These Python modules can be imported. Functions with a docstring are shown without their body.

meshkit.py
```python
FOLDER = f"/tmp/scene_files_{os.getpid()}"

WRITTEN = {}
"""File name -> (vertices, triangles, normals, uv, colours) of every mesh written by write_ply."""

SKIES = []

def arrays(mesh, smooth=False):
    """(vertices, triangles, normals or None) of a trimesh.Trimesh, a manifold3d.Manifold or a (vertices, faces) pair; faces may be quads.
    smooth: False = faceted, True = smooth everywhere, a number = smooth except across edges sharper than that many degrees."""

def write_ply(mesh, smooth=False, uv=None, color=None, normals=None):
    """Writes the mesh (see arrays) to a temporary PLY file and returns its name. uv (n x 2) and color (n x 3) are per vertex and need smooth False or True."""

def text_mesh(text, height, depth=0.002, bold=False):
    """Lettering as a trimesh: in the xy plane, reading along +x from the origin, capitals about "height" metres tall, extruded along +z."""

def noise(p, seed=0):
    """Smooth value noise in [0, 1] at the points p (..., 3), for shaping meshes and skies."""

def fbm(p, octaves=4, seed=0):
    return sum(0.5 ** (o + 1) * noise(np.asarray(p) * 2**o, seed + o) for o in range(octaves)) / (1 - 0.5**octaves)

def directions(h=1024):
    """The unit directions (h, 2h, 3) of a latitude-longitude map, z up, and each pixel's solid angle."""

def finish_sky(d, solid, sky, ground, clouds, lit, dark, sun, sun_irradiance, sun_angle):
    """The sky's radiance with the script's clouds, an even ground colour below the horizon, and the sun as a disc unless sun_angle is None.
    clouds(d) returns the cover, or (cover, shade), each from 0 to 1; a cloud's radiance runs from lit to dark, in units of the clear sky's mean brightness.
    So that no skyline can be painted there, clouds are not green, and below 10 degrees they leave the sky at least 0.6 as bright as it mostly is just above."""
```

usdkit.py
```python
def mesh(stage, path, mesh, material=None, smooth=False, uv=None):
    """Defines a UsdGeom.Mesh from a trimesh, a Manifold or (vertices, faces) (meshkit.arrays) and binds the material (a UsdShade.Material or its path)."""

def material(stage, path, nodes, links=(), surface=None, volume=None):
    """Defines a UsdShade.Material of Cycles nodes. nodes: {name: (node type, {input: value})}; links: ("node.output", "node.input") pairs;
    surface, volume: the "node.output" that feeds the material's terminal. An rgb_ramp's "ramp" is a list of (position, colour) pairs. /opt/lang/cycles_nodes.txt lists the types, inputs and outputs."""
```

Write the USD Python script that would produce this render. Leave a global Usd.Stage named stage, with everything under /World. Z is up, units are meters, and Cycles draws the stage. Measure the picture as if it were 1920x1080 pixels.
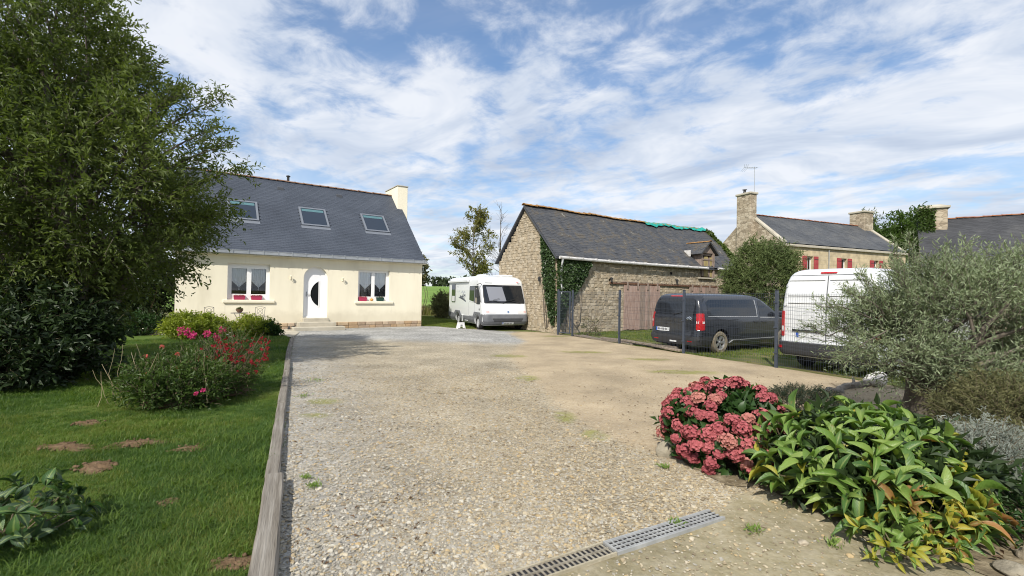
import math, random
import numpy as np, trimesh, usdkit, meshkit
import shapely.geometry as sg
import shapely.affinity as sa
from scipy.spatial.transform import Rotation
import manifold3d as m3
from pxr import Usd, UsdGeom, UsdLux, UsdShade, Gf, Sdf, Vt

stage = Usd.Stage.CreateInMemory()
UsdGeom.SetStageUpAxis(stage, 'Z')
UsdGeom.Xform.Define(stage, '/World')
LK = '/World/Looks/'
# ---------------------------------------------------------------- camera, sky, sun, exposure
EYE, PITCH, ROLL = 1.65, 0.0129, 0.0171
EXPOSURE, SKY_STRENGTH, SUN = 0.44, 0.135, 1.08
CLOUD_TURN, CLOUD_AT, CLOUD_LIGHT = 37, (3.7, 9.2, 0), (5.1, 5.2, 5.4)
SUN_AZ, SUN_EL = (-0.36, -0.93), math.radians(42.5)
cam = UsdGeom.Camera.Define(stage, '/World/camera')
cam.CreateHorizontalApertureAttr(36.0)
cam.CreateVerticalApertureAttr(20.25)
cam.CreateFocalLengthAttr(36.0 * 880 / 1920)
cam.CreateExposureAttr(EXPOSURE)
cam.CreateClippingRangeAttr(Gf.Vec2f(0.05, 5000))
cam.AddTranslateOp().Set(Gf.Vec3d(0, 0, EYE))
cam.AddRotateXYZOp().Set(Gf.Vec3f(0, 0, 0))
_cp, _sp = math.cos(PITCH), math.sin(PITCH)
_fw, _up, _rt = np.array([0, _cp, _sp]), np.array([0, -_sp, _cp]), np.array([1.0, 0, 0])
_r = _rt * math.cos(ROLL) + _up * math.sin(ROLL)
_u = _up * math.cos(ROLL) - _rt * math.sin(ROLL)
cam.ClearXformOpOrder()
_m = Gf.Matrix4d(*_r, 0, *_u, 0, *(-_fw), 0, 0, 0, EYE, 1)
cam.AddTransformOp().Set(_m)

_h = math.hypot(*SUN_AZ)
sun_dir = np.array([SUN_AZ[0] / _h * math.cos(SUN_EL), SUN_AZ[1] / _h * math.cos(SUN_EL), math.sin(SUN_EL)])
sun = UsdLux.DistantLight.Define(stage, '/World/sun')
sun.CreateIntensityAttr(SUN)
sun.CreateNormalizeAttr(True)
sun.CreateAngleAttr(0.53)
sun.CreateColorAttr(Gf.Vec3f(1.0, 0.945, 0.86))
_z = sun_dir; _x = np.cross([0, 0, 1], _z); _x /= np.linalg.norm(_x); _y = np.cross(_z, _x)
sun.AddTransformOp().Set(Gf.Matrix4d(*_x, 0, *_y, 0, *_z, 0, 0, 0, 30, 1))

def MAT(name, nodes, links, surface='p.BSDF', volume=None):
    return usdkit.material(stage, LK + name, nodes, links, surface=surface, volume=volume)

# dome: the physical sky with a broken sheet of altocumulus drawn out along one wind direction
sky_nodes = {
    'sky': ('sky_texture', {'sky_type': 'single_scattering', 'sun_disc': False, 'sun_elevation': SUN_EL, 'sun_rotation': math.atan2(SUN_AZ[0], SUN_AZ[1]), 'altitude': 50.0, 'air_density': 1.0, 'aerosol_density': 0.5, 'ozone_density': 2.2}),
    'sat': ('hsv', {'saturation': 1.30, 'value': 0.86}),
    'g': ('geometry', {}), 's': ('separate_xyz', {}),
    'zc': ('math', {'math_type': 'maximum', 'value2': 0.0}), 'zz': ('math', {'math_type': 'add', 'value2': 0.13}),
    'u': ('math', {'math_type': 'divide'}), 'v': ('math', {'math_type': 'divide'}),
    'c': ('combine_xyz', {}),
    'map': ('mapping', {'rotation': (0, 0, math.radians(CLOUD_TURN))}),
    'str': ('mapping', {'scale': (0.55, 1.0, 1.0), 'location': CLOUD_AT}),
    'fine': ('mapping', {'scale': (0.95, 1.0, 1.0), 'location': (1.3, 2.9, 0.4)}),
    'n1': ('noise_texture', {'scale': 0.95, 'detail': 4.0, 'roughness': 0.5, 'distortion': 0.5}),
    'n2': ('noise_texture', {'scale': 4.6, 'detail': 9.0, 'roughness': 0.60, 'distortion': 0.3}),
    'n3': ('noise_texture', {'scale': 2.2, 'detail': 6.0, 'roughness': 0.58, 'distortion': 0.6}),
    'b': ('math', {'math_type': 'multiply_add', 'value2': 0.80}),
    'cov': ('map_range', {'range_type': 'smoothstep', 'from_min': 0.705, 'from_max': 0.95, 'to_min': 0.20, 'to_max': 0.95, 'clamp': True}),
    'thin': ('map_range', {'range_type': 'smoothstep', 'from_min': 0.0, 'from_max': 0.5, 'to_min': 0.46, 'to_max': 0.0, 'clamp': True}),
    'inv1': ('math', {'math_type': 'subtract', 'value1': 1.0}), 'inv2': ('math', {'math_type': 'subtract', 'value1': 1.0}), 'mul': ('math', {'math_type': 'multiply'}), 'cmax': ('math', {'math_type': 'subtract', 'value1': 1.0}),
    'sh': ('rgb_ramp', {'ramp': [(0.32, (0.58, 0.655, 0.78)), (0.46, (0.74, 0.80, 0.89)), (0.60, (0.96, 0.975, 1.0)), (0.8, (1.0, 1.0, 1.0))]}),
    'cs': ('mix', {'mix_type': 'multiply', 'fac': 1.0, 'color2': CLOUD_LIGHT}),
    'mx': ('mix', {'mix_type': 'mix'}),
    'bg': ('background_shader', {'strength': SKY_STRENGTH}),
}
sky_links = [('g.position', 's.vector'), ('s.z', 'zc.value1'), ('zc.value', 'zz.value1'), ('s.x', 'u.value1'), ('zz.value', 'u.value2'), ('s.y', 'v.value1'), ('zz.value', 'v.value2'),
             ('u.value', 'c.x'), ('v.value', 'c.y'), ('c.vector', 'map.vector'), ('map.vector', 'str.vector'), ('map.vector', 'fine.vector'),
             ('str.vector', 'n1.vector'), ('fine.vector', 'n2.vector'), ('str.vector', 'n3.vector'),
             ('n2.fac', 'b.value1'), ('n1.fac', 'b.value3'), ('b.value', 'cov.value'), ('zc.value', 'thin.value'),
             ('cov.result', 'inv1.value2'), ('thin.result', 'inv2.value2'), ('inv1.value', 'mul.value1'), ('inv2.value', 'mul.value2'), ('mul.value', 'cmax.value2'),
             ('n3.fac', 'sh.fac'), ('sh.color', 'cs.color1'), ('sky.color', 'sat.color'), ('sat.color', 'mx.color1'), ('cs.color', 'mx.color2'), ('cmax.value', 'mx.fac'), ('mx.color', 'bg.color')]
sky_mat = MAT('sky_look', sky_nodes, sky_links, surface='bg.background')
dome = UsdLux.DomeLight.Define(stage, '/World/sky')
dome.GetPrim().SetCustomDataByKey('kind', 'structure')
UsdShade.MaterialBindingAPI.Apply(dome.GetPrim()).Bind(sky_mat)

# ---------------------------------------------------------------- helpers: scene tree
COUNT = {}
def fresh(parent, name):
    k = COUNT.get((parent, name), 0)
    COUNT[(parent, name)] = k + 1
    return f'{parent}/{name}' if k == 0 else f'{parent}/{name}_{k:03d}'

def tag(prim, label=None, cat=None, group=None, kind=None):
    for k, v in (('label', label), ('category', cat), ('group', group), ('kind', kind)):
        if v: prim.SetCustomDataByKey(k, v)
    return prim

def thing(name, label, cat, loc=(0, 0, 0), rotz=0.0, group=None, kind=None):
    p = fresh('/World', name)
    x = UsdGeom.Xform.Define(stage, p)
    x.AddTranslateOp().Set(Gf.Vec3d(*map(float, loc)))
    x.AddRotateZOp().Set(float(rotz))
    tag(x.GetPrim(), label, cat, group, kind)
    return p

def part(parent, name, mesh, mat, smooth=False, label=None, kind=None, blade=None):
    p = fresh(parent, name)
    m = usdkit.mesh(stage, p, mesh, mat, smooth=smooth)
    if blade is not None:
        n = len(mesh[0]); b = np.tile(np.asarray(blade, np.float32), (n // len(blade), 1))
        UsdGeom.PrimvarsAPI(m).CreatePrimvar('blade', Sdf.ValueTypeNames.Color3fArray, 'vertex').Set(Vt.Vec3fArray.FromNumpy(np.ascontiguousarray(b)))
    tag(m.GetPrim(), label, None, None, kind)
    return p

def solo(name, mesh, mat, label=None, cat=None, group=None, kind=None, smooth=False, loc=None, rotz=0.0):
    p = fresh('/World', name)
    m = usdkit.mesh(stage, p, mesh, mat, smooth=smooth)
    if loc is not None:
        x = UsdGeom.Xformable(m); x.AddTranslateOp().Set(Gf.Vec3d(*map(float, loc))); x.AddRotateZOp().Set(float(rotz))
    tag(m.GetPrim(), label, cat, group, kind)
    return p

def dup(src, name, label, loc, rotz=0.0, cat=None, group=None):
    p = fresh('/World', name)
    x = UsdGeom.Xform.Define(stage, p)
    x.GetPrim().GetReferences().AddInternalReference(src)
    xf = UsdGeom.Xformable(x); xf.ClearXformOpOrder()
    for op, v in (('translate', Gf.Vec3d(*map(float, loc))), ('rotateZ', float(rotz))):
        a = x.GetPrim().GetAttribute('xformOp:' + op)
        if a: a.Set(v)
    x.GetPrim().GetAttribute('xformOpOrder').Set(['xformOp:translate', 'xformOp:rotateZ'])
    x.GetPrim().SetInstanceable(True)
    tag(x.GetPrim(), label, cat, group)
    return p

# ---------------------------------------------------------------- helpers: meshes as (vertices, triangles)
def join(ms):
    vs, fs, n = [], [], 0
    for v, f in ms:
        vs.append(np.asarray(v, float)); fs.append(np.asarray(f, int) + n); n += len(v)
    return (np.vstack(vs), np.vstack(fs)) if vs else (np.zeros((0, 3)), np.zeros((0, 3), int))
def mv(m, t): return (np.asarray(m[0]) + np.asarray(t, float), m[1])
def rot(m, axis, deg): return (Rotation.from_euler(axis, deg, degrees=True).apply(np.asarray(m[0], float)), m[1])
def sc(m, s): return (np.asarray(m[0]) * np.asarray(s, float), m[1])
def tm(t): return (np.array(t.vertices), np.array(t.faces))
BF = np.array([[0, 2, 1], [0, 3, 2], [4, 5, 6], [4, 6, 7], [0, 1, 5], [0, 5, 4], [1, 2, 6], [1, 6, 5], [2, 3, 7], [2, 7, 6], [3, 0, 4], [3, 4, 7]])
def box(x0, x1, y0, y1, z0, z1):
    return (np.array([[x0, y0, z0], [x1, y0, z0], [x1, y1, z0], [x0, y1, z0], [x0, y0, z1], [x1, y0, z1], [x1, y1, z1], [x0, y1, z1]], float), BF)
def hexa(p): return (np.asarray(p, float), BF)     # eight corners, bottom ring then top ring
def cbox(x0, x1, y0, y1, z0, z1, c=0.01):
    pts = []
    for sx in (0, 1):
        for sy in (0, 1):
            for sz in (0, 1):
                P = np.array([(x0, x1)[sx], (y0, y1)[sy], (z0, z1)[sz]], float)
                for a in range(3):
                    q = P.copy()
                    for b in range(3):
                        if b != a: q[b] += c * (1, -1)[(sx, sy, sz)[b]]
                    pts.append(q)
    return hull(pts)
def hull(pts):
    h = trimesh.convex.convex_hull(np.asarray(pts))
    return tm(h)
def bar(a, b, w, t=None, up=(0, 0, 1)):
    a, b = np.asarray(a, float), np.asarray(b, float); t = w if t is None else t
    d = (b - a) / np.linalg.norm(b - a); s = np.cross(d, up)
    if np.linalg.norm(s) < 1e-6: s = np.cross(d, [0, 1, 0])
    s /= np.linalg.norm(s); u = np.cross(s, d)
    o = [(-1, -1), (1, -1), (1, 1), (-1, 1)]
    return hexa([p + s * i * w / 2 + u * j * t / 2 for p in (a, b) for i, j in o])
def tube(pts, r, sides=6, cap=True):
    p = np.asarray(pts, float); n = len(p)
    r = np.broadcast_to(np.asarray(r, float), (n,))
    t = np.gradient(p, axis=0); t /= np.linalg.norm(t, axis=1, keepdims=True) + 1e-12
    ref = np.array([0, 0, 1.0]) if abs(t[:, 2]).mean() < 0.8 else np.array([1.0, 0, 0])
    a = np.cross(t, ref); a /= np.linalg.norm(a, axis=1, keepdims=True) + 1e-12
    b = np.cross(t, a); g = np.arange(sides) * 2 * np.pi / sides
    v = (p[:, None] + r[:, None, None] * (np.cos(g)[None, :, None] * a[:, None] + np.sin(g)[None, :, None] * b[:, None])).reshape(-1, 3)
    i, j = np.meshgrid(np.arange(n - 1), np.arange(sides), indexing='ij')
    k = (j + 1) % sides
    A, B, C, D = i * sides + j, i * sides + k, (i + 1) * sides + k, (i + 1) * sides + j
    f = np.vstack([np.stack([A, C, B], -1).reshape(-1, 3), np.stack([A, D, C], -1).reshape(-1, 3)])
    if cap:
        v = np.vstack([v, p[0], p[-1]]); m = n * sides
        f = np.vstack([f, [[m, (q + 1) % sides, q] for q in range(sides)][::-1], [[m + 1, (n - 1) * sides + q, (n - 1) * sides + (q + 1) % sides] for q in range(sides)]])
    return v, f
def lathe(prof, n=16):
    p = np.asarray(prof, float); g = np.arange(n) * 2 * np.pi / n
    v = np.stack([p[:, None, 0] * np.cos(g), p[:, None, 0] * np.sin(g), np.repeat(p[:, 1:2], n, 1)], -1).reshape(-1, 3)
    f = []
    for i in range(len(p) - 1):
        for j in range(n):
            k = (j + 1) % n; A, B, C, D = i * n + j, i * n + k, (i + 1) * n + k, (i + 1) * n + j
            f += [[A, B, C], [A, C, D]]
    return v, np.array(f)
def extrude(poly, d):     # polygon in xy, thickness along z
    polys = getattr(poly, 'geoms', [poly])
    return join([tm(trimesh.creation.extrude_polygon(g, d, engine='earcut')) for g in polys if g.area > 1e-9])
def facade(poly, y0, y1):  # polygon in (x, z), from y0 to y1
    v, f = extrude(poly, y1 - y0)
    return np.stack([v[:, 0], y0 + v[:, 2], v[:, 1]], -1), f[:, ::-1]
def rect(x0, z0, x1, z1): return sg.box(x0, z0, x1, z1)
def unit(v): v = np.asarray(v, float); return v / (np.linalg.norm(v, axis=-1, keepdims=True) + 1e-12)

# ---------------------------------------------------------------- helpers: looks
def plain(name, col, rough=0.5, metal=0.0, spec=0.5, coat=0.0):
    return MAT(name, {'p': ('principled_bsdf', {'base_color': col, 'roughness': rough, 'metallic': metal, 'specular_ior_level': spec, 'coat_weight': coat})}, [])
def noisy(name, ramp, scale=3.0, detail=6.0, rough=0.75, bump=0.0, bscale=None, stretch=(1, 1, 1), island=0.0, spec=0.3, metal=0.0, hue=0.0, obj=False, dist=0.02, nrough=0.6):
    n = {'g': ('geometry', {}), 'mp': ('mapping', {'scale': stretch}), 'n': ('noise_texture', {'scale': scale, 'detail': detail, 'roughness': nrough}), 'r': ('rgb_ramp', {'ramp': ramp}),
         'p': ('principled_bsdf', {'roughness': rough, 'specular_ior_level': spec, 'metallic': metal})}
    l = [('mp.vector', 'n.vector'), ('n.fac', 'r.fac')]
    if obj:
        n['tc'] = ('texture_coordinate', {}); l.append(('tc.object', 'mp.vector'))
    else: l.append(('g.position', 'mp.vector'))
    out = 'r.color'
    if island:
        n['mr'] = ('map_range', {'from_min': 0.0, 'from_max': 1.0, 'to_min': 1 - island, 'to_max': 1 + island})
        n['h'] = ('hsv', {})
        l += [('g.random_per_island', 'mr.value'), ('mr.result', 'h.value'), (out, 'h.color')]
        if hue:
            n['wn'] = ('white_noise_texture', {'dimensions': '1D'}); n['mh'] = ('map_range', {'to_min': 0.5 - hue, 'to_max': 0.5 + hue})
            l += [('g.random_per_island', 'wn.w'), ('wn.value', 'mh.value'), ('mh.result', 'h.hue')]
        out = 'h.color'
    l.append((out, 'p.base_color'))
    if bump:
        n['bn'] = ('noise_texture', {'scale': bscale or scale * 4, 'detail': 5.0, 'roughness': 0.6}); n['b'] = ('bump', {'strength': bump, 'distance': dist})
        l += [('mp.vector', 'bn.vector'), ('bn.fac', 'b.height'), ('b.normal', 'p.normal')]
    return MAT(name, n, l)
def leafy(name, ramp, trans=0.35, rough=0.5, spec=0.35, clump=0.8, spread=0.75):
    """foliage: each leaf its own tone, whole clumps a little lighter or darker, light passing through"""
    n = {'g': ('geometry', {}), 'n': ('noise_texture', {'scale': clump, 'detail': 3.0}), 'm': ('math', {'math_type': 'multiply_add', 'value2': spread}), 'm2': ('math', {'math_type': 'multiply_add', 'value2': 0.9, 'value3': -0.28 * (spread + 0.0)}),
         'r': ('rgb_ramp', {'ramp': ramp}), 'p': ('principled_bsdf', {'roughness': rough, 'specular_ior_level': spec}), 't': ('translucent_bsdf', {}), 'x': ('mix_closure', {'fac': trans}),
         'tc': ('mix', {'mix_type': 'multiply', 'fac': 1.0, 'color2': (1.25, 1.35, 0.55)})}
    l = [('g.position', 'n.vector'), ('n.fac', 'm2.value1'), ('g.random_per_island', 'm.value1'), ('m2.value', 'm.value3'), ('m.value', 'r.fac'), ('r.color', 'p.base_color'), ('r.color', 'tc.color1'), ('tc.color', 't.color'), ('p.BSDF', 'x.closure1'), ('t.BSDF', 'x.closure2')]
    return MAT(name, n, l, surface='x.closure')
# ---------------------------------------------------------------- materials shared by the setting
RNG = np.random.default_rng(7)
ground_m = noisy('ground_look', [(0.30, (0.055, 0.075, 0.022)), (0.46, (0.095, 0.115, 0.035)), (0.58, (0.16, 0.145, 0.065)), (0.75, (0.21, 0.175, 0.10))], scale=0.9, detail=9, rough=0.95, bump=0.6, bscale=14, spec=0.1, dist=0.04)
field_m = noisy('field_look', [(0.3, (0.10, 0.17, 0.035)), (0.55, (0.15, 0.235, 0.05)), (0.75, (0.19, 0.26, 0.07))], scale=0.12, detail=6, rough=0.95, bump=0.5, bscale=6, spec=0.1, stretch=(0.4, 1, 1))
lawn_m = noisy('lawn_look', [(0.3, (0.05, 0.085, 0.016)), (0.5, (0.085, 0.13, 0.026)), (0.7, (0.14, 0.165, 0.05))], scale=1.1, detail=8, rough=0.95, bump=0.8, bscale=30, spec=0.1, dist=0.03)
render_m = MAT('cream_render', {'g': ('geometry', {}), 'mp': ('mapping', {'scale': (1.4, 1.4, 0.42)}), 'n': ('noise_texture', {'scale': 0.9, 'detail': 9.0, 'roughness': 0.62}), 'r': ('rgb_ramp', {'ramp': [(0.25, (0.66, 0.605, 0.465)), (0.45, (0.755, 0.70, 0.55)), (0.62, (0.79, 0.735, 0.58)), (0.8, (0.81, 0.755, 0.60))]}),
    's': ('separate_xyz', {}), 'n2': ('noise_texture', {'scale': 3.5, 'detail': 6.0}), 'zz': ('math', {'math_type': 'multiply_add', 'value2': -0.55}), 'sp': ('map_range', {'range_type': 'smoothstep', 'from_min': 0.25, 'from_max': 0.62, 'to_min': 0.30, 'to_max': 0.0, 'clamp': True}), 'mx': ('mix', {'color2': (0.42, 0.36, 0.25)}),
    'mp2': ('mapping', {'scale': (5.0, 5.0, 0.35)}), 'n3': ('noise_texture', {'scale': 1.6, 'detail': 5.0}), 'st': ('map_range', {'range_type': 'smoothstep', 'from_min': 0.60, 'from_max': 0.78, 'to_min': 0.0, 'to_max': 0.16, 'clamp': True}), 'm2': ('mix', {'color2': (0.45, 0.41, 0.33)}),
    'bn': ('noise_texture', {'scale': 55.0, 'detail': 4.0}), 'b': ('bump', {'strength': 0.25, 'distance': 0.01}), 'p': ('principled_bsdf', {'roughness': 0.9, 'specular_ior_level': 0.15})},
    [('g.position', 'mp.vector'), ('mp.vector', 'n.vector'), ('n.fac', 'r.fac'), ('g.position', 's.vector'), ('g.position', 'n2.vector'), ('n2.fac', 'zz.value1'), ('s.z', 'zz.value3'), ('zz.value', 'sp.value'), ('sp.result', 'mx.fac'), ('r.color', 'mx.color1'), ('g.position', 'mp2.vector'), ('mp2.vector', 'n3.vector'), ('n3.fac', 'st.value'), ('st.result', 'm2.fac'), ('mx.color', 'm2.color1'), ('m2.color', 'p.base_color'), ('g.position', 'bn.vector'), ('bn.fac', 'b.height'), ('b.normal', 'p.normal')])
pvc_m = plain('white_pvc', (0.80, 0.80, 0.79), 0.35)
zinc_m = noisy('zinc', [(0.3, (0.27, 0.29, 0.31)), (0.7, (0.38, 0.40, 0.42))], scale=2.0, rough=0.5, metal=0.3, spec=0.5)
slate_new_m = noisy('blue_slate', [(0.3, (0.052, 0.062, 0.082)), (0.55, (0.070, 0.083, 0.108)), (0.8, (0.098, 0.112, 0.14))], scale=0.6, detail=8, rough=0.5, island=0.28, spec=0.45, bump=0.15, bscale=60)
slate_under_m = plain('slate_under', (0.05, 0.055, 0.065), 0.8)
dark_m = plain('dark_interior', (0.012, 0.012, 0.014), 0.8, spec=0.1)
black_m = plain('black_plastic', (0.02, 0.02, 0.022), 0.5)
concrete_m = noisy('pale_concrete', [(0.3, (0.33, 0.30, 0.24)), (0.55, (0.42, 0.385, 0.31)), (0.8, (0.50, 0.46, 0.38))], scale=2.2, detail=8, rough=0.9, bump=0.25, bscale=30, spec=0.15)
tile_m = noisy('ridge_tile', [(0.3, (0.15, 0.085, 0.055)), (0.5, (0.24, 0.14, 0.09)), (0.75, (0.30, 0.20, 0.14))], scale=5, detail=6, rough=0.85, bump=0.3, island=0.2)
plinth_ms = [noisy(f'plinth_stone_{i}', [(0.3, tuple(np.array(c) * 0.8)), (0.55, c), (0.8, tuple(np.array(c) * 1.15))], scale=6, rough=0.9, bump=0.4, bscale=25, spec=0.15) for i, c in enumerate([(0.40, 0.28, 0.17), (0.45, 0.34, 0.22), (0.36, 0.27, 0.19), (0.47, 0.37, 0.27)])]
def pane(name, tint, gloss=(1, 1, 1), ior=1.5, rough=0.0):
    return MAT(name, {'f': ('fresnel', {'IOR': ior}), 't': ('transparent_bsdf', {'color': tint}), 'g': ('glossy_bsdf', {'color': gloss, 'roughness': rough}), 'x': ('mix_closure', {})},
               [('f.fac', 'x.fac'), ('t.BSDF', 'x.closure1'), ('g.BSDF', 'x.closure2')], surface='x.closure')
glass_m = pane('window_glass', (0.99, 0.995, 0.995))
tint_glass_m = pane('tinted_glass', (0.16, 0.17, 0.18), ior=1.6)

# ---------------------------------------------------------------- the land
def ground_z(x, y):
    """flat round the houses, rising gently to the fields beyond"""
    t = np.clip((np.asarray(y, float) - 34) / 170, 0, 1)
    return 4.3 * t * t * (3 - 2 * t) + 0.0 * x
def sheet(xs, ys, dz=0.0, cut=None):
    X, Y = np.meshgrid(xs, ys); Z = ground_z(X, Y) + dz
    nx = len(xs); i, j = np.meshgrid(np.arange(len(ys) - 1), np.arange(nx - 1), indexing='ij')
    a = i * nx + j
    f = np.vstack([np.stack([a, a + 1, a + nx + 1], -1).reshape(-1, 3), np.stack([a, a + nx + 1, a + nx], -1).reshape(-1, 3)])
    return np.stack([X, Y, Z], -1).reshape(-1, 3), f
gx = np.concatenate([-np.geomspace(1600, 40, 14), np.linspace(-36, 44, 41), np.geomspace(48, 1600, 14)])
gy = np.concatenate([[-600, -200, -80, -30], np.linspace(-10, 34, 23), np.linspace(38, 210, 30), np.geomspace(230, 2600, 12)])
solo('ground', sheet(gx, gy), ground_m, label='rough grassy ground round the houses and under the parked vans', cat='ground', kind='structure')
solo('field', sheet(np.linspace(-160, 160, 33), np.linspace(36, 215, 40), 0.03), field_m, label='bright green field rising behind the camper', cat='field', kind='structure')

def tri_poly(poly, size, z):
    v, f = trimesh.creation.triangulate_polygon(poly, engine='earcut')
    v = np.column_stack([v, np.zeros(len(v))])
    v, f = trimesh.remesh.subdivide_to_size(v, f, size, max_iter=14)
    v[:, 2] = z
    f = f.copy()
    n = np.cross(v[f[:, 1]] - v[f[:, 0]], v[f[:, 2]] - v[f[:, 0]])[:, 2]
    f[n < 0] = f[n < 0][:, ::-1]
    return v, f
RAIL = np.array([(-0.62, 0.98), (-1.42, 2.73), (-1.99, 3.97), (-3.01, 6.18), (-4.44, 9.34), (-5.75, 12.15), (-7.45, 16.0)])
def rail_x(y): return np.interp(y, RAIL[:, 1], RAIL[:, 0])
DRIVE = sg.Polygon([(RAIL[0, 0], RAIL[0, 1] - 1.4)] + [tuple(p) for p in RAIL] + [(-8.3, 18.0), (-9.2, 19.55), (-4.2, 23.0), (-3.7, 22.9), (-2.3, 21.8), (-1.1, 21.2), (-0.3, 20.75), (1.2, 20.5), (1.95, 19.8), (2.45, 18.75), (3.9, 15.95), (5.0, 13.7), (6.4, 11.15), (7.35, 9.1), (7.0, 7.7), (5.6, 6.7), (4.2, 5.6), (3.4, 3.6), (3.6, 1.4), (3.2, -0.6)])
SAND_LINE = np.array([(0.3, 21.0), (-0.1, 19.4), (0.5, 16.5), (-0.1, 12.8), (0.15, 10.6), (0.5, 8.6), (0.8, 6.4), (1.25, 5.3), (2.1, 4.2), (3.2, 3.0), (4, 0)])
APRON = sg.Polygon([(0.02, 2.70), (1.60, 3.52), (1.95, 3.95), (3.4, 3.6), (3.6, 1.2), (3.2, -0.6), (-0.6, -0.6)])
def sand_weight(x, y):
    edge = np.interp(y, SAND_LINE[::-1, 1], SAND_LINE[::-1, 0])
    w = np.clip((x - edge) / (0.55 + 0.02 * y) + 0.5, 0, 1)
    return w
MOSS = [(-0.05, 12.5, 0.75, 0.45), (0.75, 6.35, 0.24, 0.5), (1.0, 5.55, 0.24, 0.32), (0.35, 9.2, 0.35, 0.45), (-2.75, 7.0, 0.45, 0.30), (-2.55, 6.2, 0.35, 0.2), (2.1, 13.6, 1.1, 0.4), (3.6, 12.3, 0.9, 0.35), (1.7, 18.6, 1.0, 0.5), (3.8, 10.3, 1.3, 0.4)]
def moss_weight(x, y):
    w = np.zeros_like(np.asarray(x, float))
    for mx, my, rx, ry in MOSS:
        w = np.maximum(w, np.clip(1.15 - ((x - mx) / rx) ** 2 - ((y - my) / ry) ** 2, 0, 1))
    return w
v, f = tri_poly(DRIVE, 0.22, 0.008)
near = (v[:, 1] < 12)
v[:, 2] += np.where(near, 0.012, 0.02) * (meshkit.fbm(np.column_stack([v[:, :2] * 1.7, np.zeros(len(v))]), 3, 5) - 0.5)
from shapely import contains_xy, distance as sdist, points as spts
ap = np.clip(1 - sdist(APRON, spts(v[:, :2])) / 0.10, 0, 1)
gb = np.maximum(np.clip((v[:, 1] - 13.8 + 0.10 * (v[:, 0])) / 3.0, 0, 1), 0.62 * np.clip(1.15 - (v[:, 0] - rail_x(v[:, 1])) / 2.6, 0, 1))
mask = np.column_stack([sand_weight(v[:, 0], v[:, 1]), moss_weight(v[:, 0], v[:, 1]), gb]).astype(np.float32)
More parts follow.
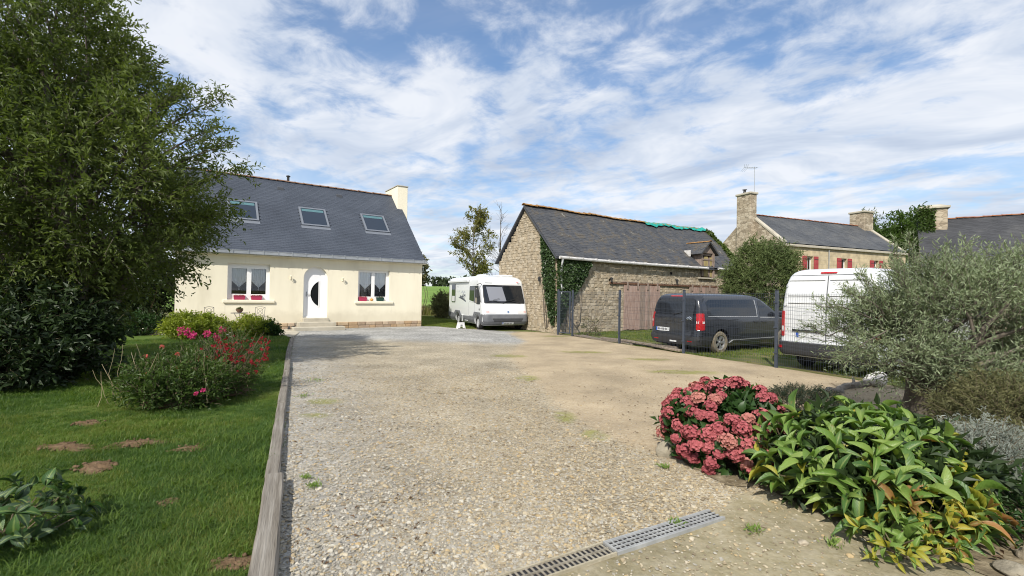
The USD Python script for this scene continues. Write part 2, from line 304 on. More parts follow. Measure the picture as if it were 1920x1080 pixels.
drive_nodes = {
    'g': ('geometry', {}), 'at': ('attribute', {'attribute': 'zones'}), 'sp': ('separate_color', {}), 'ap': ('attribute', {'attribute': 'apron'}),
    'vo': ('voronoi_texture', {'scale': 46.0, 'randomness': 1.0}), 'vs': ('separate_color', {}), 'vo2': ('voronoi_texture', {'scale': 21.0}), 'v2s': ('separate_color', {}),
    'big': ('noise_texture', {'scale': 0.8, 'detail': 6.0, 'roughness': 0.6}), 'mid': ('noise_texture', {'scale': 5.0, 'detail': 6.0, 'roughness': 0.65}), 'fin': ('noise_texture', {'scale': 90.0, 'detail': 4.0, 'roughness': 0.6}),
    'peb': ('rgb_ramp', {'ramp': [(0.0, (0.19, 0.155, 0.105)), (0.25, (0.30, 0.25, 0.17)), (0.5, (0.365, 0.31, 0.21)), (0.75, (0.34, 0.305, 0.235)), (0.92, (0.43, 0.38, 0.285)), (1.0, (0.51, 0.475, 0.40))]}),
    'gry': ('rgb_ramp', {'ramp': [(0.0, (0.22, 0.215, 0.20)), (0.4, (0.30, 0.295, 0.275)), (0.8, (0.36, 0.355, 0.33)), (1.0, (0.44, 0.435, 0.41))]}),
    'snd': ('rgb_ramp', {'ramp': [(0.25, (0.31, 0.235, 0.14)), (0.5, (0.41, 0.32, 0.205)), (0.75, (0.48, 0.39, 0.265))]}),
    'mos': ('rgb_ramp', {'ramp': [(0.3, (0.14, 0.15, 0.035)), (0.6, (0.24, 0.24, 0.065)), (0.8, (0.33, 0.29, 0.12))]}),
    'wob': ('math', {'math_type': 'multiply_add', 'value2': 0.9, 'value3': -0.45}), 'sadd': ('math', {'math_type': 'add'}), 'sw': ('map_range', {'range_type': 'smoothstep', 'from_min': 0.25, 'from_max': 0.75, 'clamp': True}),
    'madd': ('math', {'math_type': 'multiply'}), 'mw': ('map_range', {'range_type': 'smoothstep', 'from_min': 0.22, 'from_max': 0.62, 'to_max': 0.85, 'clamp': True}),
    'gadd': ('math', {'math_type': 'add'}), 'gw': ('map_range', {'range_type': 'smoothstep', 'from_min': 0.2, 'from_max': 0.9, 'clamp': True}),
    'm1': ('mix', {}), 'm2': ('mix', {}), 'm3': ('mix', {}), 'm4': ('mix', {}), 'sdm': ('mix', {'mix_type': 'mix', 'fac': 0.35}),
    'apc': ('rgb_ramp', {'ramp': [(0.3, (0.19, 0.165, 0.085)), (0.5, (0.28, 0.245, 0.15)), (0.68, (0.34, 0.30, 0.205))]}), 'apw': ('math', {'math_type': 'multiply', 'value2': 0.8}),
    'val': ('map_range', {'from_min': 0.3, 'from_max': 0.7, 'to_min': 0.66, 'to_max': 1.14}), 'hv': ('hsv', {}),
    'bh': ('math', {'math_type': 'multiply_add', 'value2': -0.7}), 'b': ('bump', {'strength': 0.6, 'distance': 0.012}),
    'p': ('principled_bsdf', {'roughness': 0.92, 'specular_ior_level': 0.18}),
}
drive_links = [('g.position', 'vo.vector'), ('g.position', 'vo2.vector'), ('g.position', 'big.vector'), ('g.position', 'mid.vector'), ('g.position', 'fin.vector'), ('at.color', 'sp.color'), ('vo.color', 'vs.color'), ('vo2.color', 'v2s.color'),
               ('vs.r', 'peb.fac'), ('v2s.g', 'gry.fac'), ('fin.fac', 'snd.fac'), ('mid.fac', 'mos.fac'), ('mid.fac', 'wob.value1'), ('sp.r', 'sadd.value1'), ('wob.value', 'sadd.value2'), ('sadd.value', 'sw.value'),
               ('sp.g', 'madd.value1'), ('mid.fac', 'madd.value2'), ('madd.value', 'mw.value'), ('sp.b', 'gadd.value1'), ('wob.value', 'gadd.value2'), ('gadd.value', 'gw.value'),
               ('gw.result', 'm1.fac'), ('peb.color', 'm1.color1'), ('gry.color', 'm1.color2'), ('snd.color', 'sdm.color1'), ('peb.color', 'sdm.color2'), ('sw.result', 'm2.fac'), ('m1.color', 'm2.color1'), ('sdm.color', 'm2.color2'),
               ('ap.fac', 'apw.value1'), ('mid.fac', 'apc.fac'), ('apw.value', 'm3.fac'), ('m2.color', 'm3.color1'), ('apc.color', 'm3.color2'), ('mw.result', 'm4.fac'), ('m3.color', 'm4.color1'), ('mos.color', 'm4.color2'),
               ('big.fac', 'val.value'), ('val.result', 'hv.value'), ('m4.color', 'hv.color'), ('hv.color', 'p.base_color'), ('vo2.distance', 'bh.value1'), ('fin.fac', 'bh.value3'), ('bh.value', 'b.height'), ('b.normal', 'p.normal')]
drive_m = MAT('driveway_look', drive_nodes, drive_links)
dp = solo('driveway', (v, f), drive_m, label='gravel driveway turning to sand towards the fence', cat='driveway', kind='structure')
_pv = UsdGeom.PrimvarsAPI(stage.GetPrimAtPath(dp))
_pv.CreatePrimvar('zones', Sdf.ValueTypeNames.Color3fArray, 'vertex').Set(Vt.Vec3fArray.FromNumpy(mask))
_pv.CreatePrimvar('apron', Sdf.ValueTypeNames.FloatArray, 'vertex').Set(Vt.FloatArray.FromNumpy(ap.astype(np.float32)))
LAWN = sg.Polygon([(x - 0.05, y) for x, y in RAIL[:-1]] + [(-7.35, 15.6), (-8.0, 16.6), (-10.5, 15.9), (-14.5, 18.6), (-24, 14), (-24, -3), (-0.55, -3)])
lv, lf = tri_poly(LAWN, 0.6, 0.012)
lv[:, 2] += 0.06 * (meshkit.fbm(np.column_stack([lv[:, :2] * 0.7, np.zeros(len(lv))]), 3, 9) - 0.45) * np.clip(sdist(LAWN.exterior, spts(lv[:, :2])) / 0.5, 0, 1)
lawn = solo('lawn', (lv, lf), lawn_m, label='lawn beside the driveway', cat='lawn', kind='structure', smooth=True)
solo('patio', tri_poly(sg.Polygon([(-8.1, 16.75), (-7.5, 16.15), (-8.25, 18.3), (-9.25, 19.6), (-13.5, 16.8), (-14, 16.2), (-10.9, 16.4)]), 0.5, 0.03), concrete_m, label='pale paved strip along the foot of the cream house', cat='patio', kind='structure')

# ---------------------------------------------------------------- slates, ridge tiles
def slate_roof(x0, x1, lo, hi, expo, width, rng, sag=None, ragged=0.0, holes=(), thick=0.012, jit=0.004):
    """courses of slates between the eave line lo=(y, z) and the ridge line hi=(y, z) of a roof that runs along x"""
    lo, hi = np.array(lo, float), np.array(hi, float); L = np.linalg.norm(hi - lo); d = (hi - lo) / L; nn = np.array([-d[1], d[0]])
    if nn[1] < 0: nn = -nn
    rows = int(L / expo); out = []
    for i in range(rows):
        s0 = i * expo; s1 = min(s0 + expo * 1.7, L)
        n = int((x1 - x0) / width) + 1
        xs = x0 + (np.arange(n + 1) - (0.5 if i % 2 else 0)) * width + rng.normal(0, jit, n + 1)
        a, b = np.clip(xs[:-1], x0, x1), np.clip(xs[1:] - 0.006, x0, x1)
        k = b - a > 0.02; a, b = a[k], b[k]
        mid = (a + b) / 2; sm = s0 + expo / 2
        keep = np.ones(len(a), bool)
        for hx0, hx1, hs0, hs1 in holes: keep &= ~((mid > hx0) & (mid < hx1) & (sm > hs0) & (sm < hs1))
        a, b = a[keep], b[keep]; n = len(a)
        dr = rng.normal(0, ragged, n); lift = np.abs(rng.normal(0, ragged * 0.6, n)); tw = rng.normal(0, ragged * 0.5, n)
        sb = s0 + dr; st = np.full(n, s1)
        def P(x, s, h):
            q = lo[None] + d[None] * s[:, None] + nn[None] * h[:, None]
            z = q[:, 1] + (sag(x, s / L) if sag else 0)
            return np.stack([x, q[:, 0], z], -1)
        hb = thick * 1.3 + lift
        V = np.stack([P(a, sb, hb - thick), P(b, sb + tw, hb - thick), P(b, st, np.full(n, -0.004)), P(a, st, np.full(n, -0.004)), P(a, sb, hb), P(b, sb + tw, hb), P(b, st, np.full(n, thick - 0.004)), P(a, st, np.full(n, thick - 0.004))], 1)
        out.append(V)
    V = np.concatenate(out); N = len(V)
    F = (BF[None] + (np.arange(N) * 8)[:, None, None]).reshape(-1, 3)
    return V.reshape(-1, 3), F
def ridge_tile(l, r, rng=None, flat=0.8):
    g = np.linspace(-1.25, 1.25, 7); prof = np.stack([np.sin(g) * r, np.cos(g) * r * flat], -1)
    rows = []
    for x, k in ((0, 1.0), (0.05, 1.0), (0.055, 0.9), (l, 0.86)): rows.append(np.column_stack([np.full(7, x), prof[:, 0] * k, prof[:, 1] * k]))
    v = np.vstack(rows); f = []
    for i in range(3):
        for j in range(6):
            A, B, C, D = i * 7 + j, i * 7 + j + 1, i * 7 + 7 + j + 1, i * 7 + 7 + j
            f += [[A, B, C], [A, C, D]]
    w = v * np.array([1, 0.8, 0.8]); n = len(v)
    f2 = [[a + n, c + n, b + n] for a, b, c in f]
    rim = [[0 + j, 1 + j, n + j + 1] for j in range(6)] + [[0 + j, n + j + 1, n + j] for j in range(6)]
    return np.vstack([v, w]), np.array(f + f2 + rim)
def rubble(poly, rng, h=(0.10, 0.19), w=(0.15, 0.40), depth=(0.02, 0.05), gap=0.012):
    """roughly coursed stones over a polygon in (x, z): [(area, mesh with y outward = -y)]"""
    x0, z0, x1, z1 = poly.bounds; z = z0; out = []
    from shapely.prepared import prep
    pp = prep(poly.buffer(-0.02))
    while z < z1:
        hh = rng.uniform(*h); x = x0 - rng.uniform(0, 0.2)
        while x < x1:
            ww = rng.uniform(*w) * (0.8 + 2.0 * (hh - h[0])); a, b, c, d = x + gap / 2, x + ww - gap / 2, z + gap / 2, z + hh - gap / 2
            x += ww
            if not pp.contains(sg.Point((a + b) / 2, (c + d) / 2)): continue
            q = sg.box(a, c, b, d).intersection(poly)
            if q.is_empty or q.area < 0.5 * (b - a) * (d - c): continue
            a, c, b, d = q.bounds
            dp_ = rng.uniform(*depth); J = lambda s: rng.normal(0, s, 4)
            X = np.array([a, b, b, a]) + J(0.009); Z = np.array([c, c, d, d]) + J(0.009)
            cx, cz = X.mean(), Z.mean(); k = 1 - rng.uniform(0.10, 0.24)
            ring = [np.column_stack([X, np.full(4, 0.0), Z]), np.column_stack([X, np.full(4, -dp_ * 0.55), Z]), np.column_stack([cx + (X - cx) * k, -dp_ + J(0.006), cz + (Z - cz) * k])]
            v = np.vstack(ring); f = []
            for r in range(2):
                for j in range(4):
                    A, B, C, D = r * 4 + j, r * 4 + (j + 1) % 4, r * 4 + 4 + (j + 1) % 4, r * 4 + 4 + j
                    f += [[A, B, C], [A, C, D]]
            f += [[8, 9, 10], [8, 10, 11]]
            out.append(((b - a) * (d - c), (v, np.array(f))))
        z += hh
    return out

# ---------------------------------------------------------------- the cream house
HOUSE = thing('cream_house', 'cream rendered house with blue slate roof, white arched door and three skylights', 'house', (-4.408, 22.94, 0), math.degrees(math.atan2(0.56175, 0.82731)))
rg = np.random.default_rng(11)
W0, W1, EAVE, RIDGE, RD = -9.8, 0.0, 3.11, 7.06, 4.14
arch = sg.Point(-4.88, 2.19).buffer(0.49, 24).union(rect(-5.37, 0.49, -4.39, 2.19))
win = [(-8.14, -6.65, 1.24, 2.68), (-3.08, -1.63, 1.22, 2.64)]
wall = rect(W0, 0.28, W1, EAVE).difference(arch)
for a, b, c, d in win: wall = wall.difference(rect(a, c, b, d))
front = facade(wall, 0, 0.25)
gab = lambda x0, x1: (lambda m: (np.stack([x0 + m[0][:, 2], m[0][:, 0], m[0][:, 1]], -1), m[1]))(extrude(sg.Polygon([(0.25, 0), (2 * RD, 0), (2 * RD, EAVE), (RD, RIDGE - 0.15), (0.25, EAVE + 0.2)]), x1 - x0))
part(HOUSE, 'wall', join([front, gab(W0, W0 + 0.25), gab(W1 - 0.25, W1), box(W0, W1, 2 * RD - 0.25, 2 * RD - 0.001, 0, EAVE - 0.002)]), render_m)
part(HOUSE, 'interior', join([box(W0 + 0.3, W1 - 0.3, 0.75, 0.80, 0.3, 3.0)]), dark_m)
# stone plinth: each stone a piece
part(HOUSE, 'plinth_bed', box(W0, W1 - 0.002, 0.012, 0.25, -0.05, 0.28), concrete_m)
x = W0
while x < W1 - 0.05:
    for zz in ((-0.02, 0.13), (0.14, 0.28)):
        pass
    x += 10
for zz0, zz1, off in ((-0.03, 0.125, 0.0), (0.135, 0.278, 0.15)):
    x = W0 - off
    while x < W1:
        w_ = rg.uniform(0.24, 0.52); a, b = max(x, W0), min(x + w_ - 0.012, W1)
        x += w_
        if b - a < 0.06 or (a < -4.42 and b > -5.34): continue
        part(HOUSE, 'plinth_stone', cbox(a, b, -0.03 - rg.uniform(0, 0.02), 0.02, zz0, zz1, 0.014), plinth_ms[rg.integers(4)])
# windows
lace_m = MAT('white_lace', {'p': ('principled_bsdf', {'base_color': (0.84, 0.86, 0.86), 'roughness': 0.9, 'specular_ior_level': 0.1})}, [])
def curtain(x0, x1, z0, ztop, zside, ztip):
    n = 25; xs = np.linspace(x0, x1, n); v = []; f = []
    for q, xx in enumerate(xs):
        zb = ztip + (zside - ztip) * abs(q / (n - 1) - 0.5) * 2
        yy = 0.012 * math.sin(q * 1.9)
        v += [[xx, yy, zb], [xx, yy, ztop], [xx, yy + 0.004, zb], [xx, yy + 0.004, ztop]]
    for q in range(n - 1):
        a = q * 4; b = a + 4
        f += [[a, b, b + 1], [a, b + 1, a + 1], [a + 2, b + 3, b + 2], [a + 2, a + 3, b + 3], [a, a + 2, b + 2], [a, b + 2, b]]
    return np.array(v), np.array(f)
for (a, b, c, d), panes in zip(win, ([(-7.99, -7.47, 1.47, 2.49), (-7.31, -6.78, 1.47, 2.49)], [(-2.98, -2.44, 1.42, 2.52), (-2.29, -1.76, 1.42, 2.52)])):
    fr = rect(a, c, b, d)
    for p in panes: fr = fr.difference(rect(p[0], p[2], p[1], p[3]))
    wp = part(HOUSE, 'window', facade(fr, 0.13, 0.19), pvc_m)
    for p in panes:
        part(wp, 'pane', box(p[0], p[1], 0.155, 0.163, p[2], p[3]), glass_m)
        m = curtain(p[0] + 0.01, p[1] - 0.01, 0, p[3], p[3] - 0.50, p[3] - 0.76)
        part(wp, 'curtain', mv(m, (0, 0.195, 0)), lace_m)
        mx_ = (p[0] + p[1]) / 2
        part(wp, 'tassel', tube([(mx_, 0.195, p[3] - 0.75), (mx_, 0.195, p[3] - 0.86)], [0.008, 0.02], 5), lace_m)
    part(HOUSE, 'window_sill', cbox(a - 0.14, b + 0.18, -0.07, 0.13, c - 0.12, c - 0.005, 0.012), render_m)
# door
door_m = plain('white_door', (0.82, 0.82, 0.83), 0.3)
dpth = part(HOUSE, 'door', facade(arch.difference(sg.Point(-4.45, 1.52).buffer(0.62, 24).intersection(rect(-6, 0.9, -4.72, 2.2)).buffer(0.0)), 0.15, 0.2), door_m)
half = sg.Point(-4.45, 1.52).buffer(0.62, 24).intersection(rect(-6, 0.9, -4.72, 2.2))
part(dpth, 'door_pane', facade(half.buffer(-0.012), 0.165, 0.185), plain('dark_door_glass', (0.012, 0.014, 0.015), 0.05))
part(dpth, 'pane_rim', facade(half.buffer(0.025).difference(half.buffer(-0.013)), 0.135, 0.186), pvc_m)
part(dpth, 'door_frame', facade(arch.difference(arch.buffer(-0.06)), 0.11, 0.149), pvc_m)
part(dpth, 'handle', join([bar((-5.22, 0.10, 1.50), (-5.08, 0.10, 1.50), 0.025), bar((-5.22, 0.15, 1.50), (-5.22, 0.09, 1.50), 0.025), box(-5.24, -5.20, 0.135, 0.15, 1.40, 1.60)]), zinc_m)
for xx, yy, zz, wv in ((-5.40, -0.28, 0.485, 0.0), (-5.62, -0.62, 0.33, 0.0), (-5.90, -1.0, 0.155, 0.0)):
    k = -4.88 - xx
    part(HOUSE, 'step', cbox(-4.88 - k, -4.88 + k, yy, 0.15 if zz > 0.4 else yy + 0.5, -0.05 if zz < 0.4 else 0.0, zz, 0.015), concrete_m)
for xx in (-5.88, -3.77):   # wall lamps
    lp = part(HOUSE, 'wall_lamp', join([box(xx - 0.03, xx + 0.03, -0.02, 0.0, 2.10, 2.22), tube([(xx, -0.02, 2.13), (xx, -0.09, 2.09), (xx, -0.11, 2.15)], 0.009, 5)]), render_m)
    part(lp, 'lamp_shade', mv(lathe([(0.015, 0), (0.03, 0.02), (0.045, 0.09), (0.02, 0.115), (0.001, 0.12)], 10), (xx, -0.11, 2.15)), plain('lamp_white', (0.72, 0.66, 0.50), 0.5))
# roof
sl = math.hypot(RD + 0.15, RIDGE - 3.13)
vx = [(-8.11, -6.95), (-5.24, -4.04), (-2.36, -1.16)]
s_of = lambda y: (y + 0.15) / (RD + 0.15) * sl
holes = [(a - 0.02, b + 0.02, s_of(1.42), s_of(2.5)) for a, b in vx]
roof = part(HOUSE, 'roof', join([hexa([(W0 - 0.1, -0.15, 3.05), (0.12, -0.15, 3.05), (0.12, RD, RIDGE - 0.09), (W0 - 0.1, RD, RIDGE - 0.09), (W0 - 0.1, -0.15, 3.12), (0.12, -0.15, 3.12), (0.12, RD, RIDGE - 0.012), (W0 - 0.1, RD, RIDGE - 0.012)]),
                                 hexa([(W0 - 0.1, RD, RIDGE - 0.09), (0.12, RD, RIDGE - 0.09), (0.12, 2 * RD + 0.15, 3.05), (W0 - 0.1, 2 * RD + 0.15, 3.05), (W0 - 0.1, RD, RIDGE - 0.012), (0.12, RD, RIDGE - 0.012), (0.12, 2 * RD + 0.15, 3.12), (W0 - 0.1, 2 * RD + 0.15, 3.12)])]), slate_under_m)
part(roof, 'slates', slate_roof(W0 - 0.1, 0.13, (-0.17, 3.115), (RD, RIDGE - 0.005), 0.118, 0.21, rg, ragged=0.0035, holes=holes), slate_new_m, kind='stuff')
xx = W0 - 0.1
while xx < -0.2:
    part(HOUSE, 'ridge_tile', mv(ridge_tile(0.42, 0.14), (xx, RD, RIDGE - 0.06 + rg.normal(0, 0.004))), tile_m); xx += 0.395
# skylights
vel_m = plain('skylight_grey', (0.15, 0.165, 0.19), 0.5, metal=0.1)
sky_glass_m = plain('skylight_glass', (0.022, 0.032, 0.05), 0.06, spec=0.22)
pit = math.degrees(math.atan2(RIDGE - 3.13, RD + 0.15))
for a, b in vx:
    w_, l_ = (b - a) / 2, (s_of(2.48) - s_of(1.44)) / 2
    sm = s_of(1.96); y_ = -0.15 + math.cos(math.radians(pit)) * sm; z_ = 3.12 + math.sin(math.radians(pit)) * sm
    T = lambda m: mv(rot(m, 'x', pit), ((a + b) / 2, y_, z_))
    P = lambda poly, h0, h1: T((lambda q: (np.stack([q[0][:, 0], q[0][:, 1], h0 + q[0][:, 2]], -1), q[1]))(extrude(poly, h1 - h0)))
    o = rect(-w_, -l_, w_, l_)
    s_ = part(HOUSE, 'skylight', P(o.difference(rect(-w_ + 0.085, -l_ + 0.085, w_ - 0.085, l_ - 0.085)), 0.0, 0.085), vel_m)
    part(s_, 'skylight_pane', P(rect(-w_ + 0.085, -l_ + 0.085, w_ - 0.085, l_ - 0.085), 0.02, 0.062), sky_glass_m)
    part(s_, 'blind', P(rect(-w_ + 0.12, l_ - 0.30, w_ - 0.12, l_ - 0.115), 0.0625, 0.066), plain('teal_blind_%d' % int(-a * 10), (0.07, 0.15, 0.165), 0.4))
    part(s_, 'flashing', P(rect(-w_ - 0.03, -l_ - 0.20, w_ + 0.03, -l_ - 0.005), 0.012, 0.035), vel_m)
for xx, yy in ((-5.86, 3.60), (-3.12, 3.60)):
    zz = 3.13 + (yy + 0.15) / (RD + 0.15) * (RIDGE - 3.13)
    part(HOUSE, 'roof_vent', hexa([(xx - 0.14, yy - 0.13, zz - 0.10), (xx + 0.14, yy - 0.13, zz - 0.10), (xx + 0.14, yy + 0.1, zz + 0.08), (xx - 0.14, yy + 0.1, zz + 0.08), (xx - 0.12, yy - 0.11, zz + 0.03), (xx + 0.12, yy - 0.11, zz + 0.03), (xx + 0.12, yy + 0.1, zz + 0.1), (xx - 0.12, yy + 0.1, zz + 0.1)]), slate_under_m)
fl = part(HOUSE, 'flue', tube([(-5.43, RD + 0.1, 6.9), (-5.43, RD + 0.1, 7.30)], 0.06, 10), black_m)
part(fl, 'flue_cap', mv(lathe([(0.001, 0), (0.10, 0.01), (0.10, 0.05), (0.04, 0.08), (0.001, 0.09)], 10), (-5.43, RD + 0.1, 7.31)), black_m)
ch = part(HOUSE, 'chimney', cbox(-0.16, 0.42, 3.16, 5.08, 5.3, 7.42, 0.01), render_m)
part(ch, 'chimney_cap', cbox(-0.19, 0.45, 3.13, 5.11, 7.421, 7.48, 0.01), concrete_m)
# gutter
g_ = part(HOUSE, 'gutter', join([box(W0 - 0.12, 0.13, -0.30, -0.285, 3.06, 3.18), box(W0 - 0.12, 0.13, -0.285, -0.17, 3.06, 3.075), box(W0 - 0.12, 0.13, -0.31, -0.284, 3.181, 3.20)]), zinc_m)
for k in range(19):
    xx = W0 + 0.2 + k * 0.53
    part(g_, 'gutter_bracket', join([box(xx, xx + 0.025, -0.318, -0.302, 3.05, 3.215), box(xx, xx + 0.025, -0.30, -0.12, 3.202, 3.215)]), zinc_m)
part(HOUSE, 'eave_board', box(W0 - 0.1, 0.12, -0.16, -0.002, 3.0, 3.049), render_m)
# ---------------------------------------------------------------- the barn
stone_cols = [(0.33, 0.272, 0.19), (0.375, 0.315, 0.228), (0.285, 0.24, 0.172), (0.41, 0.355, 0.268), (0.345, 0.295, 0.222)]
stone_ms = [noisy(f'field_stone_{i}', [(0.28, tuple(np.array(c) * 0.72)), (0.5, c), (0.75, tuple(np.array(c) * 1.12))], scale=4.5, detail=8, rough=0.95, bump=0.5, bscale=22, spec=0.1) for i, c in enumerate(stone_cols)]
mortar_m = noisy('earth_mortar', [(0.3, (0.22, 0.178, 0.12)), (0.5, (0.32, 0.265, 0.188)), (0.75, (0.385, 0.33, 0.245))], scale=2.0, detail=9, rough=0.95, bump=0.6, bscale=18, spec=0.1)
slate_old_m = noisy('old_slate', [(0.25, (0.045, 0.049, 0.058)), (0.42, (0.088, 0.093, 0.104)), (0.53, (0.115, 0.118, 0.124)), (0.59, (0.15, 0.125, 0.095)), (0.635, (0.13, 0.13, 0.125)), (0.67, (0.36, 0.35, 0.31))], scale=1.9, detail=9, rough=0.7, island=0.38, hue=0.02, spec=0.3, bump=0.25, bscale=30, nrough=0.72)
lichen_tile_m = noisy('lichen_ridge_tile', [(0.3, (0.22, 0.12, 0.06)), (0.5, (0.38, 0.21, 0.08)), (0.72, (0.46, 0.29, 0.11))], scale=6, detail=8, rough=0.9, bump=0.4, island=0.25)
wood_grey_m = noisy('weathered_plank', [(0.3, (0.17, 0.125, 0.10)), (0.5, (0.29, 0.225, 0.185)), (0.75, (0.38, 0.31, 0.265))], scale=5, detail=9, rough=0.9, bump=0.4, stretch=(4, 4, 0.5), island=0.15, spec=0.1)
wood_pink_m = noisy('pinkish_plank', [(0.3, (0.22, 0.14, 0.11)), (0.5, (0.33, 0.235, 0.195)), (0.75, (0.42, 0.32, 0.275))], scale=5, detail=9, rough=0.9, bump=0.4, stretch=(4, 4, 0.5), spec=0.1)
rust_m = noisy('rusty_rail', [(0.3, (0.09, 0.05, 0.035)), (0.6, (0.17, 0.09, 0.055)), (0.8, (0.24, 0.15, 0.10))], scale=6, rough=0.85, metal=0.2)
ochre_wood_m = noisy('ochre_board', [(0.3, (0.20, 0.15, 0.06)), (0.5, (0.33, 0.26, 0.11)), (0.75, (0.45, 0.38, 0.20))], scale=4, detail=8, rough=0.9, bump=0.3, stretch=(5, 5, 0.6))
gutter_m = noisy('pale_gutter', [(0.3, (0.36, 0.34, 0.31)), (0.5, (0.52, 0.51, 0.49)), (0.75, (0.62, 0.61, 0.60))], scale=7, detail=7, rough=0.7)
peel_m = noisy('peeling_pipe', [(0.38, (0.10, 0.11, 0.11)), (0.46, (0.52, 0.53, 0.54)), (0.75, (0.66, 0.67, 0.68))], scale=6, detail=6, rough=0.7, stretch=(1, 1, 0.6))
tarp_m = noisy('teal_tarp', [(0.3, (0.008, 0.20, 0.16)), (0.55, (0.012, 0.29, 0.235)), (0.8, (0.03, 0.37, 0.30))], scale=4, rough=0.5, bump=0.3, bscale=9, dist=0.05)
BARN = thing('stone_barn', 'old rubble stone barn with sagging slate roof and plank doors', 'barn', (1.8845, 19.943, 0), math.degrees(math.atan2(0.544335, 0.838868)))
rb = np.random.default_rng(21)
BL, BW, BE, BR = 13.6, 4.68, 3.28, 5.82
openings = [rect(4.12, -0.05, 6.38, 2.19), rect(8.92, -0.05, 11.42, 2.22), rect(9.86, 2.74, 10.80, 3.9), rect(7.38, 2.76, 7.50, 2.90), rect(3.06, 2.30, 3.18, 2.46)]
fw = rect(0, 0, BL, BE)
for o in openings: fw = fw.difference(o)
gpoly = sg.Polygon([(0, 0), (BW, 0), (BW, BE), (BW / 2, BR - 0.12), (0, BE)])
gm = extrude(sg.Polygon([(0.35, 0), (BW - 0.35, 0), (BW - 0.35, BE + 0.1), (BW / 2, BR - 0.18), (0.35, BE + 0.1)]), 0.35)
gable = lambda x: (np.stack([x + gm[0][:, 2], gm[0][:, 0], gm[0][:, 1]], -1), gm[1])
part(BARN, 'wall', join([facade(fw, 0, 0.35), facade(rect(0, 0, BL, BE), BW - 0.35, BW), gable(0.0), gable(BL - 0.35)]), mortar_m)
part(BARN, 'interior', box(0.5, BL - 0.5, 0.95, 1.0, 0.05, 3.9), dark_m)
stones = [(a, m) for a, m in rubble(fw, rb, h=(0.085, 0.17), w=(0.13, 0.30), depth=(0.006, 0.026))]
for a, m in rubble(gpoly.buffer(-0.01), rb, h=(0.075, 0.15), w=(0.10, 0.27), depth=(0.006, 0.030)):
    v = m[0]; stones.append((a, (np.column_stack([v[:, 1], BW - v[:, 0] if False else v[:, 0], v[:, 2]]), m[1][:, ::-1])))
order = sorted(range(len(stones)), key=lambda i: -stones[i][0])
big, rest = order[:300], order[300:]
for i in big: part(BARN, 'stone', stones[i][1], stone_ms[rb.integers(5)])
for k in range(5): part(BARN, 'small_stones', join([stones[i][1] for i in rest if i % 5 == k]), stone_ms[k], kind='stuff')
def sagf(x, t): return -0.07 * np.sin(np.clip(x / BL, 0, 1) * np.pi) * t - 0.05 * np.sin(np.asarray(x) * 0.9) * np.sin(np.pi * t) + 0.02 * np.sin(np.asarray(x) * 2.3 + t * 4)
def roof_side(sign):
    xs = np.linspace(-0.16, BL + 0.1, 30); v = []; f = []
    for x in xs:
        for t in (0, 0.35, 0.7, 1.0):
            y = -0.17 + (BW / 2 + 0.17) * t; z = BE + 0.0 + (BR - BE - 0.0) * t + sagf(x, t) - 0.03
            y = y if sign > 0 else BW - y
            v += [[x, y, z], [x, y, z - 0.07]]
    for i in range(len(xs) - 1):
        for j in range(3):
            a, b, c, d = (i * 4 + j) * 2, (i * 4 + j + 1) * 2, ((i + 1) * 4 + j + 1) * 2, ((i + 1) * 4 + j) * 2
            f += [[a, d, c], [a, c, b], [a + 1, c + 1, d + 1], [a + 1, b + 1, c + 1]]
    for j in range(3):
        for i in (0, len(xs) - 1):
            a, b = (i * 4 + j) * 2, (i * 4 + j + 1) * 2
            f += [[a, b, b + 1], [a, b + 1, a + 1]]
    return np.array(v), np.array(f)
roof = part(BARN, 'roof', join([roof_side(1), roof_side(-1)]), slate_under_m)
part(roof, 'slates', slate_roof(-0.18, BL + 0.12, (-0.19, BE - 0.02), (BW / 2, BR), 0.125, 0.20, rb, sag=sagf, ragged=0.009, jit=0.012, holes=[(9.95, 10.75, 0.0, 1.0)]), slate_old_m, kind='stuff')
xx = -0.18
while xx < 13.5:
    part(BARN, 'ridge_tile', mv(ridge_tile(0.40, 0.165), (xx, BW / 2 + rb.normal(0, 0.008), BR - 0.03 + float(sagf(xx + 0.2, 1.0)) + rb.normal(0, 0.008))), lichen_tile_m); xx += 0.37
# verge board and gutter
part(BARN, 'verge_board', join([bar((-0.12, -0.17, BE - 0.10), (-0.12, BW / 2, BR - 0.10), 0.05, 0.10, up=(1, 0, 0)), bar((-0.12, BW + 0.17, BE - 0.10), (-0.12, BW / 2 + 0.003, BR - 0.10), 0.05, 0.10, up=(1, 0, 0))]), slate_under_m)
g_ = part(BARN, 'gutter', tube([(-0.05, -0.26, 3.23), (3.0, -0.26, 3.20), (6.5, -0.265, 3.20), (10.15, -0.26, 3.21)], 0.065, 8), gutter_m)
part(BARN, 'gutter', tube([(11.1, -0.26, 3.23), (13.6, -0.26, 3.22)], 0.065, 8), gutter_m)
for xx in np.arange(0.4, 10.1, 0.8): part(g_, 'gutter_bracket', box(xx, xx + 0.03, -0.335, -0.1, 3.262, 3.285), gutter_m)
part(BARN, 'downpipe', tube([(0.12, -0.26, 3.19), (0.14, -0.20, 3.02), (0.17, -0.12, 2.85), (0.20, -0.10, 0.98)], 0.045, 8), peel_m)
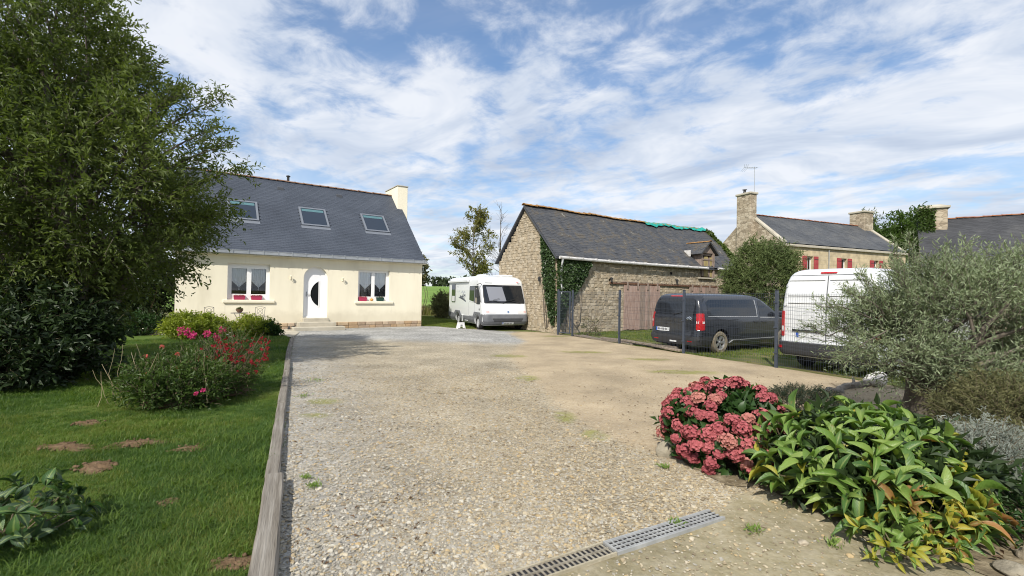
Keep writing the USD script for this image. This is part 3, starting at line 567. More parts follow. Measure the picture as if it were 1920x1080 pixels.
# plank doors hanging from a rusty rail
for a, b, zt, nn in ((4.0, 6.5, 2.17, 14), (8.85, 11.5, 2.18, 14)):
    w_ = (b - a) / nn
    dr = part(BARN, 'door', box(a + 0.03, b - 0.03, -0.035, -0.012, 0.12, zt - 0.08), wood_grey_m)
    for k in range(nn):
        z0 = 0.03 + rb.uniform(0, 0.05)
        part(dr, 'door_plank', box(a + k * w_ + 0.006, a + (k + 1) * w_ - 0.006, -0.075 - rb.uniform(0, 0.012), -0.036, z0, zt + rb.uniform(-0.02, 0.01)), wood_pink_m if rb.random() < 0.6 else wood_grey_m)
    for k in range(4):
        xx = a + 0.2 + k * (b - a - 0.4) / 3
        part(dr, 'door_hanger', join([box(xx - 0.05, xx + 0.05, -0.115, -0.09, zt - 0.2, zt + 0.16)]), wood_grey_m)
part(BARN, 'door_rail', join([box(3.08, 12.5, -0.085, -0.03, 2.20, 2.275), box(3.08, 12.5, -0.03, -0.001, 2.225, 2.25)]), rust_m)
part(BARN, 'lintel', cbox(3.9, 5.0, -0.045, -0.01, 2.29, 2.34, 0.01), wood_grey_m)
lamp_m = plain('dark_lantern', (0.03, 0.03, 0.03), 0.5)
def lantern(x, z): return join([box(x - 0.02, x + 0.02, -0.10, -0.0, z + 0.08, z + 0.11), mv(lathe([(0.001, -0.11), (0.045, -0.10), (0.06, 0.05), (0.075, 0.06), (0.02, 0.12), (0.001, 0.13)], 8), (x, -0.12, z))])
part(BARN, 'lantern', lantern(3.12, 2.38), lamp_m); part(BARN, 'lantern', lantern(7.78, 2.44), lamp_m)
lg = lantern(0, 0); part(BARN, 'lantern', mv((np.column_stack([lg[0][:, 1], lg[0][:, 0], lg[0][:, 2]]), lg[1][:, ::-1]), (-0.02, 1.05, 2.33)), lamp_m)
part(BARN, 'vent_hole', box(7.36, 7.52, -0.004, 0.3, 2.75, 2.91), dark_m)
# hay dormer
D = part(BARN, 'dormer', join([box(9.74, 9.86, -0.13, 0.45, 3.2, 4.05), box(10.80, 10.92, -0.13, 0.45, 2.70, 4.05), box(9.86, 10.80, -0.02, 0.3, 3.92, 4.05), facade(sg.Polygon([(9.72, 4.05), (10.94, 4.05), (10.33, 4.60)]), -0.10, 1.1), hexa([(9.745, 0.45, 3.5), (9.86, 0.45, 3.5), (9.86, 1.2, 4.04), (9.745, 1.2, 4.04), (9.745, 0.45, 4.045), (9.86, 0.45, 4.045), (9.86, 1.2, 4.045), (9.745, 1.2, 4.045)])]), wood_grey_m)
part(D, 'dormer_slates', join([slate_roof(-0.28, 1.25, (-0.78, 3.98), (0.0, 4.66), 0.13, 0.18, rb, ragged=0.012)]), slate_old_m, kind='stuff')
sp = stage.GetPrimAtPath(D + '/dormer_slates')
def turn(m, cx): v = m[0]; return (np.column_stack([cx + v[:, 1], v[:, 0], v[:, 2]]), m[1][:, ::-1])
def roof_half(sgn):
    m = slate_roof(-0.28, 1.25, (-0.80, 3.98), (0.0, 4.68), 0.13, 0.18, rb, ragged=0.012)
    v = m[0]; return (np.column_stack([10.33 + sgn * v[:, 1], v[:, 0], v[:, 2]]), m[1] if sgn < 0 else m[1][:, ::-1])
stage.RemovePrim(D + '/dormer_slates')
part(D, 'dormer_roof', join([roof_half(1), roof_half(-1), facade(sg.Polygon([(9.50, 3.97), (10.33, 4.665), (11.16, 3.97), (11.09, 3.94), (10.33, 4.60), (9.57, 3.94)]), -0.27, 1.2)]), slate_old_m, kind='stuff')
for k in range(4):
    m = ridge_tile(0.40, 0.12); v = m[0]
    part(D, 'ridge_tile', (np.column_stack([10.33 + v[:, 1], -0.30 + 0.37 * k + v[:, 0], 4.64 + v[:, 2]]), m[1][:, ::-1]), lichen_tile_m)
for k in range(5):
    a = 9.88 + k * 0.18; m_ = ochre_wood_m if k in (1, 2, 4) else wood_grey_m
    part(D, 'shutter_board', box(a + 0.006, a + 0.174, -0.06, -0.025, 2.78, 3.86 - rb.uniform(0, 0.06)), m_)
part(D, 'shutter_batten', join([box(9.9, 10.78, -0.082, -0.061, 3.16, 3.25), box(9.9, 10.78, -0.082, -0.061, 3.66, 3.74)]), wood_grey_m)
part(D, 'dormer_sill', cbox(9.6, 11.1, -0.12, 0.1, 2.64, 2.72, 0.012), concrete_m)
part(D, 'flashing', box(9.46, 9.50, 0.35, 0.75, 3.86, 4.20), gutter_m)
# teal tarpaulin over the broken end of the ridge
xs = np.linspace(7.97, 13.55, 46); v = []; f = []; k_ = 9
for i, x in enumerate(xs):
    for j, t in enumerate(np.linspace(-1, 1, k_)):
        dn = 0.17 + 0.05 * math.sin(x * 3.1) + 0.03 * math.sin(x * 11)
        y = BW / 2 + t * (dn + 0.05); z = BR + 0.115 - abs(t) ** 1.5 * (dn * 1.12) + float(sagf(x, 1.0)) + 0.018 * math.sin(x * 7 + j * 2.1) + 0.012 * math.sin(x * 17 - j)
        if x > 13.0: z += 0.06 * math.sin((x - 13.0) * 5.5)
        v.append([x, y, z])
n = len(v)
for i in range(len(xs) - 1):
    for j in range(k_ - 1):
        a = i * k_ + j; f += [[a, a + k_, a + k_ + 1], [a, a + k_ + 1, a + 1]]
v = np.array(v); f = np.array(f)
solo('tarpaulin', (np.vstack([v, v - [0, 0, 0.006]]), np.vstack([f, f[:, ::-1] + n])), tarp_m, 'teal green tarpaulin draped over the ridge of the stone barn', 'tarpaulin', smooth=True, loc=(1.8845, 19.943, 0), rotz=math.degrees(math.atan2(0.544335, 0.838868)))

# ---------------------------------------------------------------- stone house with red shutters, far right house
ashlar_m = MAT('pale_ashlar', {'g': ('geometry', {}), 'tc': ('texture_coordinate', {}), 's': ('separate_xyz', {}), 'xy': ('math', {'math_type': 'add'}), 'c': ('combine_xyz', {}),
    'b': ('brick_texture', {'color1': (0.56, 0.46, 0.30), 'color2': (0.48, 0.40, 0.27), 'mortar': (0.40, 0.34, 0.25), 'scale': 1.0, 'brick_width': 0.75, 'row_height': 0.32, 'mortar_size': 0.012, 'mortar_smooth': 0.3}),
    'n': ('noise_texture', {'scale': 2.5, 'detail': 7.0}), 'r': ('rgb_ramp', {'ramp': [(0.3, (0.70, 0.70, 0.68)), (0.6, (1, 1, 1)), (0.8, (1.1, 1.05, 0.95))]}), 'm': ('mix', {'mix_type': 'multiply', 'fac': 1.0}), 'p': ('principled_bsdf', {'roughness': 0.9, 'specular_ior_level': 0.1})},
    [('tc.object', 's.vector'), ('s.x', 'xy.value1'), ('s.y', 'xy.value2'), ('xy.value', 'c.x'), ('s.z', 'c.y'), ('c.vector', 'b.vector'), ('g.position', 'n.vector'), ('n.fac', 'r.fac'), ('b.color', 'm.color1'), ('r.color', 'm.color2'), ('m.color', 'p.base_color')])
rubble_far_m = MAT('far_rubble', {'tc': ('texture_coordinate', {}), 'mp': ('mapping', {'scale': (3.2, 3.2, 6.0)}), 'v': ('voronoi_texture', {'scale': 1.0}), 'vs': ('separate_color', {}), 'r': ('rgb_ramp', {'ramp': [(0.0, (0.25, 0.205, 0.15)), (0.5, (0.36, 0.30, 0.22)), (1.0, (0.46, 0.40, 0.31))]}),
    'd': ('voronoi_texture', {'scale': 1.0, 'feature': 'distance_to_edge'}), 'e': ('map_range', {'from_min': 0.0, 'from_max': 0.09, 'to_min': 0.62, 'to_max': 1.0, 'clamp': True}), 'h': ('hsv', {}), 'b': ('bump', {'strength': 0.6, 'distance': 0.03}), 'p': ('principled_bsdf', {'roughness': 0.95, 'specular_ior_level': 0.1})},
    [('tc.object', 'mp.vector'), ('mp.vector', 'v.vector'), ('mp.vector', 'd.vector'), ('v.color', 'vs.color'), ('vs.r', 'r.fac'), ('d.distance', 'e.value'), ('e.result', 'h.value'), ('r.color', 'h.color'), ('h.color', 'p.base_color'), ('e.result', 'b.height'), ('b.normal', 'p.normal')])
red_m = noisy('faded_red_paint', [(0.3, (0.26, 0.035, 0.04)), (0.6, (0.36, 0.055, 0.06)), (0.8, (0.42, 0.09, 0.09))], scale=4, rough=0.6)
red_tile_m = noisy('red_ridge_tile', [(0.3, (0.22, 0.08, 0.045)), (0.5, (0.36, 0.15, 0.08)), (0.75, (0.42, 0.22, 0.13))], scale=4, detail=7, rough=0.9, bump=0.3, island=0.25)
slate_mid_m = noisy('worn_slate', [(0.25, (0.06, 0.064, 0.07)), (0.5, (0.105, 0.11, 0.117)), (0.68, (0.16, 0.16, 0.155)), (0.8, (0.24, 0.235, 0.21))], scale=0.5, detail=10, rough=0.6, island=0.3, spec=0.35, stretch=(1, 1, 2.5), nrough=0.68)
STONE = thing('stone_house', 'long stone house with red shutters and two stone chimneys', 'house', (18.75, 32.5, 0), math.degrees(math.atan2(0.376, 0.926)))
rs = np.random.default_rng(31)
SL, SD, SE, SR = 13.9, 2.95, 5.5, 7.95
sw = rect(0, 0, SL, SE); wins = [(2.36, 3.06, 3.55, 4.72), (6.05, 6.75, 3.65, 4.72), (9.85, 10.5, 3.65, 4.72)]
for a, b, c, d in wins: sw = sw.difference(rect(a, c, b, d))
sgm = extrude(sg.Polygon([(0.4, 0), (2 * SD - 0.4, 0), (2 * SD - 0.4, SE), (2 * SD, SE), (SD, SR + 0.02), (0.0, SE), (0.4, SE)]), 0.45)
sgab = lambda x: (np.stack([x + sgm[0][:, 2], sgm[0][:, 0], sgm[0][:, 1]], -1), sgm[1])
part(STONE, 'front_wall', facade(sw, 0, 0.4), ashlar_m)
part(STONE, 'gable_wall', sgab(0.0), rubble_far_m); part(STONE, 'gable_wall', sgab(SL - 0.45), rubble_far_m)
part(STONE, 'rear_wall', box(0, SL, 2 * SD - 0.4, 2 * SD - 0.001, 0, SE - 0.01), rubble_far_m)
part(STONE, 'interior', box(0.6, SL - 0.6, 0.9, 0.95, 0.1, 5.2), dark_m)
part(STONE, 'cornice', join([cbox(-0.05, SL + 0.05, -0.16, 0.0, SE - 0.20, SE - 0.02, 0.03)]), concrete_m)
for a, b, c, d in wins:
    w_ = part(STONE, 'window', join([box(a, a + 0.07, 0.2, 0.26, c, d), box(b - 0.07, b, 0.2, 0.26, c, d), box(a + 0.07, b - 0.07, 0.2, 0.26, d - 0.07, d), box((a + b) / 2 - 0.03, (a + b) / 2 + 0.03, 0.205, 0.255, c, d - 0.07)]), pvc_m)
    part(w_, 'pane', box(a + 0.07, b - 0.07, 0.225, 0.235, c, d - 0.07), glass_m)
    for x0, x1 in ((a - 0.47, a - 0.02), (b + 0.02, b + 0.47)):
        sh = part(STONE, 'shutter', box(x0, x1, -0.06, -0.03, c, d), red_m)
        part(sh, 'hinge_strap', join([box(x0 + 0.02, x1, -0.068, -0.061, c + 0.2, c + 0.24), box(x0 + 0.02, x1, -0.068, -0.061, d - 0.24, d - 0.2)]), black_m)
sagS = lambda x, t: 0.04 * np.sin(np.asarray(x) * 0.8 + t * 3) * np.sin(np.pi * t)
sroof = part(STONE, 'roof', join([hexa([(0.25, -0.12, SE - 0.06), (SL - 0.25, -0.12, SE - 0.06), (SL - 0.25, SD, SR - 0.1), (0.25, SD, SR - 0.1), (0.25, -0.12, SE + 0.0), (SL - 0.25, -0.12, SE + 0.0), (SL - 0.25, SD, SR - 0.04), (0.25, SD, SR - 0.04)]),
    hexa([(0.25, SD, SR - 0.1), (SL - 0.25, SD, SR - 0.1), (SL - 0.25, 2 * SD + 0.1, SE - 0.06), (0.25, 2 * SD + 0.1, SE - 0.06), (0.25, SD, SR - 0.04), (SL - 0.25, SD, SR - 0.04), (SL - 0.25, 2 * SD + 0.1, SE), (0.25, 2 * SD + 0.1, SE)])]), slate_under_m)
part(sroof, 'slates', slate_roof(0.1, SL - 0.1, (-0.15, SE + 0.03), (SD, SR + 0.01), 0.14, 0.25, rs, sag=sagS, ragged=0.006), slate_mid_m, kind='stuff')
for sx in (0.0, SL - 0.42):
    part(STONE, 'gable_coping', join([hexa([(sx - 0.04, -0.05, SE + 0.0), (sx + 0.38, -0.05, SE + 0.0), (sx + 0.38, SD, SR + 0.03), (sx - 0.04, SD, SR + 0.03), (sx - 0.04, -0.05, SE + 0.13), (sx + 0.38, -0.05, SE + 0.13), (sx + 0.38, SD, SR + 0.15), (sx - 0.04, SD, SR + 0.15)])]), concrete_m)
xx = 0.3
while xx < SL - 1.2:
    part(STONE, 'ridge_tile', mv(ridge_tile(0.42, 0.14), (xx, SD, SR - 0.02 + rs.normal(0, 0.006))), red_tile_m); xx += 0.39
for x0, x1, zt in ((-0.45, 0.22, 9.35), (SL - 1.25, SL - 0.1, 9.05)):
    c_ = part(STONE, 'chimney', cbox(x0, x1, SD - 0.6, SD + 0.62, 0.0 if x0 < 1 else 7.0, zt, 0.02), rubble_far_m)
    part(c_, 'chimney_cap', join([cbox(x0 - 0.08, x1 + 0.08, SD - 0.68, SD + 0.70, zt + 0.001, zt + 0.16, 0.03)]), concrete_m)
    if x0 < 1: part(c_, 'chimney_pot', mv(lathe([(0.12, 0), (0.09, 0.25), (0.10, 0.28), (0.17, 0.30), (0.17, 0.33), (0.001, 0.34)], 10), ((x0 + x1) / 2, SD + 0.2, zt + 0.16)), black_m)
part(STONE, 'gutter_pipe', tube([(4.65, -0.06, 5.25), (4.65, -0.05, 3.2)], 0.035, 6), zinc_m)
c0, s0 = 0.926, 0.376
ax = np.array([18.75 + 0.12 * c0 - s0 * (SD - 0.45), 32.5 + 0.12 * s0 + c0 * (SD - 0.45)])
AN = thing('tv_antenna', 'thin television antenna mast on the left chimney of the stone house', 'antenna', (ax[0], ax[1], 9.3))
part(AN, 'mast', tube([(0, 0, -0.3), (0, 0, 2.15)], 0.022, 6), zinc_m)
part(AN, 'boom', tube([(-0.75, 0.1, 2.08), (0.25, -0.03, 2.08)], 0.016, 5), zinc_m)
for k, (q, l) in enumerate([(-0.75, 0.25), (-0.62, 0.3), (-0.48, 0.3), (-0.32, 0.26), (-0.15, 0.24), (0.02, 0.22), (0.2, 0.2)]):
    part(AN, 'antenna_rod', tube([(q - 0.12, 0.05 - l, 2.08 + (0.18 if k < 3 else 0.0)), (q, 0.05, 2.08), (q - 0.12, 0.05 + l, 2.08 - (0.22 if k < 3 else 0.0))], 0.010, 4), zinc_m)
# right house
RH = thing('slate_house', 'low stone house with dark slate roof and red ridge tiles behind the olive', 'house', (22.85, 25.1, 0), math.degrees(math.atan2(-0.58, 0.82)))
RE, RRZ, RDD = 2.6, 6.05, 3.1
part(RH, 'wall', join([box(-0.9, 14, -RDD + 0.2, -RDD + 0.6, 0, RE), box(-0.9, 14, RDD - 0.6, RDD - 0.2, 0, RE), (lambda m: (np.stack([-0.9 + m[0][:, 2], m[0][:, 0], m[0][:, 1]], -1), m[1]))(extrude(sg.Polygon([(-RDD + 0.6, 0), (RDD - 0.6, 0), (RDD - 0.6, RE), (0, RRZ - 0.2), (-RDD + 0.6, RE)]), 0.5))]), rubble_far_m)
rroof = part(RH, 'roof', join([hexa([(-0.9, -RDD, RE - 0.08), (14, -RDD, RE - 0.08), (14, 0, RRZ - 0.1), (-0.9, 0, RRZ - 0.1), (-0.9, -RDD, RE - 0.02), (14, -RDD, RE - 0.02), (14, 0, RRZ - 0.04), (-0.9, 0, RRZ - 0.04)]), hexa([(-0.9, 0, RRZ - 0.1), (14, 0, RRZ - 0.1), (14, RDD, RE - 0.08), (-0.9, RDD, RE - 0.08), (-0.9, 0, RRZ - 0.04), (14, 0, RRZ - 0.04), (14, RDD, RE - 0.02), (-0.9, RDD, RE - 0.02)])]), slate_under_m)
part(rroof, 'slates', slate_roof(-0.95, 8.0, (-RDD - 0.04, RE), (0, RRZ), 0.105, 0.20, rs, ragged=0.006), noisy('dark_slate', [(0.25, (0.05, 0.052, 0.058)), (0.55, (0.085, 0.087, 0.095)), (0.8, (0.15, 0.15, 0.15))], scale=1.2, detail=9, rough=0.6, island=0.45, spec=0.35), kind='stuff')
xx = 0.3
while xx < 8:
    part(RH, 'ridge_tile', mv(ridge_tile(0.36, 0.12), (xx, 0, RRZ - 0.03 + rs.normal(0, 0.008))), red_tile_m); xx += 0.34
cc = part(RH, 'chimney', cbox(-0.8, 0.25, -0.6, 0.6, 4.6, 6.55, 0.03), rubble_far_m)
part(cc, 'chimney_cap', join([cbox(-0.9, 0.35, -0.7, 0.7, 6.551, 6.68, 0.02), hexa([(-0.8, -0.6, 6.681), (0.25, -0.6, 6.681), (0.25, 0.6, 6.681), (-0.8, 0.6, 6.681), (-0.5, -0.35, 6.80), (0.0, -0.35, 6.80), (0.0, 0.35, 6.80), (-0.5, 0.35, 6.80)])]), concrete_m)
# ---------------------------------------------------------------- vehicles
def interp(tab): 
    t = np.array(tab, float); return lambda z: np.interp(z, t[:, 0], t[:, 1])
class Body:
    """a shell of stacked rounded outlines: rear and front x, half width and corner radii as functions of height"""
    def __init__(s, zs, xr, xf, hw, rr, rf):
        s.zs = np.array(zs, float); s.xr, s.xf, s.hw, s.rr, s.rf = map(interp, (xr, xf, hw, rr, rf))
    def ring(s, z, n=7):
        xr, xf, w, a, b = s.xr(z), s.xf(z), s.hw(z), s.rr(z), s.rf(z); g = np.linspace(0, np.pi / 2, n)
        p = []
        for cx, cy, r, ph in ((xf - b, w - b, b, 0), (xr + a, w - a, a, np.pi / 2), (xr + a, -w + a, a, np.pi), (xf - b, -w + b, b, 1.5 * np.pi)):
            p.append(np.column_stack([cx + r * np.cos(g + ph), cy + r * np.sin(g + ph), np.full(n, z)]))
        return np.vstack(p)
    def shell(s):
        rings = [s.ring(z) for z in s.zs]; m = len(rings[0]); v = np.vstack(rings); f = []
        for i in range(len(rings) - 1):
            for j in range(m):
                A, B, C, D = i * m + j, i * m + (j + 1) % m, (i + 1) * m + (j + 1) % m, (i + 1) * m + j
                f += [[A, B, C], [A, C, D]]
        n = len(v); v = np.vstack([v, rings[0].mean(0), rings[-1].mean(0)])
        for j in range(m): f += [[n, (j + 1) % m, j], [n + 1, (len(rings) - 1) * m + j, (len(rings) - 1) * m + (j + 1) % m]]
        return v, np.array(f)
    def side(s, x, z):
        w, a, b, xr, xf = s.hw(z), s.rr(z), s.rf(z), s.xr(z), s.xf(z)
        dx = np.where(x > xf - b, x - (xf - b), 0); dr = np.where(x < xr + a, xr + a - x, 0)
        return np.where(dx > 0, w - b + np.sqrt(np.maximum(b * b - dx * dx, 0)), np.where(dr > 0, w - a + np.sqrt(np.maximum(a * a - dr * dr, 0)), w))
    def end(s, y, z, front):
        w = s.hw(z); r = s.rf(z) if front else s.rr(z); x = s.xf(z) if front else s.xr(z)
        d = np.maximum(np.abs(y) - (w - r), 0); k = r - np.sqrt(np.maximum(r * r - d * d, 0))
        return x - k if front else x + k
    def patch(s, poly, where, t=0.006, sign=-1, size=0.10, deep=0.012):
        """a panel laid on the shell; poly in (x, z) for a side, in (y, z) for an end"""
        v, f = extrude(poly, 1.0)
        v, f = trimesh.remesh.subdivide_to_size(np.column_stack([v[:, :2], v[:, 2] * 0.05]), f, size, max_iter=12)
        h = v[:, 2] / 0.05 * (t + deep) - deep
        if where == 'side':
            y = s.side(v[:, 0], v[:, 1]) + h; return np.column_stack([v[:, 0], sign * y, v[:, 1]]), (f if sign < 0 else f[:, ::-1])
        x = s.end(v[:, 0], v[:, 1], where == 'front')
        if where == 'front': return np.column_stack([x + h, v[:, 0], v[:, 1]]), f
        return np.column_stack([x - h, v[:, 0], v[:, 1]]), f[:, ::-1]
def cut(mesh, tools):
    a = m3.Manifold(m3.Mesh(np.asarray(mesh[0], np.float32), np.asarray(mesh[1], np.uint32)))
    for t in tools: a = a - t
    o = a.to_mesh(); return np.array(o.vert_properties[:, :3]), np.array(o.tri_verts)
def arch_tool(x, z, r, y0, y1): return m3.Manifold.cylinder(abs(y1 - y0), r, r, 36).rotate([-90, 0, 0]).translate([x, min(y0, y1), z])
def P2(*p): return sg.Polygon(p)
def rrect(a, b, c, d, r=0.03): return sg.box(a, b, c, d).buffer(-r).buffer(r, 6)
tyre_m = noisy('tyre_rubber', [(0.3, (0.018, 0.018, 0.018)), (0.7, (0.035, 0.034, 0.032))], scale=8, rough=0.9, spec=0.2)
mud_tyre_m = noisy('dusty_tyre', [(0.3, (0.13, 0.11, 0.08)), (0.55, (0.20, 0.175, 0.13)), (0.75, (0.26, 0.23, 0.18))], scale=7, rough=0.95, spec=0.1)
alloy_m = plain('alloy', (0.55, 0.56, 0.57), 0.3, metal=0.8)
hubcap_m = plain('grey_hubcap', (0.42, 0.43, 0.44), 0.4, metal=0.3)
red_lens_m = plain('red_lens', (0.40, 0.010, 0.012), 0.15, coat=0.6)
white_lens_m = plain('clear_lens', (0.62, 0.60, 0.60), 0.12, coat=0.6)
amber_lens_m = plain('pinkish_lens', (0.60, 0.42, 0.40), 0.15)
plate_m = plain('number_plate', (0.66, 0.68, 0.70), 0.4)
blue_m = plain('blue_band', (0.02, 0.08, 0.42), 0.4)
ink_m = plain('plate_ink', (0.02, 0.02, 0.025), 0.5)
chrome_m = plain('chrome', (0.72, 0.73, 0.74), 0.12, metal=1.0)
glossblack_m = plain('dark_glass', (0.012, 0.014, 0.017), 0.04, spec=0.7)
white_paint_m = plain('white_paint', (0.63, 0.645, 0.65), 0.28, coat=0.4)
dark_paint_m = plain('graphite_paint', (0.018, 0.020, 0.025), 0.2, spec=0.55, coat=0.7)
trim_m = noisy('grey_trim', [(0.3, (0.10, 0.105, 0.115)), (0.7, (0.15, 0.155, 0.165))], scale=4, rough=0.6)
bumper_m = plain('black_bumper', (0.03, 0.031, 0.033), 0.55)
def wheel(veh, x, y, z, r, w, out, spokes, tm_, rim_m):
    """out = -1 or 1, the side that faces outwards"""
    T = lambda m: mv(rot(m, 'x', 90 if out < 0 else -90), (x, y, z))
    k = r
    ty = part(veh, 'wheel', T(lathe([(0.60 * k, -w / 2), (0.93 * k, -w / 2), (k, -w * 0.32), (k, w * 0.32), (0.93 * k, w / 2), (0.68 * k, w / 2), (0.64 * k, w * 0.36), (0.62 * k, 0.0), (0.60 * k, -w / 2)], 30)), tm_, smooth=35)
    ms = [lathe([(0.63 * k, w * 0.30), (0.66 * k, w * 0.36), (0.655 * k, w * 0.40), (0.61 * k, w * 0.36), (0.58 * k, w * 0.20)], 30), mv(lathe([(0.001, 0.04), (0.10 * k, 0.038), (0.13 * k, 0.02), (0.14 * k, -0.02)], 14), (0, 0, w * 0.22))]
    if spokes:
        for i in range(spokes):
            for o in (-0.16, 0.16):
                g = i * 2 * np.pi / spokes; a, b = g + o * 0.4, g + o
                ms.append(bar((0.09 * k * math.cos(a), 0.09 * k * math.sin(a), w * 0.24), (0.60 * k * math.cos(b), 0.60 * k * math.sin(b), w * 0.30), 0.035, 0.03))
    else:
        ms.append(mv(lathe([(0.001, 0.015), (0.30 * k, 0.012), (0.40 * k, 0.03), (0.60 * k, 0.0), (0.61 * k, -0.03)], 24), (0, 0, w * 0.30)))
    part(ty, 'rim', T(join(ms)), rim_m, smooth=35)
    part(ty, 'wheel_well_disc', T(lathe([(0.001, -0.06), (0.60 * k, -0.06)], 20)), black_m)
def text_at(veh, txt, h, T, mat):
    t = meshkit.text_mesh(txt, h, 0.003); return part(veh, 'plate_lettering', T(tm(t)), mat)

# --- motorhome
MH = thing('motorhome', 'white integrated motorhome with grey skirts parked against the barn gable', 'motorhome', (-2.45, 26.18, 0), math.degrees(math.atan2(-0.917, 0.40)))
mb = Body([0.24, 0.30, 0.42, 0.56, 0.72, 0.74, 0.90, 1.05, 1.18, 1.22, 1.5, 1.8, 2.03, 2.08, 2.2, 2.32, 2.40, 2.45, 2.48, 2.50],
          [(0.24, 0.35), (0.42, 0.08), (0.74, 0.0), (2.2, 0.02), (2.4, 0.08), (2.5, 0.4)],
          [(0.24, 5.46), (0.30, 5.54), (0.42, 5.60), (0.56, 5.60), (0.72, 5.57), (0.74, 5.55), (0.9, 5.50), (1.18, 5.38), (1.22, 5.33), (2.03, 4.98), (2.08, 5.0), (2.2, 4.96), (2.32, 4.86), (2.40, 4.72), (2.45, 4.55), (2.48, 4.35), (2.5, 3.9)],
          [(0.24, 1.03), (0.42, 1.10), (0.74, 1.10), (2.2, 1.09), (2.32, 1.07), (2.4, 1.03), (2.45, 0.97), (2.48, 0.88), (2.5, 0.7)], [(0.2, 0.08), (2.5, 0.08)], [(0.2, 0.22), (1.2, 0.20), (2.03, 0.16), (2.3, 0.24), (2.5, 0.4)])
WX, WR = (1.72, 4.72), 0.31
tools = [arch_tool(x, WR, 0.40, sy * 1.4, sy * 0.72) for x in WX for sy in (-1, 1)]
part(MH, 'body', cut(mb.shell(), tools), white_paint_m, smooth=28)
wpoly = P2((-0.98, 1.24), (0.98, 1.24), (0.94, 2.02), (-0.94, 2.02)).buffer(-0.04).buffer(0.04, 5)
part(MH, 'windscreen', mb.patch(wpoly, 'front'), glossblack_m, smooth=30)
part(MH, 'windscreen_blind', mb.patch(P2((-0.72, 1.32), (0.10, 1.32), (-0.02, 1.96), (-0.80, 1.96)), 'front', t=0.008, deep=0.001), plain('silver_blind', (0.20, 0.21, 0.24), 0.35), smooth=30)
for sy in (-1, 1):
    sk = P2((0.10, 0.28), (0.5, 0.30), (5.36, 0.26), (5.40, 0.72), (5.30, 0.73), (4.72 + 0.55, 0.66), (4.72 + 0.40, 0.80), (4.72 - 0.40, 0.80), (4.72 - 0.58, 0.58), (1.72 + 0.60, 0.56), (1.72 + 0.38, 0.78), (1.72 - 0.38, 0.78), (1.72 - 0.60, 0.62), (0.06, 0.66)).difference(sg.Point(4.72, WR).buffer(0.41, 20)).difference(sg.Point(1.72, WR).buffer(0.41, 20))
    part(MH, 'skirt', mb.patch(sk, 'side', t=0.02, sign=sy), trim_m, smooth=30)
    cabw = P2((3.55, 1.33), (3.58, 2.0), (4.80, 2.0), (5.16, 1.30), (5.05, 1.16), (4.7, 1.16), (4.2, 1.27)).buffer(-0.05).buffer(0.05, 5)
    part(MH, 'cab_window', mb.patch(cabw, 'side', sign=sy), glossblack_m, smooth=30)
    part(MH, 'window_pillar', mb.patch(P2((4.27, 1.24), (4.27, 1.97), (4.37, 1.97), (4.39, 1.22)), 'side', t=0.012, sign=sy), trim_m)
    part(MH, 'screen_pillar', mb.patch(P2((5.20, 1.22), (4.84, 2.02), (4.93, 2.02), (5.29, 1.22)), 'side', t=0.012, sign=sy), hubcap_m)
    part(MH, 'curtain', mb.patch(P2((4.45, 1.24), (4.50, 1.9), (4.60, 1.9), (4.62, 1.22)), 'side', t=0.009, sign=sy, deep=0.001), plain('cream_curtain_%d' % (sy + 1), (0.35, 0.31, 0.24), 0.9))
    part(MH, 'side_window', mb.patch(rrect(0.62, 1.17, 1.25, 2.12, 0.06), 'side', sign=sy, t=0.018), glossblack_m)
    part(MH, 'side_blind', mb.patch(rrect(0.70, 1.22, 1.17, 1.50, 0.03), 'side', sign=sy, t=0.021), plain('white_blind_%d' % (sy + 1), (0.55, 0.56, 0.56), 0.7))
    part(MH, 'door_seam', mb.patch(rrect(3.50, 0.60, 4.30, 1.25, 0.05).difference(rrect(3.512, 0.612, 4.288, 1.238, 0.05)), 'side', sign=sy, t=0.002, deep=0.001), trim_m)
part(MH, 'awning', cbox(0.10, 3.5, -1.19, -1.092, 2.19, 2.31, 0.02), white_paint_m)
for y0 in (-0.55, 0.25):
    wpr = part(MH, 'wiper', join([bar((5.40, y0 + 0.5, 1.23), (5.31, y0, 1.36), 0.018), bar((5.365, y0 - 0.28, 1.30), (5.30, y0 + 0.30, 1.44), 0.014)]), black_m)
part(MH, 'windscreen_seal', mb.patch(wpoly.buffer(0.03).difference(wpoly.buffer(-0.01)), 'front', t=0.010), black_m, smooth=30)
bumper = P2((-1.085, 0.26), (1.085, 0.26), (1.10, 0.74), (-1.10, 0.74))
part(MH, 'bumper', mb.patch(bumper, 'front', t=0.03), trim_m, smooth=30)
gr = part(MH, 'grille', mb.patch(P2((-0.62, 0.42), (0.72, 0.42), (0.80, 0.55), (-0.68, 0.55)), 'front', t=0.034), black_m)
for zz in (0.455, 0.505): part(gr, 'grille_bar', mb.patch(rect(-0.64, zz, 0.74, zz + 0.012), 'front', t=0.042), trim_m)
for a, b in ((-0.98, -0.50), (0.56, 1.0)):
    hl = part(MH, 'headlight', mb.patch(rrect(a, 0.785, b, 0.905, 0.02), 'front', t=0.012), white_lens_m, smooth=30)
    part(hl, 'indicator', mb.patch(rect(a + 0.02, 0.80, a + 0.16, 0.89) if a < 0 else rect(b - 0.14, 0.80, b - 0.02, 0.89), 'front', t=0.015), amber_lens_m)
pl = part(MH, 'number_plate', mb.patch(rect(-0.22, 0.27, 0.34, 0.375), 'front', t=0.045), plate_m)
part(pl, 'blue_band', mb.patch(rect(-0.22, 0.27, -0.16, 0.375), 'front', t=0.047, deep=-0.044), blue_m)
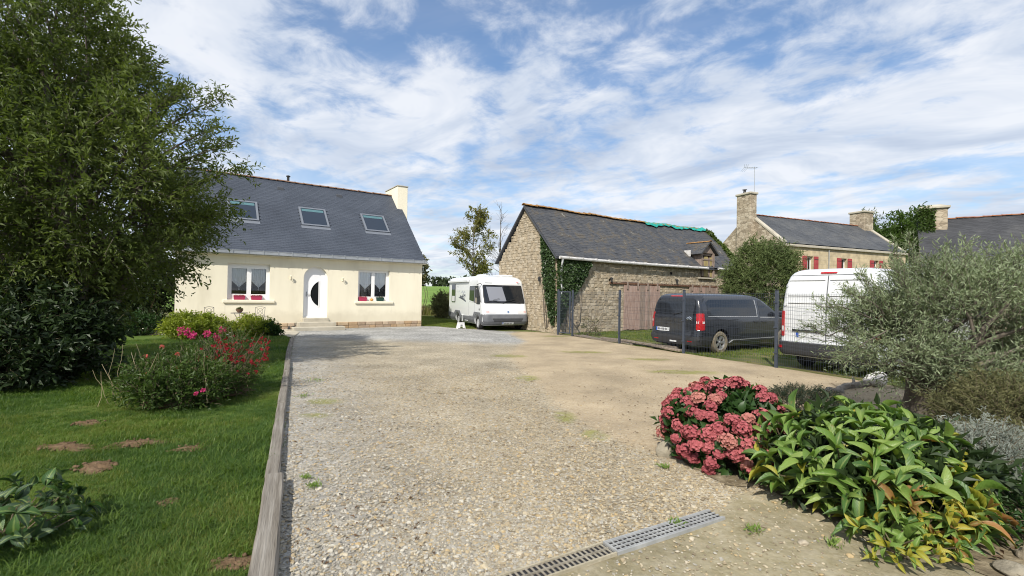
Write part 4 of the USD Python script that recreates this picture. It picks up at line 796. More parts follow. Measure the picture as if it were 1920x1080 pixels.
def glyphs(veh, body, where, y0, z0, h, n, t, rng, flip=1):
    """a row of seven blurred characters, too small in the photograph to read"""
    y = y0; ms = []
    for i in range(n):
        w = h * 0.5
        if i in (2, 5): ms.append(body.patch(rect(*sorted((y, y + flip * h * 0.25))[:1], z0 + h * 0.42, max(y, y + flip * h * 0.25), z0 + h * 0.55), where, t=t, deep=-t + 0.002)); y += flip * h * 0.45
        a, b = sorted((y, y + flip * w)); s = h * 0.16
        shp = [rect(a, z0, a + s, z0 + h), rect(b - s, z0, b, z0 + h), rect(a, z0 + h - s, b, z0 + h), rect(a, z0, b, z0 + s), rect(a, z0 + h * 0.42, b, z0 + h * 0.58)]
        k = rng.permutation(5)[:4]; u_ = shp[k[0]]
        for q in k[1:]: u_ = u_.union(shp[q])
        ms.append(body.patch(u_, where, t=t, deep=-t + 0.002)); y += flip * h * 0.72
    return join(ms)
part(pl, 'plate_lettering', glyphs(MH, mb, 'front', -0.13, 0.29, 0.065, 7, 0.048, np.random.default_rng(3)), ink_m)
part(MH, 'badge', mb.patch(sg.Point(0.10, 0.84).buffer(0.05, 10), 'front', t=0.01), chrome_m)
part(MH, 'roof_slot', mb.patch(rrect(-0.86, 2.13, -0.50, 2.15, 0.009), 'front', t=0.004), black_m)
part(MH, 'brand_mark', join([mb.patch(P2((0.70, 2.20), (0.84, 2.20), (0.80, 2.17), (0.74, 2.17)), 'front', t=0.004)]), plain('mark_red', (0.55, 0.03, 0.04), 0.4))
part(MH, 'brand_mark', mb.patch(P2((0.74, 2.145), (0.90, 2.145), (0.86, 2.115), (0.78, 2.115)), 'front', t=0.004), black_m)
decal_m = plain('decal_grey', (0.09, 0.10, 0.12), 0.5); decal2_m = plain('decal_pale', (0.35, 0.38, 0.42), 0.5)
part(MH, 'decal', join([mb.patch(q, 'side', t=0.003, deep=0.001) for q in (P2((1.75, 1.42), (2.15, 1.56), (1.95, 1.42), (3.05, 1.22), (3.0, 1.30), (2.1, 1.45)), P2((2.35, 1.46), (2.55, 1.62), (2.65, 1.50), (2.9, 1.36), (2.6, 1.46)), P2((2.6, 1.58), (2.78, 1.50), (2.95, 1.60), (2.9, 1.46)))]), decal_m)
part(MH, 'decal', join([mb.patch(q, 'side', t=0.003, deep=0.001) for q in (P2((2.2, 1.66), (2.45, 1.80), (2.6, 1.68), (2.8, 1.78), (3.0, 1.62), (2.8, 1.70), (2.6, 1.60), (2.45, 1.70)), P2((1.55, 1.98), (1.7, 2.04), (1.75, 1.94)), P2((1.6, 1.72), (1.72, 1.76), (1.7, 1.68)), P2((1.9, 1.74), (2.0, 1.80), (2.05, 1.72)))]), decal2_m)
part(MH, 'roof_hatch', mv(lathe([(0.36, -0.05), (0.36, 0.04), (0.30, 0.10), (0.15, 0.13), (0.001, 0.14)], 18), (3.1, -0.25, 2.47)), white_paint_m, smooth=40)
part(MH, 'roof_rack', cbox(2.5, 4.3, 0.2, 0.85, 2.46, 2.56, 0.04), white_paint_m)
for sy in (-1, 1):
    mi = part(MH, 'mirror', cbox(5.02, 5.16, *sorted((sy * 1.20, sy * 1.32)), 1.46, 1.86, 0.03), bumper_m)
    part(mi, 'mirror_arm', tube([(5.08, sy * 1.24, 1.84), (5.10, sy * 1.26, 2.05), (5.0, sy * 1.02, 2.12)], 0.018, 6), bumper_m)
part(MH, 'fuel_cap', mb.patch(sg.Point(5.0, 0.93).buffer(0.05, 8), 'side', t=0.008), black_m)
part(MH, 'step_frame', join([box(3.0, 3.4, -1.13, -0.9, 0.33, 0.36), box(2.55, 2.60, -1.135, -1.10, 0.26, 0.62)]), white_paint_m)
for x in WX:
    for sy in (-1, 1): wheel(MH, x, sy * 0.96, WR, WR, 0.20, sy, 0, tyre_m, hubcap_m)

# --- dark van
DV = thing('dark_van', 'dark grey panel van parked behind the wire fence', 'van', (5.35 - 0.94 * 0.49, 13.4 + 0.94 * 0.87, 0), math.degrees(math.atan2(0.49, 0.87)))
db = Body([0.20, 0.26, 0.40, 0.55, 0.75, 0.90, 0.98, 1.02, 1.08, 1.2, 1.35, 1.5, 1.60, 1.67, 1.72, 1.75, 1.77],
          [(0.20, 0.12), (0.26, 0.03), (0.40, 0.0), (0.53, 0.0), (0.56, 0.05), (1.0, 0.06), (1.5, 0.13), (1.6, 0.15), (1.67, 0.18), (1.72, 0.24), (1.75, 0.34), (1.77, 0.6)],
          [(0.20, 4.80), (0.26, 4.90), (0.40, 4.97), (0.55, 4.97), (0.75, 4.93), (0.90, 4.80), (0.98, 4.55), (1.02, 4.32), (1.08, 4.12), (1.35, 3.70), (1.6, 3.28), (1.67, 3.10), (1.72, 2.9), (1.75, 2.6), (1.77, 2.2)],
          [(0.20, 0.84), (0.40, 0.93), (0.55, 0.945), (0.95, 0.945), (1.05, 0.93), (1.35, 0.875), (1.6, 0.80), (1.67, 0.765), (1.72, 0.71), (1.75, 0.64), (1.77, 0.45)], [(0.2, 0.14), (1.5, 0.13), (1.77, 0.25)], [(0.2, 0.34), (1.0, 0.40), (1.1, 0.30), (1.77, 0.30)])
WX, WR = (0.98, 4.12), 0.325
part(DV, 'body', cut(db.shell(), [arch_tool(x, WR, 0.40, sy * 1.3, sy * 0.62) for x in WX for sy in (-1, 1)]), dark_paint_m, smooth=28)
for sy in (-1, 1):
    part(DV, 'side_glass', mb and db.patch(P2((0.42, 1.12), (0.40, 1.50), (0.55, 1.58), (2.62, 1.60), (2.70, 1.55), (2.70, 1.10)).buffer(-0.05).buffer(0.05, 5), 'side', sign=sy, t=0.005), glossblack_m, smooth=30)
    part(DV, 'glass_trim', db.patch(P2((0.42, 1.09), (0.42, 1.105), (2.71, 1.085), (2.71, 1.60), (2.735, 1.60), (2.735, 1.065), (0.8, 1.08)), 'side', sign=sy, t=0.006), hubcap_m)
    part(DV, 'door_window', db.patch(P2((2.86, 1.08), (2.86, 1.58), (3.12, 1.59), (3.42, 1.45), (3.86, 1.17), (3.90, 1.06)).buffer(-0.05).buffer(0.05, 5), 'side', sign=sy, t=0.005), glossblack_m, smooth=30)
    part(DV, 'window_sill_trim', db.patch(P2((2.86, 1.04), (3.92, 1.03), (3.94, 1.055), (2.86, 1.065)), 'side', sign=sy, t=0.006), hubcap_m)
    for x0 in (2.80, 3.98): part(DV, 'door_seam', db.patch(rect(x0, 0.36, x0 + 0.012, 1.06), 'side', sign=sy, t=0.001, deep=0.001), black_m)
    part(DV, 'sliding_rail', db.patch(rect(0.35, 0.975, 1.75, 0.99), 'side', sign=sy, t=0.004), black_m)
    part(DV, 'door_handle', join([db.patch(rrect(2.52, 0.90, 2.74, 0.945, 0.015), 'side', sign=sy, t=0.03), db.patch(rrect(2.92, 0.90, 3.14, 0.945, 0.015), 'side', sign=sy, t=0.03)]), bumper_m)
    part(DV, 'side_moulding', db.patch(P2((1.45, 0.33), (1.50, 0.37), (3.62, 0.40), (3.64, 0.36), (3.5, 0.34)), 'side', sign=sy, t=0.025), bumper_m)
    part(DV, 'moulding_trim', db.patch(P2((1.40, 0.30), (1.52, 0.385), (3.62, 0.415), (3.62, 0.403), (1.54, 0.372)), 'side', sign=sy, t=0.028), hubcap_m)
    part(DV, 'crease', db.patch(P2((1.45, 0.72), (3.9, 0.80), (3.9, 0.812), (1.45, 0.735)), 'side', sign=sy, t=0.006), dark_paint_m)
    tl = part(DV, 'tail_light', join([db.patch(rrect(0.075, 0.70, 0.24, 1.18, 0.03), 'side', sign=sy, t=0.012), db.patch(rrect(*(sorted((sy * 0.80, sy * 0.942))[0], 0.70, sorted((sy * 0.80, sy * 0.942))[1], 1.18), 0.03), 'rear', t=0.012)]), red_lens_m, smooth=30)
    part(tl, 'reverse_lens', join([db.patch(rect(0.08, 0.885, 0.23, 0.955), 'side', sign=sy, t=0.015), db.patch(rect(min(sy * 0.81, sy * 0.935), 0.885, max(sy * 0.81, sy * 0.935), 0.955), 'rear', t=0.015)]), white_lens_m)
    part(DV, 'pillar_sheen', db.patch(rect(min(sy * 0.80, sy * 0.83), 1.2, max(sy * 0.80, sy * 0.83), 1.62), 'rear', t=0.003), dark_paint_m)
    mi = part(DV, 'mirror', cbox(3.66, 3.82, *sorted((sy * 0.98, sy * 1.20)), 1.06, 1.26, 0.05), dark_paint_m)
    part(mi, 'mirror_foot', bar((3.74, sy * 0.90, 1.10), (3.74, sy * 1.0, 1.12), 0.05), bumper_m)
    hl = part(DV, 'headlight', db.patch(P2((4.50, 0.80), (4.72, 0.86), (4.80, 0.76), (4.62, 0.70)), 'side', sign=sy, t=0.01), white_lens_m)
    part(DV, 'reflector', db.patch(rect(min(sy * 0.55, sy * 0.72), 0.345, max(sy * 0.55, sy * 0.72), 0.375), 'rear', t=0.034), red_lens_m)
part(DV, 'rear_window', db.patch(P2((-0.76, 1.12), (0.76, 1.12), (0.70, 1.56), (0.62, 1.62), (-0.62, 1.62), (-0.70, 1.56)).buffer(-0.03).buffer(0.03, 5), 'rear', t=0.005), glossblack_m, smooth=30)
part(DV, 'rear_wiper', bar((0.03, 0.05, 1.13), (0.075, -0.42, 1.22), 0.016), black_m)
part(DV, 'brake_light', db.patch(rrect(-0.25, 1.668, 0.25, 1.70, 0.012), 'rear', t=0.008), red_lens_m)
part(DV, 'rear_bumper', join([db.patch(P2((-0.90, 0.25), (0.90, 0.25), (0.93, 0.50), (-0.93, 0.50)), 'rear', t=0.03), db.patch(rect(0.10, 0.27, 0.55, 0.50), 'side', sign=-1, t=0.02), db.patch(rect(0.10, 0.27, 0.55, 0.50), 'side', sign=1, t=0.02)]), bumper_m, smooth=30)
pl = part(DV, 'number_plate', db.patch(rect(0.18, 0.60, 0.70, 0.71), 'rear', t=0.02), plate_m)
part(pl, 'blue_band', db.patch(rect(0.645, 0.60, 0.70, 0.71), 'rear', t=0.022, deep=-0.018), blue_m)
part(pl, 'plate_lettering', glyphs(DV, db, 'rear', 0.62, 0.625, 0.062, 7, 0.023, np.random.default_rng(4), flip=-1), ink_m)
chev = lambda z: P2((-0.66, z), (-0.56, z + 0.05), (-0.46, z), (-0.46, z - 0.03), (-0.56, z + 0.02), (-0.66, z - 0.03))
part(DV, 'emblem', join([db.patch(chev(1.035), 'rear', t=0.012), db.patch(chev(0.985), 'rear', t=0.012)]), chrome_m)
part(DV, 'rear_handle', db.patch(rrect(0.05, 0.93, 0.22, 0.99, 0.02), 'rear', t=0.02), bumper_m)
part(DV, 'tailgate_seam', db.patch(rect(-0.78, 1.015, 0.78, 1.022), 'rear', t=0.001, deep=0.001), black_m)
part(DV, 'tow_plate', box(-0.03, 0.02, -0.15, 0.10, 0.30, 0.345), plate_m)
part(DV, 'underside', box(0.4, 4.6, -0.6, 0.6, 0.14, 0.22), black_m)
for x in WX:
    for sy in (-1, 1): wheel(DV, x, sy * 0.83, WR, WR, 0.20, sy, 5, mud_tyre_m, alloy_m)

# --- white van
WV = thing('white_van', 'tall white panel van seen from behind beside the olive tree', 'van', (6.42 + 1.02 * 0.5, 11.27 - 1.02 * 0.866, 0), 30.0)
UsdGeom.Xformable(stage.GetPrimAtPath(WV)).AddScaleOp().Set(Gf.Vec3f(1, 1, 0.96))
wb = Body([0.34, 0.40, 0.50, 0.66, 0.70, 1.0, 1.3, 1.6, 1.9, 2.15, 2.28, 2.36, 2.41, 2.44, 2.46],
          [(0.34, 0.05), (0.40, 0.0), (0.50, -0.02), (0.66, -0.02), (0.69, 0.04), (1.3, 0.045), (1.9, 0.09), (2.28, 0.15), (2.36, 0.18), (2.41, 0.23), (2.44, 0.32), (2.46, 0.6)],
          [(0.34, 5.75), (0.5, 5.9), (0.9, 5.85), (1.2, 5.35), (1.28, 5.1), (1.9, 4.4), (2.15, 4.2), (2.36, 3.9), (2.46, 3.3)],
          [(0.34, 0.98), (0.5, 1.02), (1.3, 1.02), (1.6, 1.0), (1.9, 0.97), (2.15, 0.93), (2.28, 0.90), (2.36, 0.86), (2.41, 0.80), (2.44, 0.72), (2.46, 0.5)], [(0.3, 0.10), (2.2, 0.12), (2.46, 0.3)], [(0.3, 0.3), (2.46, 0.35)])
WX, WR = (1.0, 4.9), 0.34
part(WV, 'body', cut(wb.shell(), [arch_tool(x, WR, 0.42, sy * 1.4, sy * 0.70) for x in WX for sy in (-1, 1)]), white_paint_m, smooth=28)
for sy in (-1, 1):
    y0, y1 = sorted((sy * 0.905, sy * 1.012))
    tl = part(WV, 'tail_light', join([wb.patch(rrect(y0, 0.80, y1, 1.42, 0.02), 'rear', t=0.02), wb.patch(rrect(0.07, 0.80, 0.14, 1.42, 0.02), 'side', sign=sy, t=0.012)]), red_lens_m, smooth=30)
    part(tl, 'reverse_lens', wb.patch(rect(y0 + 0.008, 0.93, y1 - 0.008, 1.05), 'rear', t=0.024), white_lens_m)
    [part(WV, 'door_hinge', wb.patch(rrect(min(sy * 0.86, sy * 0.93), z, max(sy * 0.86, sy * 0.93), z + 0.07, 0.015), 'rear', t=0.025), white_paint_m) for z in (1.55, 2.02)]
    part(WV, 'side_moulding', wb.patch(P2((1.6, 0.62), (4.3, 0.62), (4.3, 0.78), (1.6, 0.78)), 'side', sign=sy, t=0.02), bumper_m)
    part(WV, 'cab_window', wb.patch(P2((4.05, 1.35), (4.05, 1.92), (4.35, 1.92), (4.85, 1.35)), 'side', sign=sy), glossblack_m)
    mi = part(WV, 'mirror', cbox(4.78, 4.92, *sorted((sy * 1.10, sy * 1.30)), 1.25, 1.60, 0.04), bumper_m)
part(WV, 'door_seam', join([wb.patch(rect(-0.011, 0.70, 0.011, 2.30), 'rear', t=0.002, deep=0.001), wb.patch(rect(-0.90, 2.28, 0.90, 2.297), 'rear', t=0.002, deep=0.001)]), trim_m)
for z in (1.62, 1.80, 2.17):
    part(WV, 'door_rib', join([wb.patch(rrect(-0.84, z, -0.05, z + 0.03, 0.012), 'rear', t=0.022), wb.patch(rrect(0.05, z, 0.84, z + 0.03, 0.012), 'rear', t=0.022)]), white_paint_m)
part(WV, 'brake_light', wb.patch(rrect(-0.17, 2.325, 0.17, 2.36, 0.015), 'rear', t=0.02), red_lens_m)
part(WV, 'rear_bumper', join([wb.patch(P2((-0.99, 0.36), (0.99, 0.36), (1.0, 0.68), (-1.0, 0.68)), 'rear', t=0.05)]), bumper_m, smooth=30)
part(WV, 'bumper_reflector', wb.patch(rect(0.90, 0.52, 0.99, 0.58), 'rear', t=0.06), red_lens_m)
hd = part(WV, 'door_handle', wb.patch(rrect(-0.25, 1.12, -0.09, 1.32, 0.02), 'rear', t=0.012), black_m)
pl = part(WV, 'number_plate', wb.patch(rect(0.12, 0.80, 0.64, 0.91), 'rear', t=0.012), white_paint_m)
part(pl, 'blue_band', wb.patch(rect(0.58, 0.80, 0.64, 0.91), 'rear', t=0.014, deep=-0.010), blue_m)
part(pl, 'plate_lamp', wb.patch(rrect(0.05, 0.94, 0.72, 0.985, 0.01), 'rear', t=0.03), bumper_m)
part(WV, 'underside', box(0.5, 5.4, -0.7, 0.7, 0.22, 0.36), black_m)
for x in WX:
    for sy in (-1, 1): wheel(WV, x, sy * 0.90, WR, WR, 0.20, sy, 0, tyre_m, hubcap_m)
# ---------------------------------------------------------------- plants: tools
def at(px, py, z=0.0):
    """the point of the ground (or of the level z) that stands at this pixel of the photograph"""
    d = _fw + _r * (px - 960) / 880 - _u * (py - 540) / 880
    t = (z - EYE) / d[2]; return np.array([d[0] * t, d[1] * t, z])
def rvec(rng, n): return unit(rng.normal(size=(n, 3)))
def leaves(P, D, N, L, W, fold=0.25, droop=0.15):
    """a folded blade of two triangles for each point"""
    n = len(P); L = np.broadcast_to(L, (n,))[:, None]; W = np.broadcast_to(W, (n,))[:, None]
    D = unit(D); S = unit(np.cross(D, N)); N = np.cross(S, D)
    mid = P + D * L * 0.45
    V = np.stack([P, mid + S * W / 2 + N * W * fold, P + D * L - N * L * droop, mid - S * W / 2 + N * W * fold], 1)
    F = (np.array([[0, 2, 1], [0, 3, 2]])[None] + (np.arange(n) * 4)[:, None, None]).reshape(-1, 3)
    return V.reshape(-1, 3), F
def blade_rows(rows=5, fold=0.22, curl=0.25, wide=0.5, shape=None):
    """template of a broad leaf: midrib and two edges, length 1 along x, half width 1 along y"""
    t = np.linspace(0, 1, rows); w = shape(t) if shape else np.sin(np.pi * np.clip(t, 0, 1) ** 0.8) ** 0.8
    w[0], w[-1] = 0.05, 0.0
    z = -curl * t ** 2 + 0.10 * np.sin(np.pi * t)
    v = []
    for i in range(rows): v += [[t[i], w[i], z[i] + fold * w[i] * 0.5], [t[i], 0, z[i]], [t[i], -w[i], z[i] + fold * w[i] * 0.5]]
    f = []
    for i in range(rows - 1):
        a = i * 3
        f += [[a, a + 1, a + 4], [a, a + 4, a + 3], [a + 1, a + 2, a + 5], [a + 1, a + 5, a + 4]]
    return np.array(v), np.array(f)
def place_blade(tpl, P, D, N, L, W):
    D = unit(D); S = unit(np.cross(N, D)); N = np.cross(D, S)
    v = tpl[0]; return P + D * (v[:, :1] * L) + S * (v[:, 1:2] * W / 2) + N * (v[:, 2:3] * L), tpl[1]
def blades(tpl, P, D, N, L, W): 
    n = len(P); L = np.broadcast_to(L, (n,)); W = np.broadcast_to(W, (n,)); D = unit(D); S = unit(np.cross(N, D)); N = np.cross(D, S)
    v = tpl[0]; k = len(v)
    V = P[:, None] + D[:, None] * (v[None, :, :1] * L[:, None, None]) + S[:, None] * (v[None, :, 1:2] * W[:, None, None] / 2) + N[:, None] * (v[None, :, 2:3] * L[:, None, None])
    return V.reshape(-1, 3), (tpl[1][None] + (np.arange(n) * k)[:, None, None]).reshape(-1, 3)
def sample_crown(rng, ells, n, shell=0.45, gap=0.0, gs=1.0, zmin=0.1, seed=0):
    w = np.array([e[1][0] * e[1][1] * e[1][2] for e in ells]) ** (2 / 3); w /= w.sum(); out = []; dirs = []
    need = n * 6; idx = rng.choice(len(ells), need, p=w); u = rvec(rng, need); r = (shell + (1 - shell) * rng.random(need)) ** 0.6
    C = np.array([e[0] for e in ells], float)[idx]; R = np.array([e[1] for e in ells], float)[idx]
    bump = 0.82 + 0.36 * meshkit.noise(u * 2.3 + idx[:, None] * 3.1 + seed, seed)
    P = C + u * R * (r * bump)[:, None]
    keep = P[:, 2] > zmin
    if gap: keep &= meshkit.fbm(P * gs + 11.3, 3, seed + 2) > gap
    P, u = P[keep][:n], unit(u * R)[keep][:n]
    return P, u
def foliage(rng, C, O, twigs, per, tl, L, W, a=0.8, b=0.35, c=0.7, along=0.7, fold=0.25, droop=0.2, var=0.3, flat=0.6):
    """twigs spring from every cluster point C outwards (O) and carry leaves; returns (leaf mesh, twig ends)"""
    n = len(C); k = n * twigs; Cr = np.repeat(C, twigs, 0); T = unit(np.repeat(O, twigs, 0) * a + np.array([0, 0, b]) + rvec(rng, k) * c)
    tlen = tl * rng.uniform(0.6, 1.3, k); base = Cr + rng.normal(size=(k, 3)) * tl * 0.22
    t = np.tile(np.linspace(0.12, 1.0, per), k) + rng.uniform(-0.05, 0.05, k * per)
    Tr = np.repeat(T, per, 0); lr = np.repeat(tlen, per); P = np.repeat(base, per, 0) + Tr * (t * lr)[:, None]
    P[:, 2] -= 0.12 * (t * lr) ** 2 / max(tl, 1e-6)
    D = unit(Tr * along + rvec(rng, k * per) * 0.85)
    N = unit(np.array([0, 0, flat]) + rvec(rng, k * per) * (1 - flat * 0.5)); 
    s = rng.uniform(1 - var, 1 + var, k * per)
    return leaves(P, D, N, L * s, W * s, fold, droop), (base, base + T * tlen[:, None])
def thin_sticks(A, B, r0, r1):
    """three sided tapering sticks, all at once"""
    n = len(A); d = unit(B - A); s = unit(np.cross(d, np.where(np.abs(d[:, 2:]) < 0.9, [[0, 0, 1.0]], [[1.0, 0, 0]]))); u = np.cross(d, s)
    V = []
    for P, r in ((A, r0), (B, r1)):
        for g in (0, 2.1, 4.2): V.append(P + (s * math.cos(g) + u * math.sin(g)) * (np.broadcast_to(r, (n,))[:, None]))
    V = np.stack(V, 1); f = []
    for j in range(3): f += [[j, (j + 1) % 3, 3 + (j + 1) % 3], [j, 3 + (j + 1) % 3, 3 + j]]
    return V.reshape(-1, 3), (np.array(f)[None] + (np.arange(n) * 6)[:, None, None]).reshape(-1, 3)
def limb(rng, a, b, r0, r1, bend=0.15, n=7, sides=6):
    a, b = np.asarray(a, float), np.asarray(b, float); t = np.linspace(0, 1, n)[:, None]; l = np.linalg.norm(b - a)
    p = a + (b - a) * t; w = rng.normal(size=3) * bend * l; p = p + np.sin(np.pi * t) * w + rng.normal(size=(n, 3)) * 0.02 * l * np.sin(np.pi * t)
    return tube(p, np.linspace(r0, r1, n), sides)
def bush(name, label, loc, r, n, mat, L, W, twigs=5, per=6, tl=0.2, shell=0.35, gap=0.0, b=0.4, cat='shrub', seed=1, stems=8, stem_m=None, along=0.7, group=None, flat=0.6, zc=None, c=0.7, gs=2.0, rotz=0.0):
    rng = np.random.default_rng(seed); p = thing(name, label, cat, loc, rotz, group)
    C, O = sample_crown(rng, [((0, 0, r[2] * 0.42 if zc is None else zc), (r[0] * 0.9, r[1] * 0.9, r[2] * 0.44))], n, shell, gap, gs, zmin=0.03, seed=seed)
    m, tw = foliage(rng, C, O, twigs, per, tl, L, W, b=b, along=along, flat=flat, c=c)
    m[0][:, 2] = np.maximum(m[0][:, 2], 0.01)
    part(p, 'foliage', m, mat)
    st = [limb(rng, (rng.normal() * r[0] * 0.12, rng.normal() * r[1] * 0.12, -0.03), C[i] * 0.9, 0.012 + 0.012 * r[2], 0.004, sides=5) for i in rng.choice(len(C), min(stems, len(C)), replace=False)]
    k = rng.random(len(tw[0])) < 0.35
    part(p, 'stem', join(st + [thin_sticks(tw[0][k], tw[1][k], 0.004, 0.0015)]), stem_m or twig_m)
    return p
bark_m = noisy('grey_bark', [(0.3, (0.07, 0.058, 0.045)), (0.55, (0.13, 0.112, 0.09)), (0.8, (0.19, 0.17, 0.14))], scale=6, detail=8, rough=0.95, bump=0.7, stretch=(1, 1, 0.3), spec=0.1)
twig_m = noisy('twig_bark', [(0.3, (0.09, 0.07, 0.045)), (0.7, (0.17, 0.14, 0.09))], scale=8, rough=0.9, spec=0.1)
tree_leaf_m = leafy('dark_tree_leaf', [(0.0, (0.055, 0.078, 0.02)), (0.35, (0.125, 0.162, 0.04)), (0.65, (0.23, 0.26, 0.066)), (0.9, (0.32, 0.335, 0.095)), (1.0, (0.38, 0.30, 0.12))], trans=0.38, rough=0.5, clump=0.9)
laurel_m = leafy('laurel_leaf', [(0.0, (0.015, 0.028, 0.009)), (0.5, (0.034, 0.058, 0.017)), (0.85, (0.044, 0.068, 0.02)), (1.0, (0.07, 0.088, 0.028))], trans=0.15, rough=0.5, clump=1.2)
# ---------------------------------------------------------------- the large tree on the lawn
rt_ = np.random.default_rng(41)
TREE = thing('broadleaf_tree', 'large dark dense tree at the lawn edge with foliage down to the grass', 'tree', (-8.5, 8.9, 0))
ells = [((-0.6, 0.2, 3.5), (2.6, 2.6, 2.9)), ((-0.95, -0.1, 5.5), (2.2, 2.2, 2.3)), ((0.9, -0.2, 3.5), (1.9, 1.6, 1.6)), ((-1.1, -0.3, 1.4), (1.9, 1.7, 1.5))]
C, O = sample_crown(rt_, ells, 1350, shell=0.42, gap=0.41, gs=0.75, zmin=0.15, seed=3)
m1, tw1 = foliage(rt_, C, O, 8, 11, 0.52, 0.098, 0.034, a=0.8, b=0.30, c=0.75)
shoots = []; SP = []; SD = []
for tip in [(2.1, 0.2, 5.6), (1.3, 0.0, 6.0), (0.7, 0.3, 6.6), (0.1, 0.0, 7.4), (2.75, 0.0, 5.2), (3.0, -0.3, 4.7), (3.3, -0.4, 4.15), (3.75, -0.4, 3.85), (2.9, -0.6, 3.4), (2.5, -0.5, 2.5), (2.3, -0.2, 5.3), (-0.6, 0.4, 8.0), (1.7, -1.1, 5.0), (2.7, 0.2, 2.9), (0.5, -1.6, 5.2), (2.2, -0.7, 2.2), (1.0, 0.2, 6.3)]:
    tip = np.array(tip) + rt_.normal(size=3) * 0.08; a = np.array([tip[0] * 0.45 - 0.3, tip[1] * 0.4, tip[2] * 0.72 + 0.2])
    t = np.linspace(0, 1, 9)[:, None]; p = a + (tip - a) * t + np.sin(t * np.pi) * np.array([0.1, 0, 0.18])
    shoots.append(tube(p, np.linspace(0.03, 0.004, 9), 5))
    for q in np.linspace(0.25, 1.0, 26):
        c_ = a + (tip - a) * q + np.sin(q * np.pi) * np.array([0.1, 0, 0.18]); SP.append(c_); SD.append(unit((tip - a) * 0.8 + rt_.normal(size=3) * 0.5))
SP, SD = np.array(SP), np.array(SD)
m2, tw2 = foliage(rt_, SP, SD, 3, 8, 0.26, 0.09, 0.025, a=0.9, b=0.25, c=0.8)
part(TREE, 'crown', join([m1, m2]), tree_leaf_m)
tr = [limb(rt_, (rt_.normal() * 0.25, rt_.normal() * 0.2, -0.1), (rt_.normal() * 0.9 - 0.3, rt_.normal() * 0.6, rt_.uniform(3.4, 5.5)), 0.16, 0.05, 0.06, 9, 8) for _ in range(5)]
tr.append(tube([(0, 0, -0.1), (-0.1, 0.05, 1.2), (-0.3, 0.1, 3.0), (-0.5, 0.1, 5.4)], [0.24, 0.19, 0.13, 0.05], 10))
part(TREE, 'trunk', join(tr), bark_m, smooth=40)
bi = rt_.choice(len(C), 150, replace=False)
part(TREE, 'branch', join([limb(rt_, (-0.3 * q[2] / 6, 0, min(q[2] * 0.55 + 0.2, 5.0)), q, 0.045, 0.008, 0.08, 6, 5) for q in C[bi]] + shoots + [thin_sticks(tw1[0][::3], tw1[1][::3], 0.006, 0.002), thin_sticks(tw2[0][::2], tw2[1][::2], 0.004, 0.0015)]), bark_m)
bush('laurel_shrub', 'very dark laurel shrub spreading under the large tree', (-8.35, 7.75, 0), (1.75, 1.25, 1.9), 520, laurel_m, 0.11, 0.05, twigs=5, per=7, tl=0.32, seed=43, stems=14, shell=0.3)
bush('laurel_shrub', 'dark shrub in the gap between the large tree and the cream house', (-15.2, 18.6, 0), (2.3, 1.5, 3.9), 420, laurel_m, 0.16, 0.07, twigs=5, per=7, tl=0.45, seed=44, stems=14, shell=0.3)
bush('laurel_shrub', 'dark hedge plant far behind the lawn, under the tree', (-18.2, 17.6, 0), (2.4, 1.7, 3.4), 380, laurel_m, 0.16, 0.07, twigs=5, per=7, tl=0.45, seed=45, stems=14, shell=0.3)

# ---------------------------------------------------------------- the olive
olive_m = leafy('olive_leaf', [(0.0, (0.12, 0.15, 0.08)), (0.35, (0.22, 0.265, 0.15)), (0.7, (0.34, 0.385, 0.25)), (1.0, (0.48, 0.52, 0.39))], trans=0.2, rough=0.5, clump=1.6)
OL = thing('olive_tree', 'old olive tree with a thick dark stump and silvery crown before the white van', 'olive tree', (5.75, 6.45, 0))
ro = np.random.default_rng(51)
oe = [((0.30, -0.1, 1.38), (1.1, 0.78, 0.70)), ((1.1, 0.0, 1.42), (1.1, 0.8, 0.72)), ((-0.62, -0.1, 1.12), (0.55, 0.55, 0.50)), ((0.4, -0.3, 0.88), (0.95, 0.6, 0.38))]
C, O = sample_crown(ro, oe, 980, shell=0.35, gap=0.42, gs=1.5, zmin=0.35, seed=6)
m1, tw1 = foliage(ro, C, O, 6, 11, 0.34, 0.062, 0.0135, a=0.55, b=0.55, c=0.65, along=0.9, droop=0.05, fold=0.12)
SP, SD, sh = [], [], []
for tip in [(-1.62, -0.2, 1.55), (-1.7, 0, 1.2), (-1.1, -0.2, 1.95), (-0.5, 0, 2.35), (-0.2, 0.1, 2.5), (0.2, 0, 2.35), (0.6, 0.1, 2.45), (1.0, 0, 2.3), (1.4, 0.1, 2.45), (1.8, 0.2, 2.2), (-0.8, -0.4, 2.05), (-1.5, -0.4, 0.85), (-1.3, -0.2, 1.75), (-0.2, -0.2, 2.2)]:
    tip = np.array(tip); a = np.array([tip[0] * 0.6, tip[1], 1.1 + 0.2 * tip[2]]); sh.append(limb(ro, a, tip, 0.012, 0.003, 0.05, 6, 4))
    for q in np.linspace(0.3, 1, 16): SP.append(a + (tip - a) * q); SD.append(tip - a)
m2, tw2 = foliage(ro, np.array(SP), unit(np.array(SD)), 3, 7, 0.16, 0.06, 0.012, a=0.9, b=0.4, c=0.7, along=0.9, droop=0.05, fold=0.12)
part(OL, 'crown', join([m1, m2]), olive_m)
pts = []
for z, r in ((-0.1, 0.36), (0.0, 0.32), (0.15, 0.27), (0.35, 0.25), (0.55, 0.27), (0.7, 0.24), (0.78, 0.1)):
    for g in np.linspace(0, 2 * np.pi, 20, endpoint=False): pts.append((r * (1 + 0.16 * math.sin(3 * g + z * 5) + 0.08 * math.sin(7 * g + 2)) * math.cos(g), r * (1 + 0.16 * math.sin(3 * g + z * 5)) * math.sin(g), z))
v = np.array(pts); f = []
